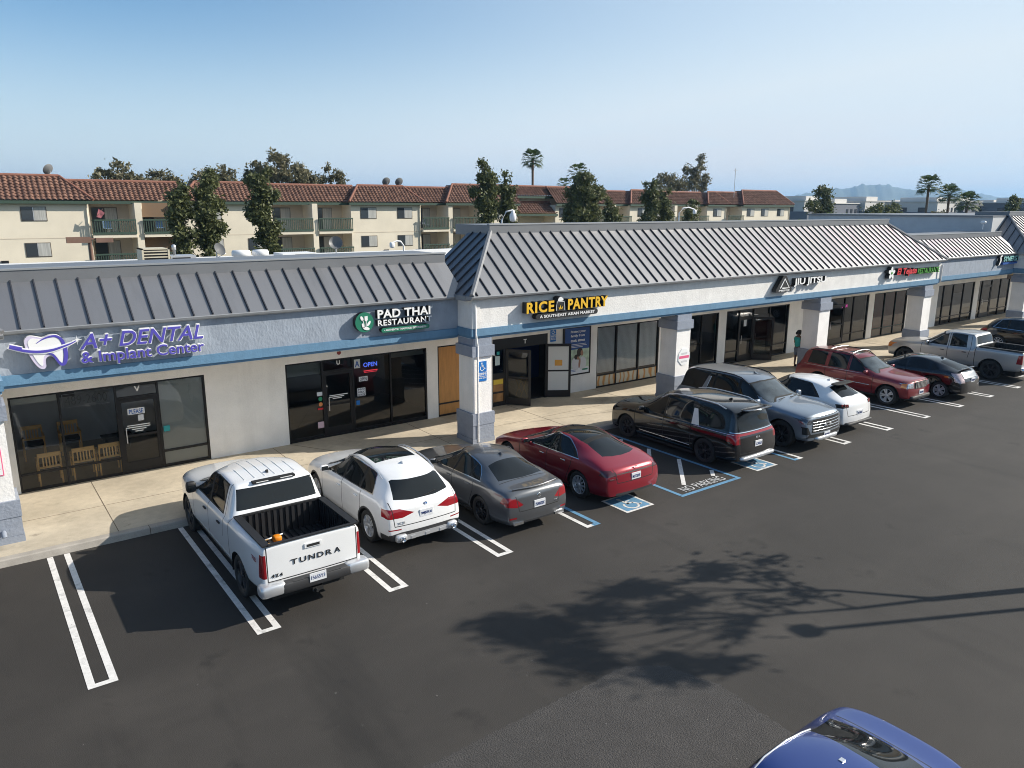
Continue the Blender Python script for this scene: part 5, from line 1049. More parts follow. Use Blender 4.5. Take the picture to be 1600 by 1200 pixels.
def wheel_meshes(r, wd, style, rim, cap=None):
    """tyre and rim centred on the origin, outer face towards +y"""
    t = MB(); rr = r*.69; a = wd/2
    t.lathe([(rr, -a*.8), (rr+.02, -a*.95), (r*.93, -a), (r*.985, -a*.86), (r, -a*.6), (r, a*.6), (r*.985, a*.86), (r*.93, a), (rr+.02, a*.95), (rr, a*.8)], tyre_mat, 32, axis='y')
    w = MB(); w.lathe([(rr*1.0, -a*.7), (rr*1.0, a*.86), (rr*.955, a*.88), (rr*.93, a*.7), (rr*.90, a*.1), (0, a*.05)], rim, 32, axis='y')
    w.lathe([(rr*.90, a*.12), (0, a*.12)], GAP, 32, axis='y')
    n, wa, wb, tw = style
    for k in range(n):
        for q in ((-tw, tw) if tw else (0,)):
            an = 2*pi*k/n; M = Matrix.Rotation(an, 4, 'Y'); y0 = a*.5; y1 = a*.84
            vs = [(rr*.14, y0, -wa), (rr*.14, y1, -wa*.8), (rr*.14, y1, wa*.8), (rr*.14, y0, wa), (rr*.94, y0, q-wb), (rr*.94, y1*.97, q-wb*.8), (rr*.94, y1*.97, q+wb*.8), (rr*.94, y0, q+wb)]
            w.add(vs, [(0,1,5,4),(1,2,6,5),(2,3,7,6),(0,4,7,3)], rim, M=M)
    w.lathe([(rr*.26, a*.5), (rr*.24, a*.86), (rr*.12, a*.92), (0, a*.92)], rim, 16, axis='y')
    return t, w
def make_car(name, lab, cat, S, loc, head, paintm, group='vehicles parked in the bays before the shops'):
    c = Car(S); root = empty(name, (loc[0], loc[1], 0), head, label=lab, cat=cat, group=group)
    R, wd = S['wr'], S.get('ww', .24); L = S['L']; xf, xr_ = S['xf'], S['xr']
    gls = S.get('glass', CARGLASS)
    for d in S.get('doors', []): c.sides('door_%d' % S['doors'].index(d), d, None)
    for d in S.get('top_imp', []): c.imprint(*d)
    for x in (xf, xr_):
        ra = R*S.get('arch', 1.14); ring = ra+S.get('clad', 0)
        if S.get('clad'): c.sides('body', [(x+ring*cos(k*pi/12), R+ring*sin(k*pi/12)) for k in range(24)], cladding)
        for sd_ in (1, -1): c.imprint('cut', 'side', [(x+ra*cos(k*pi/12), R+ra*sin(k*pi/12)) for k in range(24)], None, sd_)
    if S.get('cladz'):
        for sd_ in (1, -1): c.imprint('body', 'side', [(xf+R*1.1, -.1), (xr_-R*1.1, -.1), (xr_-R*1.1, S['cladz']), (xf+R*1.1, S['cladz'])], cladding, sd_)
    if S.get('dlo'):
        c.sides('window_trim', c.pane(*S['dlo'], lo=.024, hi=.024, n=8), S.get('dlomat', GAP))
        if S.get('dlomat'): a_, b_2, c_2, d_ = S['dlo']; c.sides('window_surround', c.pane(a_+.05, b_2-.035, c_2+.03, d_-.02, lo=.04, hi=.036, n=8), GAP)
    for i, p in enumerate(S['panes']): c.sides('side_window_%d' % i, c.pane(*p, n=5), gls)
    x0, x1 = S['ws']; zb = interp(S['belt'], x0); yb = S['W']/2*interp(S['hw'], x0)*.80; yt = interp(S['rw'], x1)*.95
    if S.get('wson', 1):
        zc0 = c.T(x0); zt0 = c.T(x1); c.imprint('windshield_surround', 'front', [(-yb*1.03, zb+.03), (-yb*.5, zc0+.0), (0, zc0+.005), (yb*.5, zc0+.0), (yb*1.03, zb+.03), (yt*.99, zt0-S['crown']-.01), (yt*.5, zt0-.015), (0, zt0-.005), (-yt*.5, zt0-.015), (-yt*.99, zt0-S['crown']-.01)], GAP, xr=(x0-.4, x1+.35)); c.imprint('windshield', 'front', [(-yb, zb+.06), (-yb*.5, zc0+.03), (0, zc0+.035), (yb*.5, zc0+.03), (yb, zb+.06), (yt*.95, zt0-S['crown']-.035), (yt*.5, zt0-.04), (0, zt0-.03), (-yt*.5, zt0-.04), (-yt*.95, zt0-S['crown']-.035)], WSGLASS, xr=(x0-.4, x1+.35))
    for k in S.get('imp', []): c.imprint(*k[:4], **k[4])
    for k in S.get('sidesimp', []): c.sides(*k[:3], **k[3])
    for k in S.get('lines', []): c.line(k[0], k[1], **(k[2] if len(k) > 2 else {}))
    c.finish(root, paintm); body = c.parts['body']
    # underbody and wheel housings
    m = MB(); W2 = S['W']/2; m.box(.3, L-.3, -(W2-.33), W2-.33, .22, interp(S['sill'], L/2)+.35, GAP)
    for x in (xf, xr_):
        for sd_ in (1, -1):
            ra = R*S.get('arch', 1.14)+.01; V = []; F = []
            for k in range(13):
                a = -.15+(pi+.3)*k/12
                for y in (W2-.36, W2-.03): V.append((x+ra*cos(a), sd_*y, R+ra*sin(a)))
            F = [(2*k, 2*k+1, 2*k+3, 2*k+2) for k in range(12)]; m.add(V, F, GAP, True); m.poly([(V[2*k][0], V[2*k][1], V[2*k][2]) for k in range(13)], GAP)
    c.put(m, 'underbody', root)
    if S.get('sills', 1):
        m = MB(); z = interp(S['sill'], L/2)
        for sd_ in (1, -1): m.box(xf+R*1.15, xr_-R*1.15, sd_*(W2*.93-.02), sd_*(W2*.93-.09), z-.07, z+.04, GAP)
        c.put(m, 'sill', root)
    t, w = wheel_meshes(R, wd, S['spoke'], S['rim'])
    for x in (xf, xr_):
        for sd_ in (1, -1):
            M = Matrix.Translation((x, sd_*(W2-wd/2-.035), R)) @ (Matrix.Identity(4) if sd_ > 0 else Matrix.Rotation(pi, 4, 'Z'))
            a = MB(); a.add(t.v, [f for f in t.f], tyre_mat, True, M); o = c.put(a, 'wheel', root)
            b = MB(); b.mats = list(w.mats); b.v = [tuple(M @ Vector(p)) for p in w.v]; b.f = w.f; b.m = w.m; b.sm = w.sm; c.put(b, 'rim', o)
    # mirrors, handles
    mx, mz = S['mirror']
    for sd_ in (1, -1):
        ys = c.yside(mx, mz-.02); m = MB(); m.blob((mx-.02, sd_*(ys+.13), mz+.03), (.13, .21, S.get('mh', .15)), S.get('mirm', paintm), .55, 8); m.cbox((mx, sd_*(ys+.02), mz-.01), (.06, .1, .04), GAP)
        m.poly([(mx+.05, sd_*(ys+.05), mz-.02), (mx+.05, sd_*(ys+.21), mz-.02), (mx+.05, sd_*(ys+.21), mz+.08), (mx+.05, sd_*(ys+.05), mz+.08)], CARGLASS)
        c.put(m, 'mirror', root)
        for hx_, hz_ in S.get('handles', []):
            yh = c.yside(hx_, hz_); m = MB(); m.blob((hx_, sd_*(yh+.018), hz_), (.19, .035, .032), S.get('hm', paintm), .5, 6); c.put(m, 'door_handle', root)
    if S.get('rails'):
        a, b = S['rails']
        for sd_ in (1, -1):
            yr = (interp(S['rw'], a)-.03); pts = []
            for k in range(9):
                x = a+(b-a)*k/8; pts.append((x, sd_*yr, c.ztop(x, yr)+(.0 if k in (0, 8) else .05)))
            m = MB(); m.tube(pts, .018, S.get('railm', chrome), 6); c.put(m, 'roof_rail', root)
    if S.get('fin'):
        x = S['fin']; z = c.ztop(x, 0); m = MB(); m.prism([(x-.09, z-.01), (x+.07, z-.01), (x+.06, z+.055), (x+.03, z+.06)], -.015, .015, S.get('finm', paintm), axis='y'); c.put(m, 'roof_antenna', root)
    def plate_(rear, y, z, s_):
        x = c.xend(y, z, rear); sg_ = 1 if rear else -1; xd = (0, 1, 0) if rear else (0, -1, 0); m = MB(); m.box(min(x-.02*sg_, x+.015*sg_), max(x-.02*sg_, x+.015*sg_), y-.155, y+.155, z-.08, z+.08, PLATE); o = c.put(m, 'licence_plate', root)
        m = MB(); text(m, s_, (x+.017*sg_, y-.13*sg_, z-.045), xd, ZP, w=.26, h=.075, depth=.003, face=PLATE_TXT, offset=.01); c.put(m, 'plate_number', o)
    for p in S.get('plates', []): plate_(*p)
    for (s_, y, z, w_, h_, m_) in S.get('badges', []):
        x = max(c.xend(y, z), c.xend(y+w_, z)); m = MB()
        for i, ch in enumerate(s_):
            if ch == ' ': continue
            n = len(s_); yy = y+w_*i/n; x = c.xend(yy+w_/n/2, z+h_/2); text(m, ch, (x+.001, yy, z), (0, 1, 0), ZP, w=w_/n*(.72 if ch != 'I' else .2), h=h_, depth=.012, face=m_, offset=.0)
        c.put(m, 'lettering', root)
    if S.get('extra'): S['extra'](c, root, paintm)
    return root, c
SP5 = (5, .035, .03, .045); SP10 = (10, .022, .016, 0); SP6 = (6, .035, .05, 0); SP7 = (7, .02, .018, .035)
def base(L, W, **k):
    S = dict(L=L, W=W, hw=[(0, .88), (.35, .95), (1.0, 1), (L-1.1, 1), (L-.35, .965), (L, .91)], rw=[(0, .6), (9, .6)], crown=.06, sF=.26, sR=.22, xm=L/2, kF=.19, kR=.09, fp=[(0, .06), (.3, .03), (.6, 0), (.9, .05)], rp=[(0, .06), (.3, .02), (.55, 0), (1.0, .06)],
             sill=[(0, .24), (.4, .22), (L-.4, .24), (L, .30)], wr=.35, spoke=SP5, rim=alloy, panes=[], mh=.13)
    S.update(k); return S
TA = 'taillight|R', 'taillight|L'
def tail(side_poly, rear_poly, m=None, nm='taillight'):
    m = m or RED_LAMP; o = []
    for sd_, q in ((1, 'R'), (-1, 'L')):
        if side_poly: o.append((nm+'|'+q, 'side', side_poly, m, dict(side=sd_)))
        o.append((nm+'|'+q, 'rear', [(sd_*y, z) for y, z in rear_poly], m, {}))
    return o
def head(side_poly, front_poly, m=None, nm='headlight'):
    m = m or HEAD_LAMP; o = []
    for sd_, q in ((1, 'R'), (-1, 'L')):
        if side_poly: o.append((nm+'|'+q, 'side', side_poly, m, dict(side=sd_)))
        o.append((nm+'|'+q, 'front', [(sd_*y, z) for y, z in front_poly], m, {}))
    return o
P_white = paint('white_car_paint', (.80, .80, .80)); P_graph = paint('graphite_car_paint', (.13, .135, .145), .6, .3); P_red = paint('red_car_paint', (.27, .008, .022), .3, .3); P_black = paint('black_car_paint', (.006, .006, .008), 0., .1); P_steel = paint('blue_grey_car_paint', (.23, .27, .32), .6, .33)
P_maroon = paint('dark_red_car_paint', (.20, .010, .018), .3, .32); P_silver = paint('silver_car_paint', (.47, .46, .45), .6, .36); P_blue = paint('blue_car_paint', (.015, .045, .22), .4, .3)
# --- pickups
def bed(c, root, pm, x0, x1, zr, zf, liner=True):
    L = c.S['L']; m = MB(); y = .78; rb = mat('bed_liner', (.02, .02, .022), .5)
    m.poly([(x0, -y, zf), (x1, -y, zf), (x1, y, zf), (x0, y, zf)], rb)
    m.poly([(x0, -y, zf), (x0, y, zf), (x0, y, zr), (x0, -y, zr)], rb); m.poly([(x1, -y, zf), (x1, y, zf), (x1, y, zr), (x1, -y, zr)], rb)
    for s in (-1, 1): m.poly([(x0, s*y, zf), (x1, s*y, zf), (x1, s*y, zr), (x0, s*y, zr)], rb)
    n = 13
    for k in range(n): yy = -y+.06+k*(2*y-.12)/(n-1); m.box(x0+.02, x1-.02, yy-.028, yy+.028, zf+.002, zf+.028, rb); m.box(x0, x0+.03, yy-.03, yy+.03, zf+.03, zr-.03, rb)
    for k in range(14):
        xx = x0+.1+k*(x1-x0-.2)/13
        for s in (-1, 1): m.box(xx-.03, xx+.03, s*y-.02 if s > 0 else s*y+.002, s*y-.002 if s > 0 else s*y+.02, zf+.03, zr-.03, rb)
    c.put(m, 'cargo_bed', root)
    m = MB()
    for s in (-1, 1): m.box(x0, x1+.05, min(s*.765, s*.90), max(s*.765, s*.90), zr-.02, zr+.012, black_plastic)
    m.box(x1, x1+.07, -.8, .8, zr-.01, zr+.014, black_plastic); m.box(x0-.02, x0+.03, -.9, .9, zr-.02, zr+.012, black_plastic); c.put(m, 'bed_rail_cap', root)
def tundra_x(c, root, pm):
    bed(c, root, pm, 4.23, 5.78, 1.415, .88)
    m = MB(); m.blob((5.90, 0, .60), (.22, 1.5, .20), cladding, .3, 8); m.box(5.86, 6.0, -.45, .45, .66, .70, cladding); c.put(m, 'step_bumper', root)
    for s in (-1, 1):
        m = MB(); m.blob((5.87, s*.80, .615), (.28, .46, .22), alloy, .35, 8); c.put(m, 'bumper_corner', root)
    m = MB(); m.box(5.86, 5.98, -.1, .1, .38, .46, GAP); m.tube([(5.95, -.04, .42), (6.06, -.04, .42)], .03, GAP, 6); c.put(m, 'tow_hitch', root)
    x = c.xend(0, 1.24); m = MB(); m.box(x-.01, x+.02, -.16, .16, 1.2, 1.28, pm); m.box(x+.0, x+.024, -.12, .12, 1.215, 1.262, GAP); c.put(m, 'tailgate_handle', root)
    m = MB(); x = 3.90; z = c.ztop(x); m.box(x-.02, x+.10, -.42, .42, z-.02, z+.02, GAP); m.box(x+.09, x+.105, .12, .36, z-.005, z+.01, white_plain); m.box(x+.09, x+.105, -.36, -.12, z-.005, z+.01, white_plain); c.put(m, 'brake_light', root)
    m = MB()
    for k in range(6): y = -.5+k*.2; m.tube([(2.6, y, c.ztop(2.6, y)-.003), (3.15, y, c.ztop(3.15, y)-.001), (3.75, y, c.ztop(3.75, y)-.003)], .013, pm, 6)
    c.put(m, 'roof_ribs', root)
    x = 5.4; ys = c.yside(5.55, 1.2)
    for s in (-1, 1):
        m = MB(); xd = (1, 0, 0) if s > 0 else (-1, 0, 0)
        text(m, 'TRD4', (5.38 if s > 0 else 5.72, s*(c.yside(5.55, 1.17)+.002), 1.13), (-1, 0, 0) if s > 0 else (1, 0, 0), ZP, w=.34, h=.1, depth=.003, face=mat('decal_red', (.3, .02, .02), .5), shear=.2) if False else None
        q = MB(); o_ = (5.66, (c.yside(5.5, 1.1)+.006), 1.07) if s > 0 else (5.32, -(c.yside(5.5, 1.1)+.006), 1.07)
        text(q, 'TRD', o_, (-1, 0, 0) if s > 0 else (1, 0, 0), ZP, w=.34, h=.075, depth=.003, face=mat('decal_red', (.3, .02, .02), .5), shear=.2); c.put(q, 'side_decal', root)
S = base(5.86, 2.03, top=[(0, 1.10), (.12, 1.20), (.6, 1.27), (1.4, 1.35), (1.58, 1.38), (2.22, 1.84), (2.45, 1.92), (3.1, 1.955), (3.85, 1.935), (4.0, 1.89), (4.12, 1.44), (4.19, 1.42), (5.80, 1.42), (5.86, 1.40)], belt=[(0, 1.02), (.5, 1.16), (1.5, 1.25), (4.08, 1.30), (4.2, 1.345), (5.86, 1.345)],
         sill=[(0, .42), (.5, .42), (5.3, .46), (5.86, .52)], rw=[(0, .79), (9, .79)], crown=.055, sR=.02, xm=2.9, st=[3.93, 4.06, 4.15], wr=.41, ww=.28, xf=.98, xr=4.66, arch=1.16, spoke=SP6, rim=alloy_dark, kF=.12, kR=.03, rp=[(.4, .03), (.7, 0), (1.4, .02)], fp=[(.4, .06), (.8, 0), (1.2, .04)],
         ws=(1.62, 2.28), panes=[(1.85, 2.74, 2.42, 2.74), (2.84, 3.66, 2.84, 3.64)], dlo=(1.80, 3.71, 2.38, 3.69), mirror=(1.86, 1.30), mh=.24, mirm=black_plastic, handles=[(2.58, 1.10), (3.55, 1.12)], hm=black_plastic, fin=3.55, finm=black_plastic, clad=.0,
         doors=[[(1.64, .52), (2.76, .52), (2.76, 1.95), (2.3, 1.95), (1.64, 1.3)], [(2.79, .52), (3.72, .62), (3.80, 1.3), (3.76, 1.95), (2.79, 1.95)]],
         imp=[('rear_window', 'rear', [(-.80, 1.46), (.80, 1.46), (.74, 1.845), (-.74, 1.845)], CARGLASS, dict(xr=(3.8, 4.25))), ('cut', 'top', [(4.23, -.78), (5.78, -.78), (5.78, .78), (4.23, .78)], None, {}), ('tailgate', 'rear', [(-.83, .74), (.83, .74), (.83, 1.5), (-.83, 1.5)], None, dict(xr=(5.7, 6)))]
         + tail([(5.68, .80), (6, .80), (6, 1.24), (5.72, 1.24)], [(.855, .80), (1.1, .80), (1.1, 1.24), (.855, 1.24)]),
         lines=[('side', [(1.62, .5), (1.62, 1.27)]), ('side', [(2.775, .5), (2.775, 1.9)]), ('side', [(3.76, .9), (3.81, 1.3), (3.78, 1.9)]), ('side', [(4.15, .5), (4.15, 1.42)], dict(w=.022)), ('rear', [(-.84, 1.41), (-.84, .73), (.84, .73), (.84, 1.41)], dict(w=.02, xr=(5.7, 6)))],
         plates=[(True, 0, .67, '15655Y3')], badges=[('TUNDRA', -.42, .96, .98, .095, GAP), ('4x4', -.78, .80, .22, .06, GAP)], extra=tundra_x)
S['plates'] = []
tun, c_ = make_car('pickup_truck', 'white crew cab pickup with black bed liner and TUNDRA lettered tailgate, parked nearest the camera', 'pickup truck', S, (3.66, .27+2.97), pi/2, P_white)
# plate on the bumper
m = MB(); m.box(6.005, 6.02, -.155, .155, .60, .76, PLATE); m.v = [(2.93-p[0], -p[1]-.0, p[2]) for p in m.v]; o = m.build('licence_plate', tun, world=False)
m = MB(); text(m, '15655Y3', (6.021, -.13, .645), (0, 1, 0), ZP, w=.26, h=.07, depth=.003, face=PLATE_TXT); m.v = [(2.93-p[0], -p[1], p[2]) for p in m.v]; m.build('plate_number', o, world=False)
m = MB(); m.tube([(3.05, 1.35, .925), (3.2, 1.5, .93), (3.3, 1.4, .93), (3.5, 1.55, .93), (3.4, 1.7, .93), (3.15, 1.6, .935)], .014, wood_light, 5); m.tube([(3.05, 1.6, .93), (3.6, 1.75, .93)], .022, alloy, 5)
top('tool_bundle', m, (3.2, 1.5, .92), label='bundle of pale straps and a bar lying in the white pickup bed', cat='tools')
m = MB(); m.blob((3.40, 1.48, .99), (.17, .17, .13), mat('orange_plastic', (.8, .25, .01), .5), .6, 8); top('orange_container', m, (3.40, 1.48, .93), label='small bright orange container in the white pickup bed', cat='container')
def sierra_x(c, root, pm):
    bed(c, root, pm, 4.03, 5.66, 1.355, .82)
    m = MB(); m.blob((5.82, 0, .58), (.24, 1.9, .2), chrome, .3, 8); c.put(m, 'step_bumper', root)
S = base(5.78, 2.03, top=[(0, 1.02), (.12, 1.12), (.6, 1.18), (1.45, 1.24), (1.6, 1.27), (2.28, 1.76), (2.5, 1.83), (3.1, 1.86), (3.70, 1.84), (3.84, 1.79), (3.94, 1.38), (4.0, 1.36), (5.72, 1.36), (5.78, 1.34)], belt=[(0, .95), (.5, 1.08), (1.5, 1.16), (3.88, 1.19), (4.0, 1.285), (5.78, 1.285)],
         sill=[(0, .44), (.5, .44), (5.3, .46), (5.78, .52)], rw=[(0, .79), (9, .79)], crown=.055, sR=.02, xm=2.9, st=[3.77, 3.88, 3.97], wr=.42, ww=.28, xf=.96, xr=4.6, arch=1.2, spoke=SP6, rim=alloy_dark, kF=.12, kR=.03, rp=[(.4, .03), (.7, 0), (1.4, .02)], fp=[(.4, .06), (.8, 0), (1.2, .04)],
         ws=(1.66, 2.32), panes=[(1.95, 2.74, 2.48, 2.72), (2.86, 3.56, 2.86, 3.50)], mirror=(1.95, 1.22), mh=.2, handles=[(2.58, 1.02), (3.5, 1.04)], hm=black_plastic,
         doors=[[(1.68, .5), (2.78, .5), (2.78, 1.9), (2.3, 1.9), (1.68, 1.2)], [(2.81, .5), (3.62, .6), (3.7, 1.2), (3.66, 1.9), (2.81, 1.9)]],
         imp=[('rear_window', 'rear', [(-.76, 1.40), (.76, 1.40), (.70, 1.74), (-.70, 1.74)], CARGLASS, dict(xr=(3.6, 4.05))), ('cut', 'top', [(4.03, -.78), (5.66, -.78), (5.66, .78), (4.03, .78)], None, {})]
         + tail([(5.55, .82), (6, .82), (6, 1.2), (5.6, 1.2)], [(.85, .82), (1.1, .82), (1.1, 1.2), (.85, 1.2)])+head([(-.1, .80), (.32, .85), (.3, 1.02), (-.1, 1.0)], [(.62, .8), (1.1, .8), (1.1, 1.02), (.62, 1.0)], AMBER),
         lines=[('side', [(1.66, .5), (1.66, 1.2)]), ('side', [(2.795, .5), (2.795, 1.8)], dict(w=.02)), ('side', [(3.66, .8), (3.73, 1.2), (3.68, 1.8)]), ('side', [(3.94, .5), (3.94, 1.3)], dict(w=.024))], extra=sierra_x)
make_car('pickup_truck', 'silver crew cab pickup with dark wheels left of the black SUV', 'pickup truck', S, (35.3, .25+2.9), pi/2, P_silver)
# --- white SUV
def x3_x(c, root, pm):
    m = MB(); x = c.xend(0, .42); m.box(x-.1, x+.02, -.62, .62, .30, .40, alloy)
    for s in (-1, 1): m.blob((x-.02, s*.62, .36), (.16, .26, .17), alloy, .5, 8)
    for k in (-.35, 0, .35): m.box(x, x+.03, k-.05, k+.05, .30, .37, alloy)
    c.put(m, 'skid_plate', root)
    for s in (-1, 1):
        m = MB(); m.lathe([(.03, -.02), (.055, -.02), (.055, .05), (.045, .05), (.03, -.02)], chrome, 14, Matrix.Translation((x+.06, s*.62, .36)) @ Matrix.Rotation(-pi/2, 4, 'Z'), axis='y'); c.put(m, 'exhaust_tip', root)
    x = c.xend(0, .98); m = MB(); M = Matrix.Translation((x-.004, 0, .98)) @ Matrix.Rotation(-pi/2, 4, 'Z'); m.lathe([(0, .012), (.035, .012), (.042, 0)], mat('badge_blue', (.03, .15, .45), .3), 16, M, axis='y'); m.lathe([(.035, .013), (.045, .01)], black_plastic, 16, M, axis='y'); m.box(x+.009, x+.011, -.022, 0, .98, 1.0, white_plain); m.box(x+.009, x+.011, 0, .022, .958, .98, white_plain); c.put(m, 'badge', root)
    m = MB(); m.tube([(c.xend(.02, 1.12)+.01, .02, 1.12), (c.xend(.35, 1.16)+.012, .35, 1.17)], .01, GAP, 5); c.put(m, 'rear_wiper', root)
S = base(4.72, 1.90, top=[(0, .84), (.14, .95), (.7, 1.03), (1.25, 1.10), (1.38, 1.13), (1.98, 1.53), (2.25, 1.62), (2.9, 1.665), (3.7, 1.62), (4.18, 1.52), (4.30, 1.46), (4.56, 1.12), (4.68, 1.03), (4.72, .98)], belt=[(0, .76), (.6, .95), (1.3, 1.03), (3.2, 1.09), (4.2, 1.12), (4.6, 1.02), (4.72, .92)],
         rw=[(0, .66), (2.5, .67), (4.3, .63)], sR=.12, st=[4.42], wr=.36, xf=.86, xr=3.72, spoke=SP5, rim=alloy, clad=.045, cladz=.30, ws=(1.42, 2.02), panes=[(1.62, 2.42, 2.25, 2.42), (2.50, 3.30, 2.50, 3.28), (3.36, 3.86, 3.36, 3.70)], dlo=(1.56, 3.92, 2.2, 3.74), dlomat=chrome, mirror=(1.66, 1.10), handles=[(2.3, .90), (3.2, .93)], rails=(2.1, 3.95), railm=alloy, fin=3.65,
         doors=[[(1.36, .36), (2.44, .36), (2.44, 1.6), (2.0, 1.6), (1.36, 1.05)], [(2.47, .36), (3.28, .36), (3.42, .8), (3.42, 1.6), (2.47, 1.6)]],
         top_imp=[('sunroof', 'top', [(2.12, -.50), (2.3, -.5), (3.35, -.5), (3.35, .5), (2.12, .5)], CARGLASS)],
         imp=[('rear_window', 'rear', [(-.66, 1.14), (-.3, 1.10), (.3, 1.10), (.66, 1.14), (.57, 1.46), (-.57, 1.46)], CARGLASS, dict(xr=(4.1, 4.75))), ('body', 'rear', [(-1, .1), (1, .1), (1, .42), (.6, .48), (-.6, .48), (-1, .42)], cladding, {}), ('body', 'side', [(4.2, .1), (5, .1), (5, .42), (4.3, .42)], cladding, dict(side=1)), ('body', 'side', [(4.2, .1), (5, .1), (5, .42), (4.3, .42)], cladding, dict(side=-1))]
         + tail([(4.36, .80), (4.8, .80), (4.8, .98), (4.36, .97)], [(.28, .86), (.55, .79), (1, .79), (1, .98), (.6, .98)])+tail(None, [(.6, .53), (.88, .54), (.88, .565), (.6, .56)], nm='reflector'),
         lines=[('side', [(1.34, .36), (1.34, 1.05)]), ('side', [(2.455, .36), (2.455, 1.6)]), ('side', [(3.26, .36), (3.42, .75), (3.42, 1.1)]), ('rear', [(-.78, 1.1), (-.74, .62), (.74, .62), (.78, 1.1)], {})], plates=[(True, 0, .80, '9MJS5U6')], badges=[('X3', -.66, .66, .17, .055, alloy)], extra=x3_x)
make_car('suv', 'white SUV with dark glass sunroof and chrome window line beside the white pickup', 'SUV', S, (6.58, 1.30+2.36), pi/2, P_white)
# --- grey sedan
def gs_x(c, root, pm):
    for s in (-1, 1):
        m = MB(); x = c.xend(s*.58, .33); m.box(x-.06, x+.03, s*.58-.13, s*.58+.13, .285, .345, chrome); c.put(m, 'exhaust_tip', root)
    m = MB(); pts = [(c.S['L']-.13-.10*(abs(y)/.62)**2, y, c.ztop(c.S['L']-.16-.1*(abs(y)/.62)**2, y)+.02) for y in (-.62, -.4, -.2, 0, .2, .4, .62)]; m.tube(pts, .022, pm, 6); c.put(m, 'lip_spoiler', root)
    x = c.xend(0, .88); m = MB(); m.lathe([(.026, .006), (.04, .01), (.046, .0)], chrome, 16, Matrix.Translation((x, 0, .86)) @ Matrix.Rotation(-pi/2, 4, 'Z') @ Matrix.Diagonal((1.25, 1, 1, 1)), axis='y'); m.box(x+.004, x+.01, -.02, .025, .84, .848, chrome); m.box(x+.004, x+.01, -.022, -.012, .845, .885, chrome); c.put(m, 'badge', root)
SED = dict(st=[])
S = base(4.85, 1.84, top=[(0, .66), (.14, .76), (.7, .88), (1.35, .97), (1.5, 1.0), (2.15, 1.36), (2.4, 1.43), (2.9, 1.455), (3.3, 1.42), (3.55, 1.36), (4.2, 1.08), (4.35, 1.05), (4.72, 1.04), (4.82, .99), (4.85, .93)], belt=[(0, .62), (.6, .80), (1.4, .91), (3.2, .98), (4.2, 1.0), (4.7, .98), (4.85, .88)],
         rw=[(0, .59), (9, .59)], crown=.055, sF=.26, sR=.24, wr=.34, xf=.90, xr=3.75, spoke=SP10, rim=alloy_dark, ws=(1.54, 2.18), panes=[(1.78, 2.52, 2.38, 2.52), (2.60, 3.20, 2.60, 3.22), (3.27, 3.62, 3.27, 3.34)], dlo=(1.72, 3.72, 2.34, 3.40), dlomat=chrome, mirror=(1.78, .98), handles=[(2.42, .84), (3.25, .87)], fin=3.3,
         doors=[[(1.5, .32), (2.54, .32), (2.54, 1.5), (2.1, 1.5), (1.5, .93)], [(2.57, .32), (3.3, .32), (3.45, .75), (3.42, 1.5), (2.57, 1.5)]],
         top_imp=[('rear_window', 'top', [(3.52, -.50), (3.52, .50), (4.10, .62), (4.16, .3), (4.18, 0), (4.16, -.3), (4.10, -.62)], CARGLASS)],
         imp=tail([(4.5, .76), (4.9, .74), (4.9, .92), (4.6, .91)], [(.44, .72), (.6, .68), (1, .74), (1, .93), (.62, .88)])+tail(None, [(.62, .42), (.8, .42), (.8, .46), (.62, .46)], nm='reflector')+[('body', 'rear', [(-.6, .1), (.6, .1), (.55, .34), (-.55, .34)], cladding, {})],
         lines=[('side', [(1.48, .32), (1.48, .93)]), ('side', [(2.555, .32), (2.555, 1.4)]), ('side', [(3.28, .36), (3.46, .75), (3.46, .98)]), ('top', [(4.2, -.66), (4.2, .66)], {}), ('rear', [(-.62, .93), (-.55, .58), (.55, .58), (.62, .93)], {})], plates=[(True, 0, .68, '7SAN22X')], badges=[('350', .42, .62, .16, .04, chrome)], extra=gs_x)
make_car('sedan', 'dark grey metallic sedan with lip spoiler parked before the sign-bearing pillar', 'sedan', S, (9.05, .52+2.43), pi/2, P_graph)
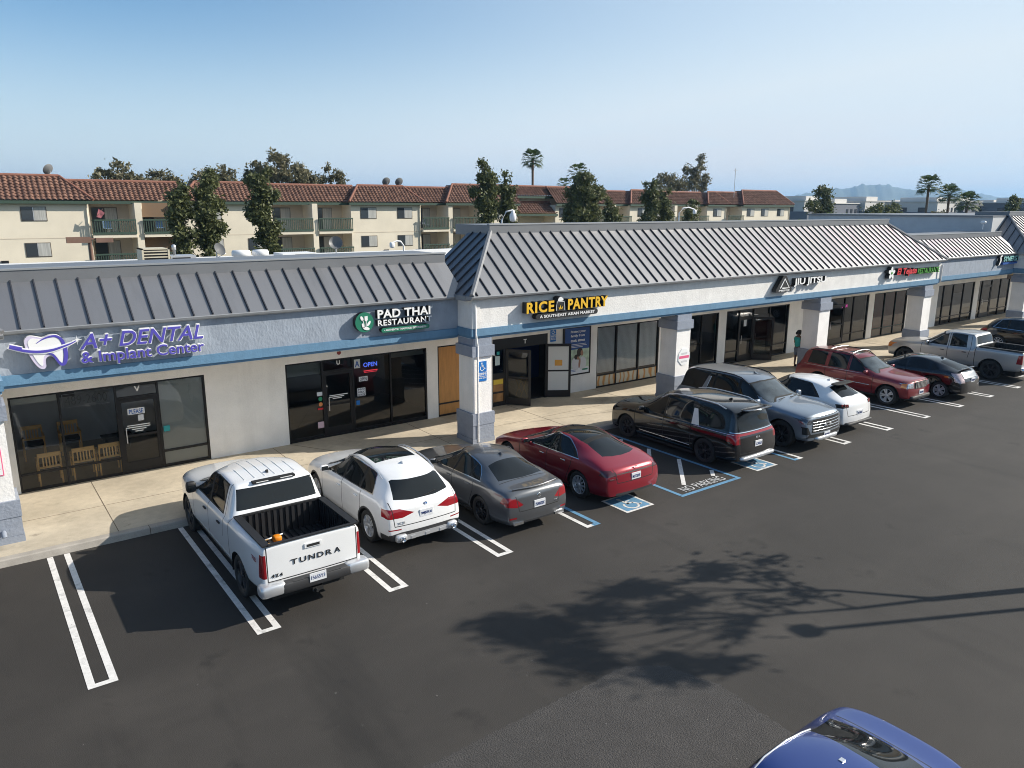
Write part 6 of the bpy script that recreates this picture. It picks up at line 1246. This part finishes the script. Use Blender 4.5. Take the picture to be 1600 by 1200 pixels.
# --- red electric sedan
def ms_x(c, root, pm):
    x = c.xend(0, .86); m = MB(); n = 16; pts = []
    for k in range(n+1): y = -.62+1.24*k/n; pts.append((c.xend(y, .845)+.004, y, .845-.02*(abs(y)/.62)**2))
    for p, q in zip(pts, pts[1:]): m.poly([(p[0], p[1], p[2]-.02), (q[0], q[1], q[2]-.02), (q[0]+.004, q[1], q[2]+.02), (p[0]+.004, p[1], p[2]+.02)], chrome)
    c.put(m, 'chrome_strip', root)
    m = MB(); m.box(x+.0, x+.012, -.006, .006, .89, .96, chrome); m.box(x-.008, x+.01, -.035, .035, .95, .965, chrome); c.put(m, 'badge', root)
S = base(4.98, 1.97, top=[(0, .64), (.14, .72), (.7, .86), (1.3, .96), (1.45, .99), (2.15, 1.34), (2.45, 1.42), (2.9, 1.445), (3.4, 1.41), (3.8, 1.31), (4.4, 1.12), (4.75, 1.01), (4.9, .97), (4.98, .88)], belt=[(0, .60), (.6, .82), (1.4, .92), (3.2, .96), (4.3, .99), (4.8, .92), (4.98, .80)],
         rw=[(0, .62), (3, .62), (4.5, .60)], crown=.06, sF=.28, sR=.30, wr=.35, xf=.93, xr=3.89, spoke=SP10, rim=alloy, kR=.14, ws=(1.5, 2.15), panes=[(1.75, 2.60, 2.40, 2.60), (2.66, 3.68, 2.66, 3.12)], dlo=(1.68, 3.86, 2.34, 3.2), dlomat=chrome, mirror=(1.8, .98), handles=[(2.45, .84), (3.32, .87)], hm=chrome,
         doors=[[(1.5, .3), (2.62, .3), (2.62, 1.5), (2.1, 1.5), (1.5, .93)], [(2.65, .3), (3.4, .3), (3.6, .8), (3.5, 1.5), (2.65, 1.5)]],
         top_imp=[('glass_roof', 'top', [(2.36, -.5), (3.50, -.5), (3.50, .5), (2.36, .5)], CARGLASS), ('rear_window', 'top', [(3.66, -.47), (3.66, .47), (4.30, .54), (4.40, .3), (4.43, 0), (4.40, -.3), (4.30, -.54)], CARGLASS), ('glass_roof', 'top', [(3.50, -.49), (3.66, -.48), (3.66, .48), (3.50, .49)], GAP)],
         imp=tail([(4.6, .80), (5.1, .78), (5.1, .92), (4.7, .93)], [(.6, .80), (1, .78), (1, .93), (.62, .89)], mat('smoked_red_lens', (.07, .012, .016), .12, coat=1.))+[('body', 'rear', [(-.7, .1), (.7, .1), (.62, .36), (-.62, .36)], cladding, {})],
         lines=[('side', [(1.48, .3), (1.48, .95)]), ('side', [(2.635, .3), (2.635, 1.4)]), ('side', [(3.38, .32), (3.6, .8), (3.62, .98)]), ('rear', [(-.66, .95), (-.6, .62), (.6, .62), (.66, .95)], {})], plates=[(True, 0, .72, 'MLT2EVS')], badges=[('MODEL S', -.82, .72, .24, .03, chrome)], extra=ms_x)
make_car('sedan', 'glossy red sedan with black glass roof and silver multi-spoke wheels', 'sedan', S, (12.02, .44+2.49), pi/2, P_red)
# --- black minivan
def van_x(c, root, pm):
    for sd_ in (1, -1):
        m = MB(); pl = [(3.50, 1.06), (3.78, 1.06), (3.60, 1.50), (3.46, 1.50)]; pts = [(x, sd_*(c.yside(x, z)+.006), z) for x, z in pl]; m.poly(pts, alloy); m.poly([(p[0], p[1]-sd_*.02, p[2]) for p in pts][::-1], alloy); c.put(m, 'silver_pillar', root)
        m = MB(); m.tube([(x, sd_*(c.yside(x, 1.035)+.004), 1.035) for x in (3.6, 4.0, 4.4, 4.8, 4.95)], .012, chrome, 6); m.tube([(x, sd_*(c.yside(x, .42)+.004), .42) for x in (1.5, 2.2, 2.9, 3.5)], .012, chrome, 6); c.put(m, 'chrome_moulding', root)
    x = c.xend(0, .36); m = MB(); m.blob((x-.04, 0, .36), (.2, 1.5, .11), alloy, .35, 8); c.put(m, 'skid_plate', root)
    m = MB(); m.blob((5.0, 0, 1.70), (.34, 1.18, .05), pm, .5, 8); c.put(m, 'rear_spoiler', root)
S = base(5.16, 2.0, top=[(0, .92), (.14, 1.02), (.7, 1.10), (1.05, 1.15), (1.2, 1.19), (1.92, 1.62), (2.25, 1.73), (3.1, 1.78), (4.3, 1.76), (4.78, 1.71), (4.94, 1.65), (5.06, 1.16), (5.12, 1.06), (5.16, .98)], belt=[(0, .84), (.6, .98), (1.3, 1.02), (3.2, 1.05), (4.8, 1.05), (5.05, 1.02), (5.16, .94)],
         rw=[(0, .72), (9, .72)], sR=.05, st=[5.0], wr=.37, xf=.93, xr=4.02, spoke=SP7, rim=alloy_dark, ws=(1.24, 1.98), panes=[(1.55, 2.40, 2.2, 2.40), (2.50, 3.42, 2.50, 3.40), (3.66, 4.78, 3.60, 4.70)], mirror=(1.62, 1.10), handles=[(2.3, .93), (2.62, .93)], rails=(2.1, 4.5), railm=alloy, fin=4.1, kR=.10,
         doors=[[(1.3, .34), (2.44, .34), (2.44, 1.68), (2.0, 1.68), (1.3, 1.06)], [(2.47, .34), (3.5, .34), (3.5, 1.68), (2.47, 1.68)]],
         imp=[('rear_window', 'rear', [(-.74, 1.12), (.74, 1.12), (.66, 1.60), (-.66, 1.60)], CARGLASS, dict(xr=(4.6, 5.2))), ('rear_trim', 'rear', [(-.9, 1.075), (.9, 1.075), (.9, 1.095), (-.9, 1.095)], chrome, {})]
         + tail([(4.75, .84), (5.2, .82), (5.2, 1.05), (4.75, 1.05)], [(.74, .78), (1, .78), (1, 1.06), (.74, 1.06)])+tail(None, [(0, 1.0), (.78, 1.0), (.78, 1.06), (0, 1.06)], nm='light_bar'),
         lines=[('side', [(1.28, .34), (1.28, 1.05)]), ('side', [(2.455, .34), (2.455, 1.65)]), ('side', [(3.51, .34), (3.51, 1.05)]), ('rear', [(-.78, 1.0), (-.74, .5), (.74, .5), (.78, 1.0)], {})], plates=[(True, 0, .72, 'CARS')], badges=[('KIA', -.09, .88, .18, .045, white_plain)], extra=van_x)
make_car('minivan', 'glossy black minivan with silver rear pillar in the accessible bay', 'minivan', S, (16.72, .30+2.58), pi/2, P_black)
# --- big SUV nose out
def grille_bars(c, root, y, z0, z1, n, m_, nm='grille_bars', vert=False):
    m = MB()
    if vert:
        for k in range(n): yy = -y+2*y*(k+.5)/n; x = c.xend(yy, (z0+z1)/2, False); m.box(x-.02, x+.02, yy-.028, yy+.028, z0, z1, m_)
    else:
        for k in range(n):
            z = z0+(z1-z0)*(k+.5)/n; pts = [(c.xend(yy, z, False)-.008, yy, z) for yy in (-y, -y*.6, -y*.2, y*.2, y*.6, y)]
            m.tube(pts, .014, m_, 5)
    c.put(m, nm, root)
def tahoe_x(c, root, pm):
    grille_bars(c, root, .68, .62, .95, 4, chrome); x = c.xend(0, .80, False); m = MB(); m.box(x-.04, x, -.16, .16, .77, .82, alloy); m.box(x-.04, x, -.07, .07, .75, .84, alloy); c.put(m, 'badge', root)
    m = MB(); m.blob((c.xend(0, .42, False)+.04, 0, .40), (.2, 1.1, .12), alloy, .35, 8); c.put(m, 'skid_plate', root)
    for sd_ in (1, -1):
        m = MB(); pl = [(3.92, 1.17), (4.12, 1.17), (3.94, 1.68), (3.82, 1.68)]; m.poly([(x, sd_*(c.yside(x, z)+.004), z) for x, z in pl], pm); m.tube([(x, sd_*(c.yside(x, z)+.01), z) for x, z in ((3.92, 1.17), (3.82, 1.68))], .012, chrome, 5); c.put(m, 'slanted_pillar', root)
    m = MB(); m.tube([(1.42, -.1, 1.33), (1.5, -.55, 1.30)], .012, GAP, 5); m.tube([(1.42, .5, 1.33), (1.5, .05, 1.32)], .012, GAP, 5); c.put(m, 'wiper', root)
S = base(5.35, 2.06, top=[(0, 1.04), (.12, 1.15), (.7, 1.22), (1.35, 1.28), (1.5, 1.31), (2.15, 1.76), (2.45, 1.86), (3.2, 1.90), (4.6, 1.87), (4.98, 1.82), (5.08, 1.76), (5.24, 1.25), (5.31, 1.15), (5.35, 1.05)], belt=[(0, .96), (.5, 1.10), (1.5, 1.17), (5.0, 1.18), (5.35, 1.0)],
         sill=[(0, .36), (.4, .34), (4.9, .36), (5.35, .42)], rw=[(0, .75), (9, .75)], crown=.07, sR=.06, st=[5.15], wr=.42, ww=.29, xf=.95, xr=4.02, spoke=SP6, rim=alloy_dark, kF=.16, clad=.0, ws=(1.54, 2.2), panes=[(1.80, 2.62, 2.36, 2.62), (2.72, 3.62, 2.72, 3.60), (3.68, 4.0, 3.68, 3.9), (4.12, 5.0, 3.98, 4.94)], dlo=(1.74, 5.06, 2.32, 5.0), mirror=(1.80, 1.22), mh=.2, handles=[(2.45, 1.03), (3.45, 1.04)], rails=(2.4, 4.8), railm=black_plastic, fin=2.7,
         doors=[[(1.6, .42), (2.66, .42), (2.66, 1.85), (2.2, 1.85), (1.6, 1.2)], [(2.69, .42), (3.5, .42), (3.7, .9), (3.7, 1.85), (2.69, 1.85)]],
         imp=head([(-.1, .86), (.42, .93), (.35, 1.03), (-.1, 1.0)], [(.62, .86), (1.1, .86), (1.1, 1.03), (.62, .98)], mat('dark_headlamp', (.12, .13, .15), .1, .4, coat=1., var=.7, vscale=16))+[('grille', 'front', [(-.72, .60), (.72, .60), (.66, 1.0), (-.66, 1.0)], GAP, {}), ('lower_intake', 'front', [(-.9, .44), (.9, .44), (.8, .55), (-.8, .55)], GAP, {}), ('fog_lamp|R', 'front', [(.75, .55), (.95, .55), (.95, .78), (.85, .78)], GAP, {}), ('fog_lamp|L', 'front', [(-.75, .55), (-.95, .55), (-.95, .78), (-.85, .78)], GAP, {})],
         lines=[('side', [(1.58, .42), (1.58, 1.2)]), ('side', [(2.675, .42), (2.675, 1.8)]), ('side', [(3.5, .5), (3.7, .9), (3.7, 1.2)]), ('front', [(-.85, 1.05), (.85, 1.05)], {})], plates=[(False, .0, .48, '8KLM201')], extra=tahoe_x)
make_car('large_suv', 'big blue-grey SUV parked nose out with chrome grille beside the black minivan', 'SUV', S, (19.85, .12+2.67), -pi/2, P_steel)
# --- white electric crossover
def mach_x(c, root, pm):
    m = MB(); m.blob((c.xend(0, .36)-.03, 0, .34), (.2, 1.5, .1), cladding, .35, 8); c.put(m, 'diffuser', root)
    for sd_ in (1, -1):
        for k in range(3):
            m = MB(); y = sd_*(.62+k*.085); x = c.xend(y, .93); m.box(x-.03, x+.01, y-.02, y+.02, .88, .98, mat('clear_tail_lens', (.35, .05, .05), .2, coat=1.)); c.put(m, 'tail_lamp', root)
    m = MB(); m.blob((3.98, 0, 1.50), (.3, 1.05, .045), GAP, .5, 8); c.put(m, 'rear_spoiler', root)
S = base(4.71, 1.88, top=[(0, .74), (.14, .84), (.7, .96), (1.3, 1.06), (1.45, 1.09), (2.1, 1.50), (2.35, 1.55), (2.8, 1.57), (3.4, 1.53), (3.95, 1.43), (4.42, 1.13), (4.58, 1.08), (4.66, 1.03), (4.71, .94)], belt=[(0, .68), (.6, .88), (1.4, .98), (3.2, 1.02), (4.3, 1.08), (4.71, .88)],
         rw=[(0, .61), (3, .61), (4.4, .57)], crown=.06, sF=.28, sR=.24, wr=.36, xf=.86, xr=3.84, spoke=SP5, rim=alloy_dark, kR=.14, clad=.03, cladz=.32, ws=(1.5, 2.12), panes=[(1.72, 2.42, 2.30, 2.42), (2.48, 3.62, 2.48, 3.2)], dlo=(1.66, 3.75, 2.26, 3.28), mirror=(1.75, 1.06), fin=3.5,
         doors=[[(1.45, .36), (2.44, .36), (2.44, 1.55), (2.1, 1.55), (1.45, 1.0)], [(2.47, .36), (3.3, .36), (3.5, .8), (3.4, 1.55), (2.47, 1.55)]],
         top_imp=[('rear_window', 'top', [(3.82, -.46), (3.82, .46), (4.32, .52), (4.38, 0), (4.32, -.52)], CARGLASS)],
         imp=[('taillight|R', 'rear', [(.56, .88), (.88, .86), (.88, .98), (.56, .98)], GAP, {}), ('taillight|L', 'rear', [(-.56, .88), (-.88, .86), (-.88, .98), (-.56, .98)], GAP, {}), ('body', 'rear', [(-1, .1), (1, .1), (1, .34), (-1, .34)], cladding, {})],
         lines=[('side', [(1.43, .36), (1.43, 1.0)]), ('side', [(2.455, .36), (2.455, 1.5)]), ('rear', [(-.7, 1.0), (-.62, .6), (.62, .6), (.7, 1.0)], {})], plates=[(True, 0, .66, '9CVB417')], extra=mach_x)
make_car('crossover', 'white sloping-roof crossover between the blue-grey SUV and an empty bay', 'crossover', S, (22.4, .52+2.36), pi/2, P_white)
# --- red SUV nose out
def jeep_x(c, root, pm):
    grille_bars(c, root, .40, .72, .93, 8, chrome, 'grille_slats', True)
    m = MB()
    for y in (-.42,): pass
    for x in (2.45, 3.35): m.tube([(x, yy, c.ztop(x, yy)+.07) for yy in (-.6, -.3, 0, .3, .6)], .022, alloy, 6)
    c.put(m, 'roof_crossbar', root)
    for sd_ in (1, -1): m = MB(); m.tube([(x, sd_*(c.yside(x, .66)+.004), .66) for x in (1.5, 2.2, 3.0, 3.6)], .014, chrome, 6); m.tube([(x, sd_*(c.yside(x, 1.035)+.004), 1.035) for x in (1.9, 2.6, 3.3, 4.0, 4.3)], .008, chrome, 6); c.put(m, 'chrome_moulding', root)
    m = MB(); m.blob((c.xend(0, .42, False)+.05, 0, .38), (.22, 1.35, .14), cladding, .35, 8); c.put(m, 'front_valance', root)
S = base(4.75, 1.87, top=[(0, .94), (.12, 1.02), (.7, 1.08), (1.25, 1.13), (1.38, 1.16), (1.95, 1.56), (2.2, 1.66), (2.9, 1.70), (3.9, 1.68), (4.42, 1.63), (4.52, 1.57), (4.64, 1.12), (4.70, 1.02), (4.75, .95)], belt=[(0, .86), (.5, .98), (1.4, 1.02), (4.4, 1.05), (4.75, .9)],
         sill=[(0, .36), (.4, .34), (4.3, .36), (4.75, .42)], rw=[(0, .66), (9, .66)], crown=.06, sR=.06, st=[4.54], wr=.37, xf=.83, xr=3.61, spoke=SP5, rim=alloy, kF=.13, kR=.05, arch=1.2, ws=(1.42, 2.0), panes=[(1.66, 2.40, 2.2, 2.40), (2.50, 3.28, 2.50, 3.26), (3.42, 4.18, 3.42, 4.12)], mirror=(1.68, 1.10), handles=[(2.28, .90), (3.1, .92)], rails=(2.15, 4.2), railm=black_plastic,
         doors=[[(1.42, .40), (2.44, .40), (2.44, 1.62), (2.0, 1.62), (1.42, 1.05)], [(2.47, .40), (3.2, .40), (3.34, .8), (3.34, 1.62), (2.47, 1.62)]],
         top_imp=[('sunroof', 'top', [(2.32, -.36), (2.72, -.36), (2.72, .36), (2.32, .36)], CARGLASS)],
         imp=head([(-.1, .74), (.30, .76), (.28, .92), (-.1, .92)], [(.50, .74), (.84, .74), (.84, .92), (.50, .92)])+[('marker_light|R', 'side', [(.16, .74), (.36, .75), (.34, .90), (.16, .91)], AMBER, dict(side=1)), ('marker_light|L', 'side', [(.16, .74), (.36, .75), (.34, .90), (.16, .91)], AMBER, dict(side=-1)), ('grille', 'front', [(-.46, .70), (.46, .70), (.46, .95), (-.46, .95)], GAP, {})],
         lines=[('side', [(1.40, .40), (1.40, 1.05)]), ('side', [(2.455, .4), (2.455, 1.6)]), ('side', [(3.2, .5), (3.36, .8), (3.36, 1.05)]), ('front', [(-.75, .97), (.75, .97)], {})], plates=[(False, 0, .56, '5XRT884')], extra=jeep_x)
make_car('suv', 'dark red boxy SUV parked nose out with a vertical slat chrome grille', 'SUV', S, (27.35, .95+2.37), -pi/2, P_maroon)
# --- black hatchback
def pri_x(c, root, pm):
    m = MB(); m.blob((4.16, 0, 1.185), (.10, 1.2, .04), pm, .5, 8); c.put(m, 'rear_spoiler', root)
S = base(4.46, 1.75, top=[(0, .70), (.14, .80), (.6, .92), (.95, 1.0), (1.1, 1.04), (1.85, 1.40), (2.1, 1.47), (2.5, 1.49), (3.1, 1.45), (3.6, 1.34), (4.16, 1.14), (4.28, 1.08), (4.40, .86), (4.46, .80)], belt=[(0, .64), (.6, .86), (1.2, .93), (3.2, 1.0), (4.1, 1.05), (4.46, .76)],
         rw=[(0, .57), (3, .57), (4.4, .54)], crown=.06, sF=.28, sR=.2, wr=.32, xf=.9, xr=3.6, spoke=SP5, rim=alloy, kR=.14, ws=(1.15, 1.88), panes=[(1.50, 2.22, 2.10, 2.22), (2.30, 3.10, 2.30, 3.05), (3.17, 3.55, 3.17, 3.25)], mirror=(1.5, 1.0), handles=[(2.15, .86), (2.98, .9)], fin=3.2,
         doors=[[(1.2, .3), (2.24, .3), (2.24, 1.45), (1.9, 1.45), (1.2, .95)], [(2.27, .3), (3.0, .3), (3.2, .8), (3.15, 1.45), (2.27, 1.45)]],
         top_imp=[('rear_window', 'top', [(3.35, -.44), (3.35, .44), (4.06, .5), (4.06, -.5)], CARGLASS)],
         imp=[('tail_glass', 'rear', [(-.52, .86), (.52, .86), (.52, 1.06), (-.52, 1.06)], mat('chrome_panel', (.4, .41, .42), .25, .7), {})]+tail([(4.1, .74), (4.6, .72), (4.6, 1.04), (4.15, 1.04)], [(.56, .70), (1, .72), (1, 1.04), (.56, 1.04)], mat('clear_lens', (.55, .42, .42), .15, .3, coat=1., var=.3, vscale=20)),
         lines=[('side', [(1.18, .3), (1.18, .95)]), ('side', [(2.255, .3), (2.255, 1.4)])], plates=[(True, 0, .78, '6DHN390')], extra=pri_x)
make_car('hatchback', 'black sloping hatchback with clear tail lamps between the dark red SUV and an empty bay', 'hatchback', S, (30.0, .28+2.23), pi/2, P_black)
# --- black SUV at the right edge
S = base(4.7, 1.88, top=[(0, .86), (.14, .96), (.7, 1.04), (1.25, 1.10), (1.38, 1.13), (1.98, 1.52), (2.25, 1.62), (2.9, 1.66), (3.7, 1.60), (4.2, 1.48), (4.46, 1.14), (4.62, 1.04), (4.70, .96)], belt=[(0, .78), (.6, .96), (1.3, 1.02), (3.2, 1.06), (4.2, 1.10), (4.7, .9)],
         rw=[(0, .64), (9, .64)], sR=.14, wr=.36, xf=.86, xr=3.66, spoke=SP10, rim=alloy, ws=(1.42, 2.02), panes=[(1.62, 2.42, 2.25, 2.42), (2.50, 3.25, 2.50, 3.23), (3.32, 3.9, 3.32, 3.65)], dlo=(1.56, 3.98, 2.2, 3.7), dlomat=chrome, mirror=(1.66, 1.10), handles=[(2.3, .9), (3.15, .93)],
         doors=[[(1.36, .36), (2.44, .36), (2.44, 1.6), (2.0, 1.6), (1.36, 1.05)], [(2.47, .36), (3.28, .36), (3.42, .8), (3.42, 1.6), (2.47, 1.6)]], imp=tail([(4.2, .9), (4.8, .9), (4.8, 1.02), (4.25, 1.02)], [(.5, .9), (1, .9), (1, 1.02), (.5, 1.02)]), lines=[('side', [(2.455, .36), (2.455, 1.6)])])
make_car('suv', 'black SUV with chrome window line cut off by the right edge', 'SUV', S, (43.5, .75+2.35), -pi/2, P_black)
# --- blue sedan in the foreground
def blue_x(c, root, pm):
    for sd_ in (1, -1):
        m = MB(); m.tube([(x, sd_*y, c.ztop(x, y)+.012) for x, y in ((2.15, .545), (2.4, .55), (2.8, .55), (3.1, .55), (3.3, .565))], .012, alloy, 6); c.put(m, 'roof_drip_moulding', root)
    m = MB(); m.box(2.95, 3.01, -.03, .02, c.ztop(2.98, 0)-.002, c.ztop(2.98, 0)+.012, alloy); c.put(m, 'roof_badge', root)
S = base(4.6, 1.80, top=[(0, .64), (.14, .74), (.7, .86), (1.25, .95), (1.4, .98), (2.05, 1.34), (2.3, 1.41), (2.8, 1.43), (3.15, 1.41), (3.32, 1.38), (4.00, 1.14), (4.10, 1.12), (4.48, 1.10), (4.56, 1.05), (4.6, .96)], belt=[(0, .6), (.6, .78), (1.4, .89), (3.2, .97), (4.0, 1.03), (4.45, 1.02), (4.6, .88)],
         rw=[(0, .60), (9, .60)], crown=.05, sR=.2, wr=.33, xf=.88, xr=3.55, spoke=SP5, rim=alloy, kR=.14, ws=(1.44, 2.08), panes=[(1.68, 2.36, 2.28, 2.36), (2.44, 3.05, 2.44, 3.06)], dlo=(1.62, 3.4, 2.24, 3.2), mirror=(1.7, .95), handles=[(2.3, .82), (3.1, .85)], extra=blue_x,
         doors=[[(1.4, .3), (2.38, .3), (2.38, 1.5), (2.0, 1.5), (1.4, .9)], [(2.41, .3), (3.1, .3), (3.2, .8), (3.2, 1.5), (2.41, 1.5)]],
         top_imp=[('rear_window', 'top', [(3.26, -.565), (3.24, 0), (3.26, .565), (3.90, .66), (3.96, .3), (3.98, 0), (3.96, -.3), (3.90, -.66)], CARGLASS)], lines=[('top', [(4.03, -.66), (4.03, .66)], dict(w=.02)), ('top', [(4.47, -.5), (4.50, 0), (4.47, .5)], dict(w=.016))], imp=tail([(4.3, .76), (4.7, .76), (4.7, .92), (4.35, .92)], [(.5, .76), (1, .76), (1, .92), (.5, .92)]))
make_car('sedan', 'blue sedan in the bottom right corner, only roof and tail in view', 'sedan', S, (5.32, -8.45), pi, P_blue, group=None)
# ------------------------------------------------------------ person
def skinned(verts, edges, radii, m, sub=2):
    me = bpy.data.meshes.new('sk'); me.from_pydata(verts, edges, []); ob = bpy.data.objects.new('sk', me); COL.objects.link(ob); md = ob.modifiers.new('s', 'SKIN'); md.use_smooth_shade = True
    for v, r in zip(me.skin_vertices[0].data, radii): v.radius = r if isinstance(r, tuple) else (r, r)
    me.skin_vertices[0].data[0].use_root = True; s2 = ob.modifiers.new('u', 'SUBSURF'); s2.levels = sub; s2.render_levels = sub
    dg = bpy.context.evaluated_depsgraph_get(); r = bpy.data.meshes.new_from_object(ob.evaluated_get(dg)); bpy.data.objects.remove(ob); bpy.data.meshes.remove(me); r.materials.clear(); r.materials.append(m)
    r.polygons.foreach_set('use_smooth', [True]*len(r.polygons)); return r
# +x is where the person faces; pelvis first
skin_m = mat('brown_skin', (.20, .10, .065), .6)
V = [(0, 0, .90), (0, 0, 1.05), (.01, 0, 1.25), (0, 0, 1.36), (.015, 0, 1.43), (.03, 0, 1.50), (.035, 0, 1.58),
     (0, .10, .86), (.01, .11, .50), (-.01, .11, .10), (.12, .12, .035), (0, -.10, .86), (.03, -.11, .50), (.02, -.11, .10), (.15, -.12, .035),
     (0, .17, 1.34), (-.02, .21, 1.08), (.18, .17, 1.02), (.26, .12, 1.08), (0, -.17, 1.34), (.0, -.21, 1.08), (.2, -.13, 1.05), (.29, -.06, 1.12)]
E = [(0, 1), (1, 2), (2, 3), (3, 4), (4, 5), (5, 6), (0, 7), (7, 8), (8, 9), (9, 10), (0, 11), (11, 12), (12, 13), (13, 14), (3, 15), (15, 16), (16, 17), (17, 18), (3, 19), (19, 20), (20, 21), (21, 22)]
RR = [(.12, .15), (.11, .14), (.12, .16), (.08, .12), .05, (.085, .075), (.08, .07), .08, .055, .038, .035, .08, .055, .038, .035, .055, .042, .034, .026, .055, .042, .034, .026]
pr_ = empty('person', (29.31, 7.42, .152), radians(-18), label='person in teal shirt and grey knee-length shorts looking at a phone by a pillar', cat='person')
def pc(nm, me): o = bpy.data.objects.new(nm, me); COL.objects.link(o); o.parent = pr_; return o
body_o = pc('body', skinned(V, E, RR, skin_m))
for sy_, (hx0, hy0, hz0) in ((1, (.26, .12, 1.08)), (-1, (.29, -.06, 1.12))):   # fingers join the hands
    m = MB()
    for k in range(4): m.tube([(hx0, hy0-.022+.015*k, hz0-.005), (hx0+.035, hy0-.024+.016*k, hz0+.012-.003*abs(k-1)), (hx0+.05, hy0-.02+.015*k, hz0+.03)], [.008, .0075, .005], skin_m, 5)
    m.tube([(hx0-.005, hy0-sy_*.025, hz0+.005), (hx0+.02, hy0-sy_*.035, hz0+.025), (hx0+.035, hy0-sy_*.03, hz0+.04)], [.009, .008, .006], skin_m, 5); m.build('fingers', body_o, world=False)
pc('shirt', skinned([(0, 0, .88), (0, 0, 1.08), (.01, 0, 1.27), (0, 0, 1.37), (0, .17, 1.345), (-.015, .215, 1.17), (0, -.17, 1.345), (-.0, -.215, 1.17)], [(0, 1), (1, 2), (2, 3), (3, 4), (4, 5), (3, 6), (6, 7)], [(.15, .19), (.14, .175), (.14, .185), (.09, .12), .072, .064, .072, .064], mat('teal_shirt', (.04, .38, .35), .8, var=.15, vscale=8)))
pc('shorts', skinned([(0, 0, .92), (0, 0, .84), (0, .10, .76), (.01, .115, .50), (0, -.10, .76), (.03, -.115, .50)], [(0, 1), (1, 2), (2, 3), (1, 4), (4, 5)], [(.135, .17), (.13, .17), .10, .088, .10, .088], mat('grey_shorts', (.16, .19, .26), .85)))
m = MB(); m.blob((.02, 0, 1.585), (.23, .2, .2), mat('dark_hair', (.012, .01, .009), .6), .9, 10); m.blob((-.09, 0, 1.54), (.12, .14, .14), mat('dark_hair', (0,)*3), .9, 8); m.build('hair', pr_, world=False)
m = MB(); m.blob((.145, 0, 1.535), (.03, .025, .035), skin_m, .9, 6); m.build('nose', body_o, world=False)
for sy_ in (1, -1):
    m = MB(); m.blob((.125, sy_*.03, 1.56), (.02, .025, .012), GAP, .9, 6); m.build('eye', body_o, world=False); m = MB(); m.blob((.11, sy_*.115, .04), (.26, .1, .075), GAP, .6, 8); m.build('shoe', pr_, world=False)
m = MB(); m.box(.30, .312, -.02, .06, 1.08, 1.23, GAP); m.v = [(p[0]+29.31, p[1]+7.42, p[2]+.152) for p in m.v]; top('phone', m, (29.6, 7.42, 1.25), label='dark phone held up by the person in the teal shirt', cat='phone')
# ------------------------------------------------------------ air
hm = bpy.data.materials.new('haze_air'); hm.use_nodes = True; t = hm.node_tree; t.nodes.clear(); o_ = t.nodes.new('ShaderNodeOutputMaterial'); pv = t.nodes.new('ShaderNodeVolumePrincipled'); pv.inputs['Color'].default_value = (.42, .68, 1., 1); pv.inputs['Density'].default_value = .00018; pv.inputs['Anisotropy'].default_value = .2
t.links.new(pv.outputs[0], o_.inputs['Volume'])
m = MB(); m.box(-6050, 9050, -3050, 9050, -1.5, 175, hm); hz_ = m.build('haze', kind='stuff', label='thin pale blue haze over the far hills')
scene.cycles.volume_bounces = 0; scene.cycles.volume_max_steps = 64
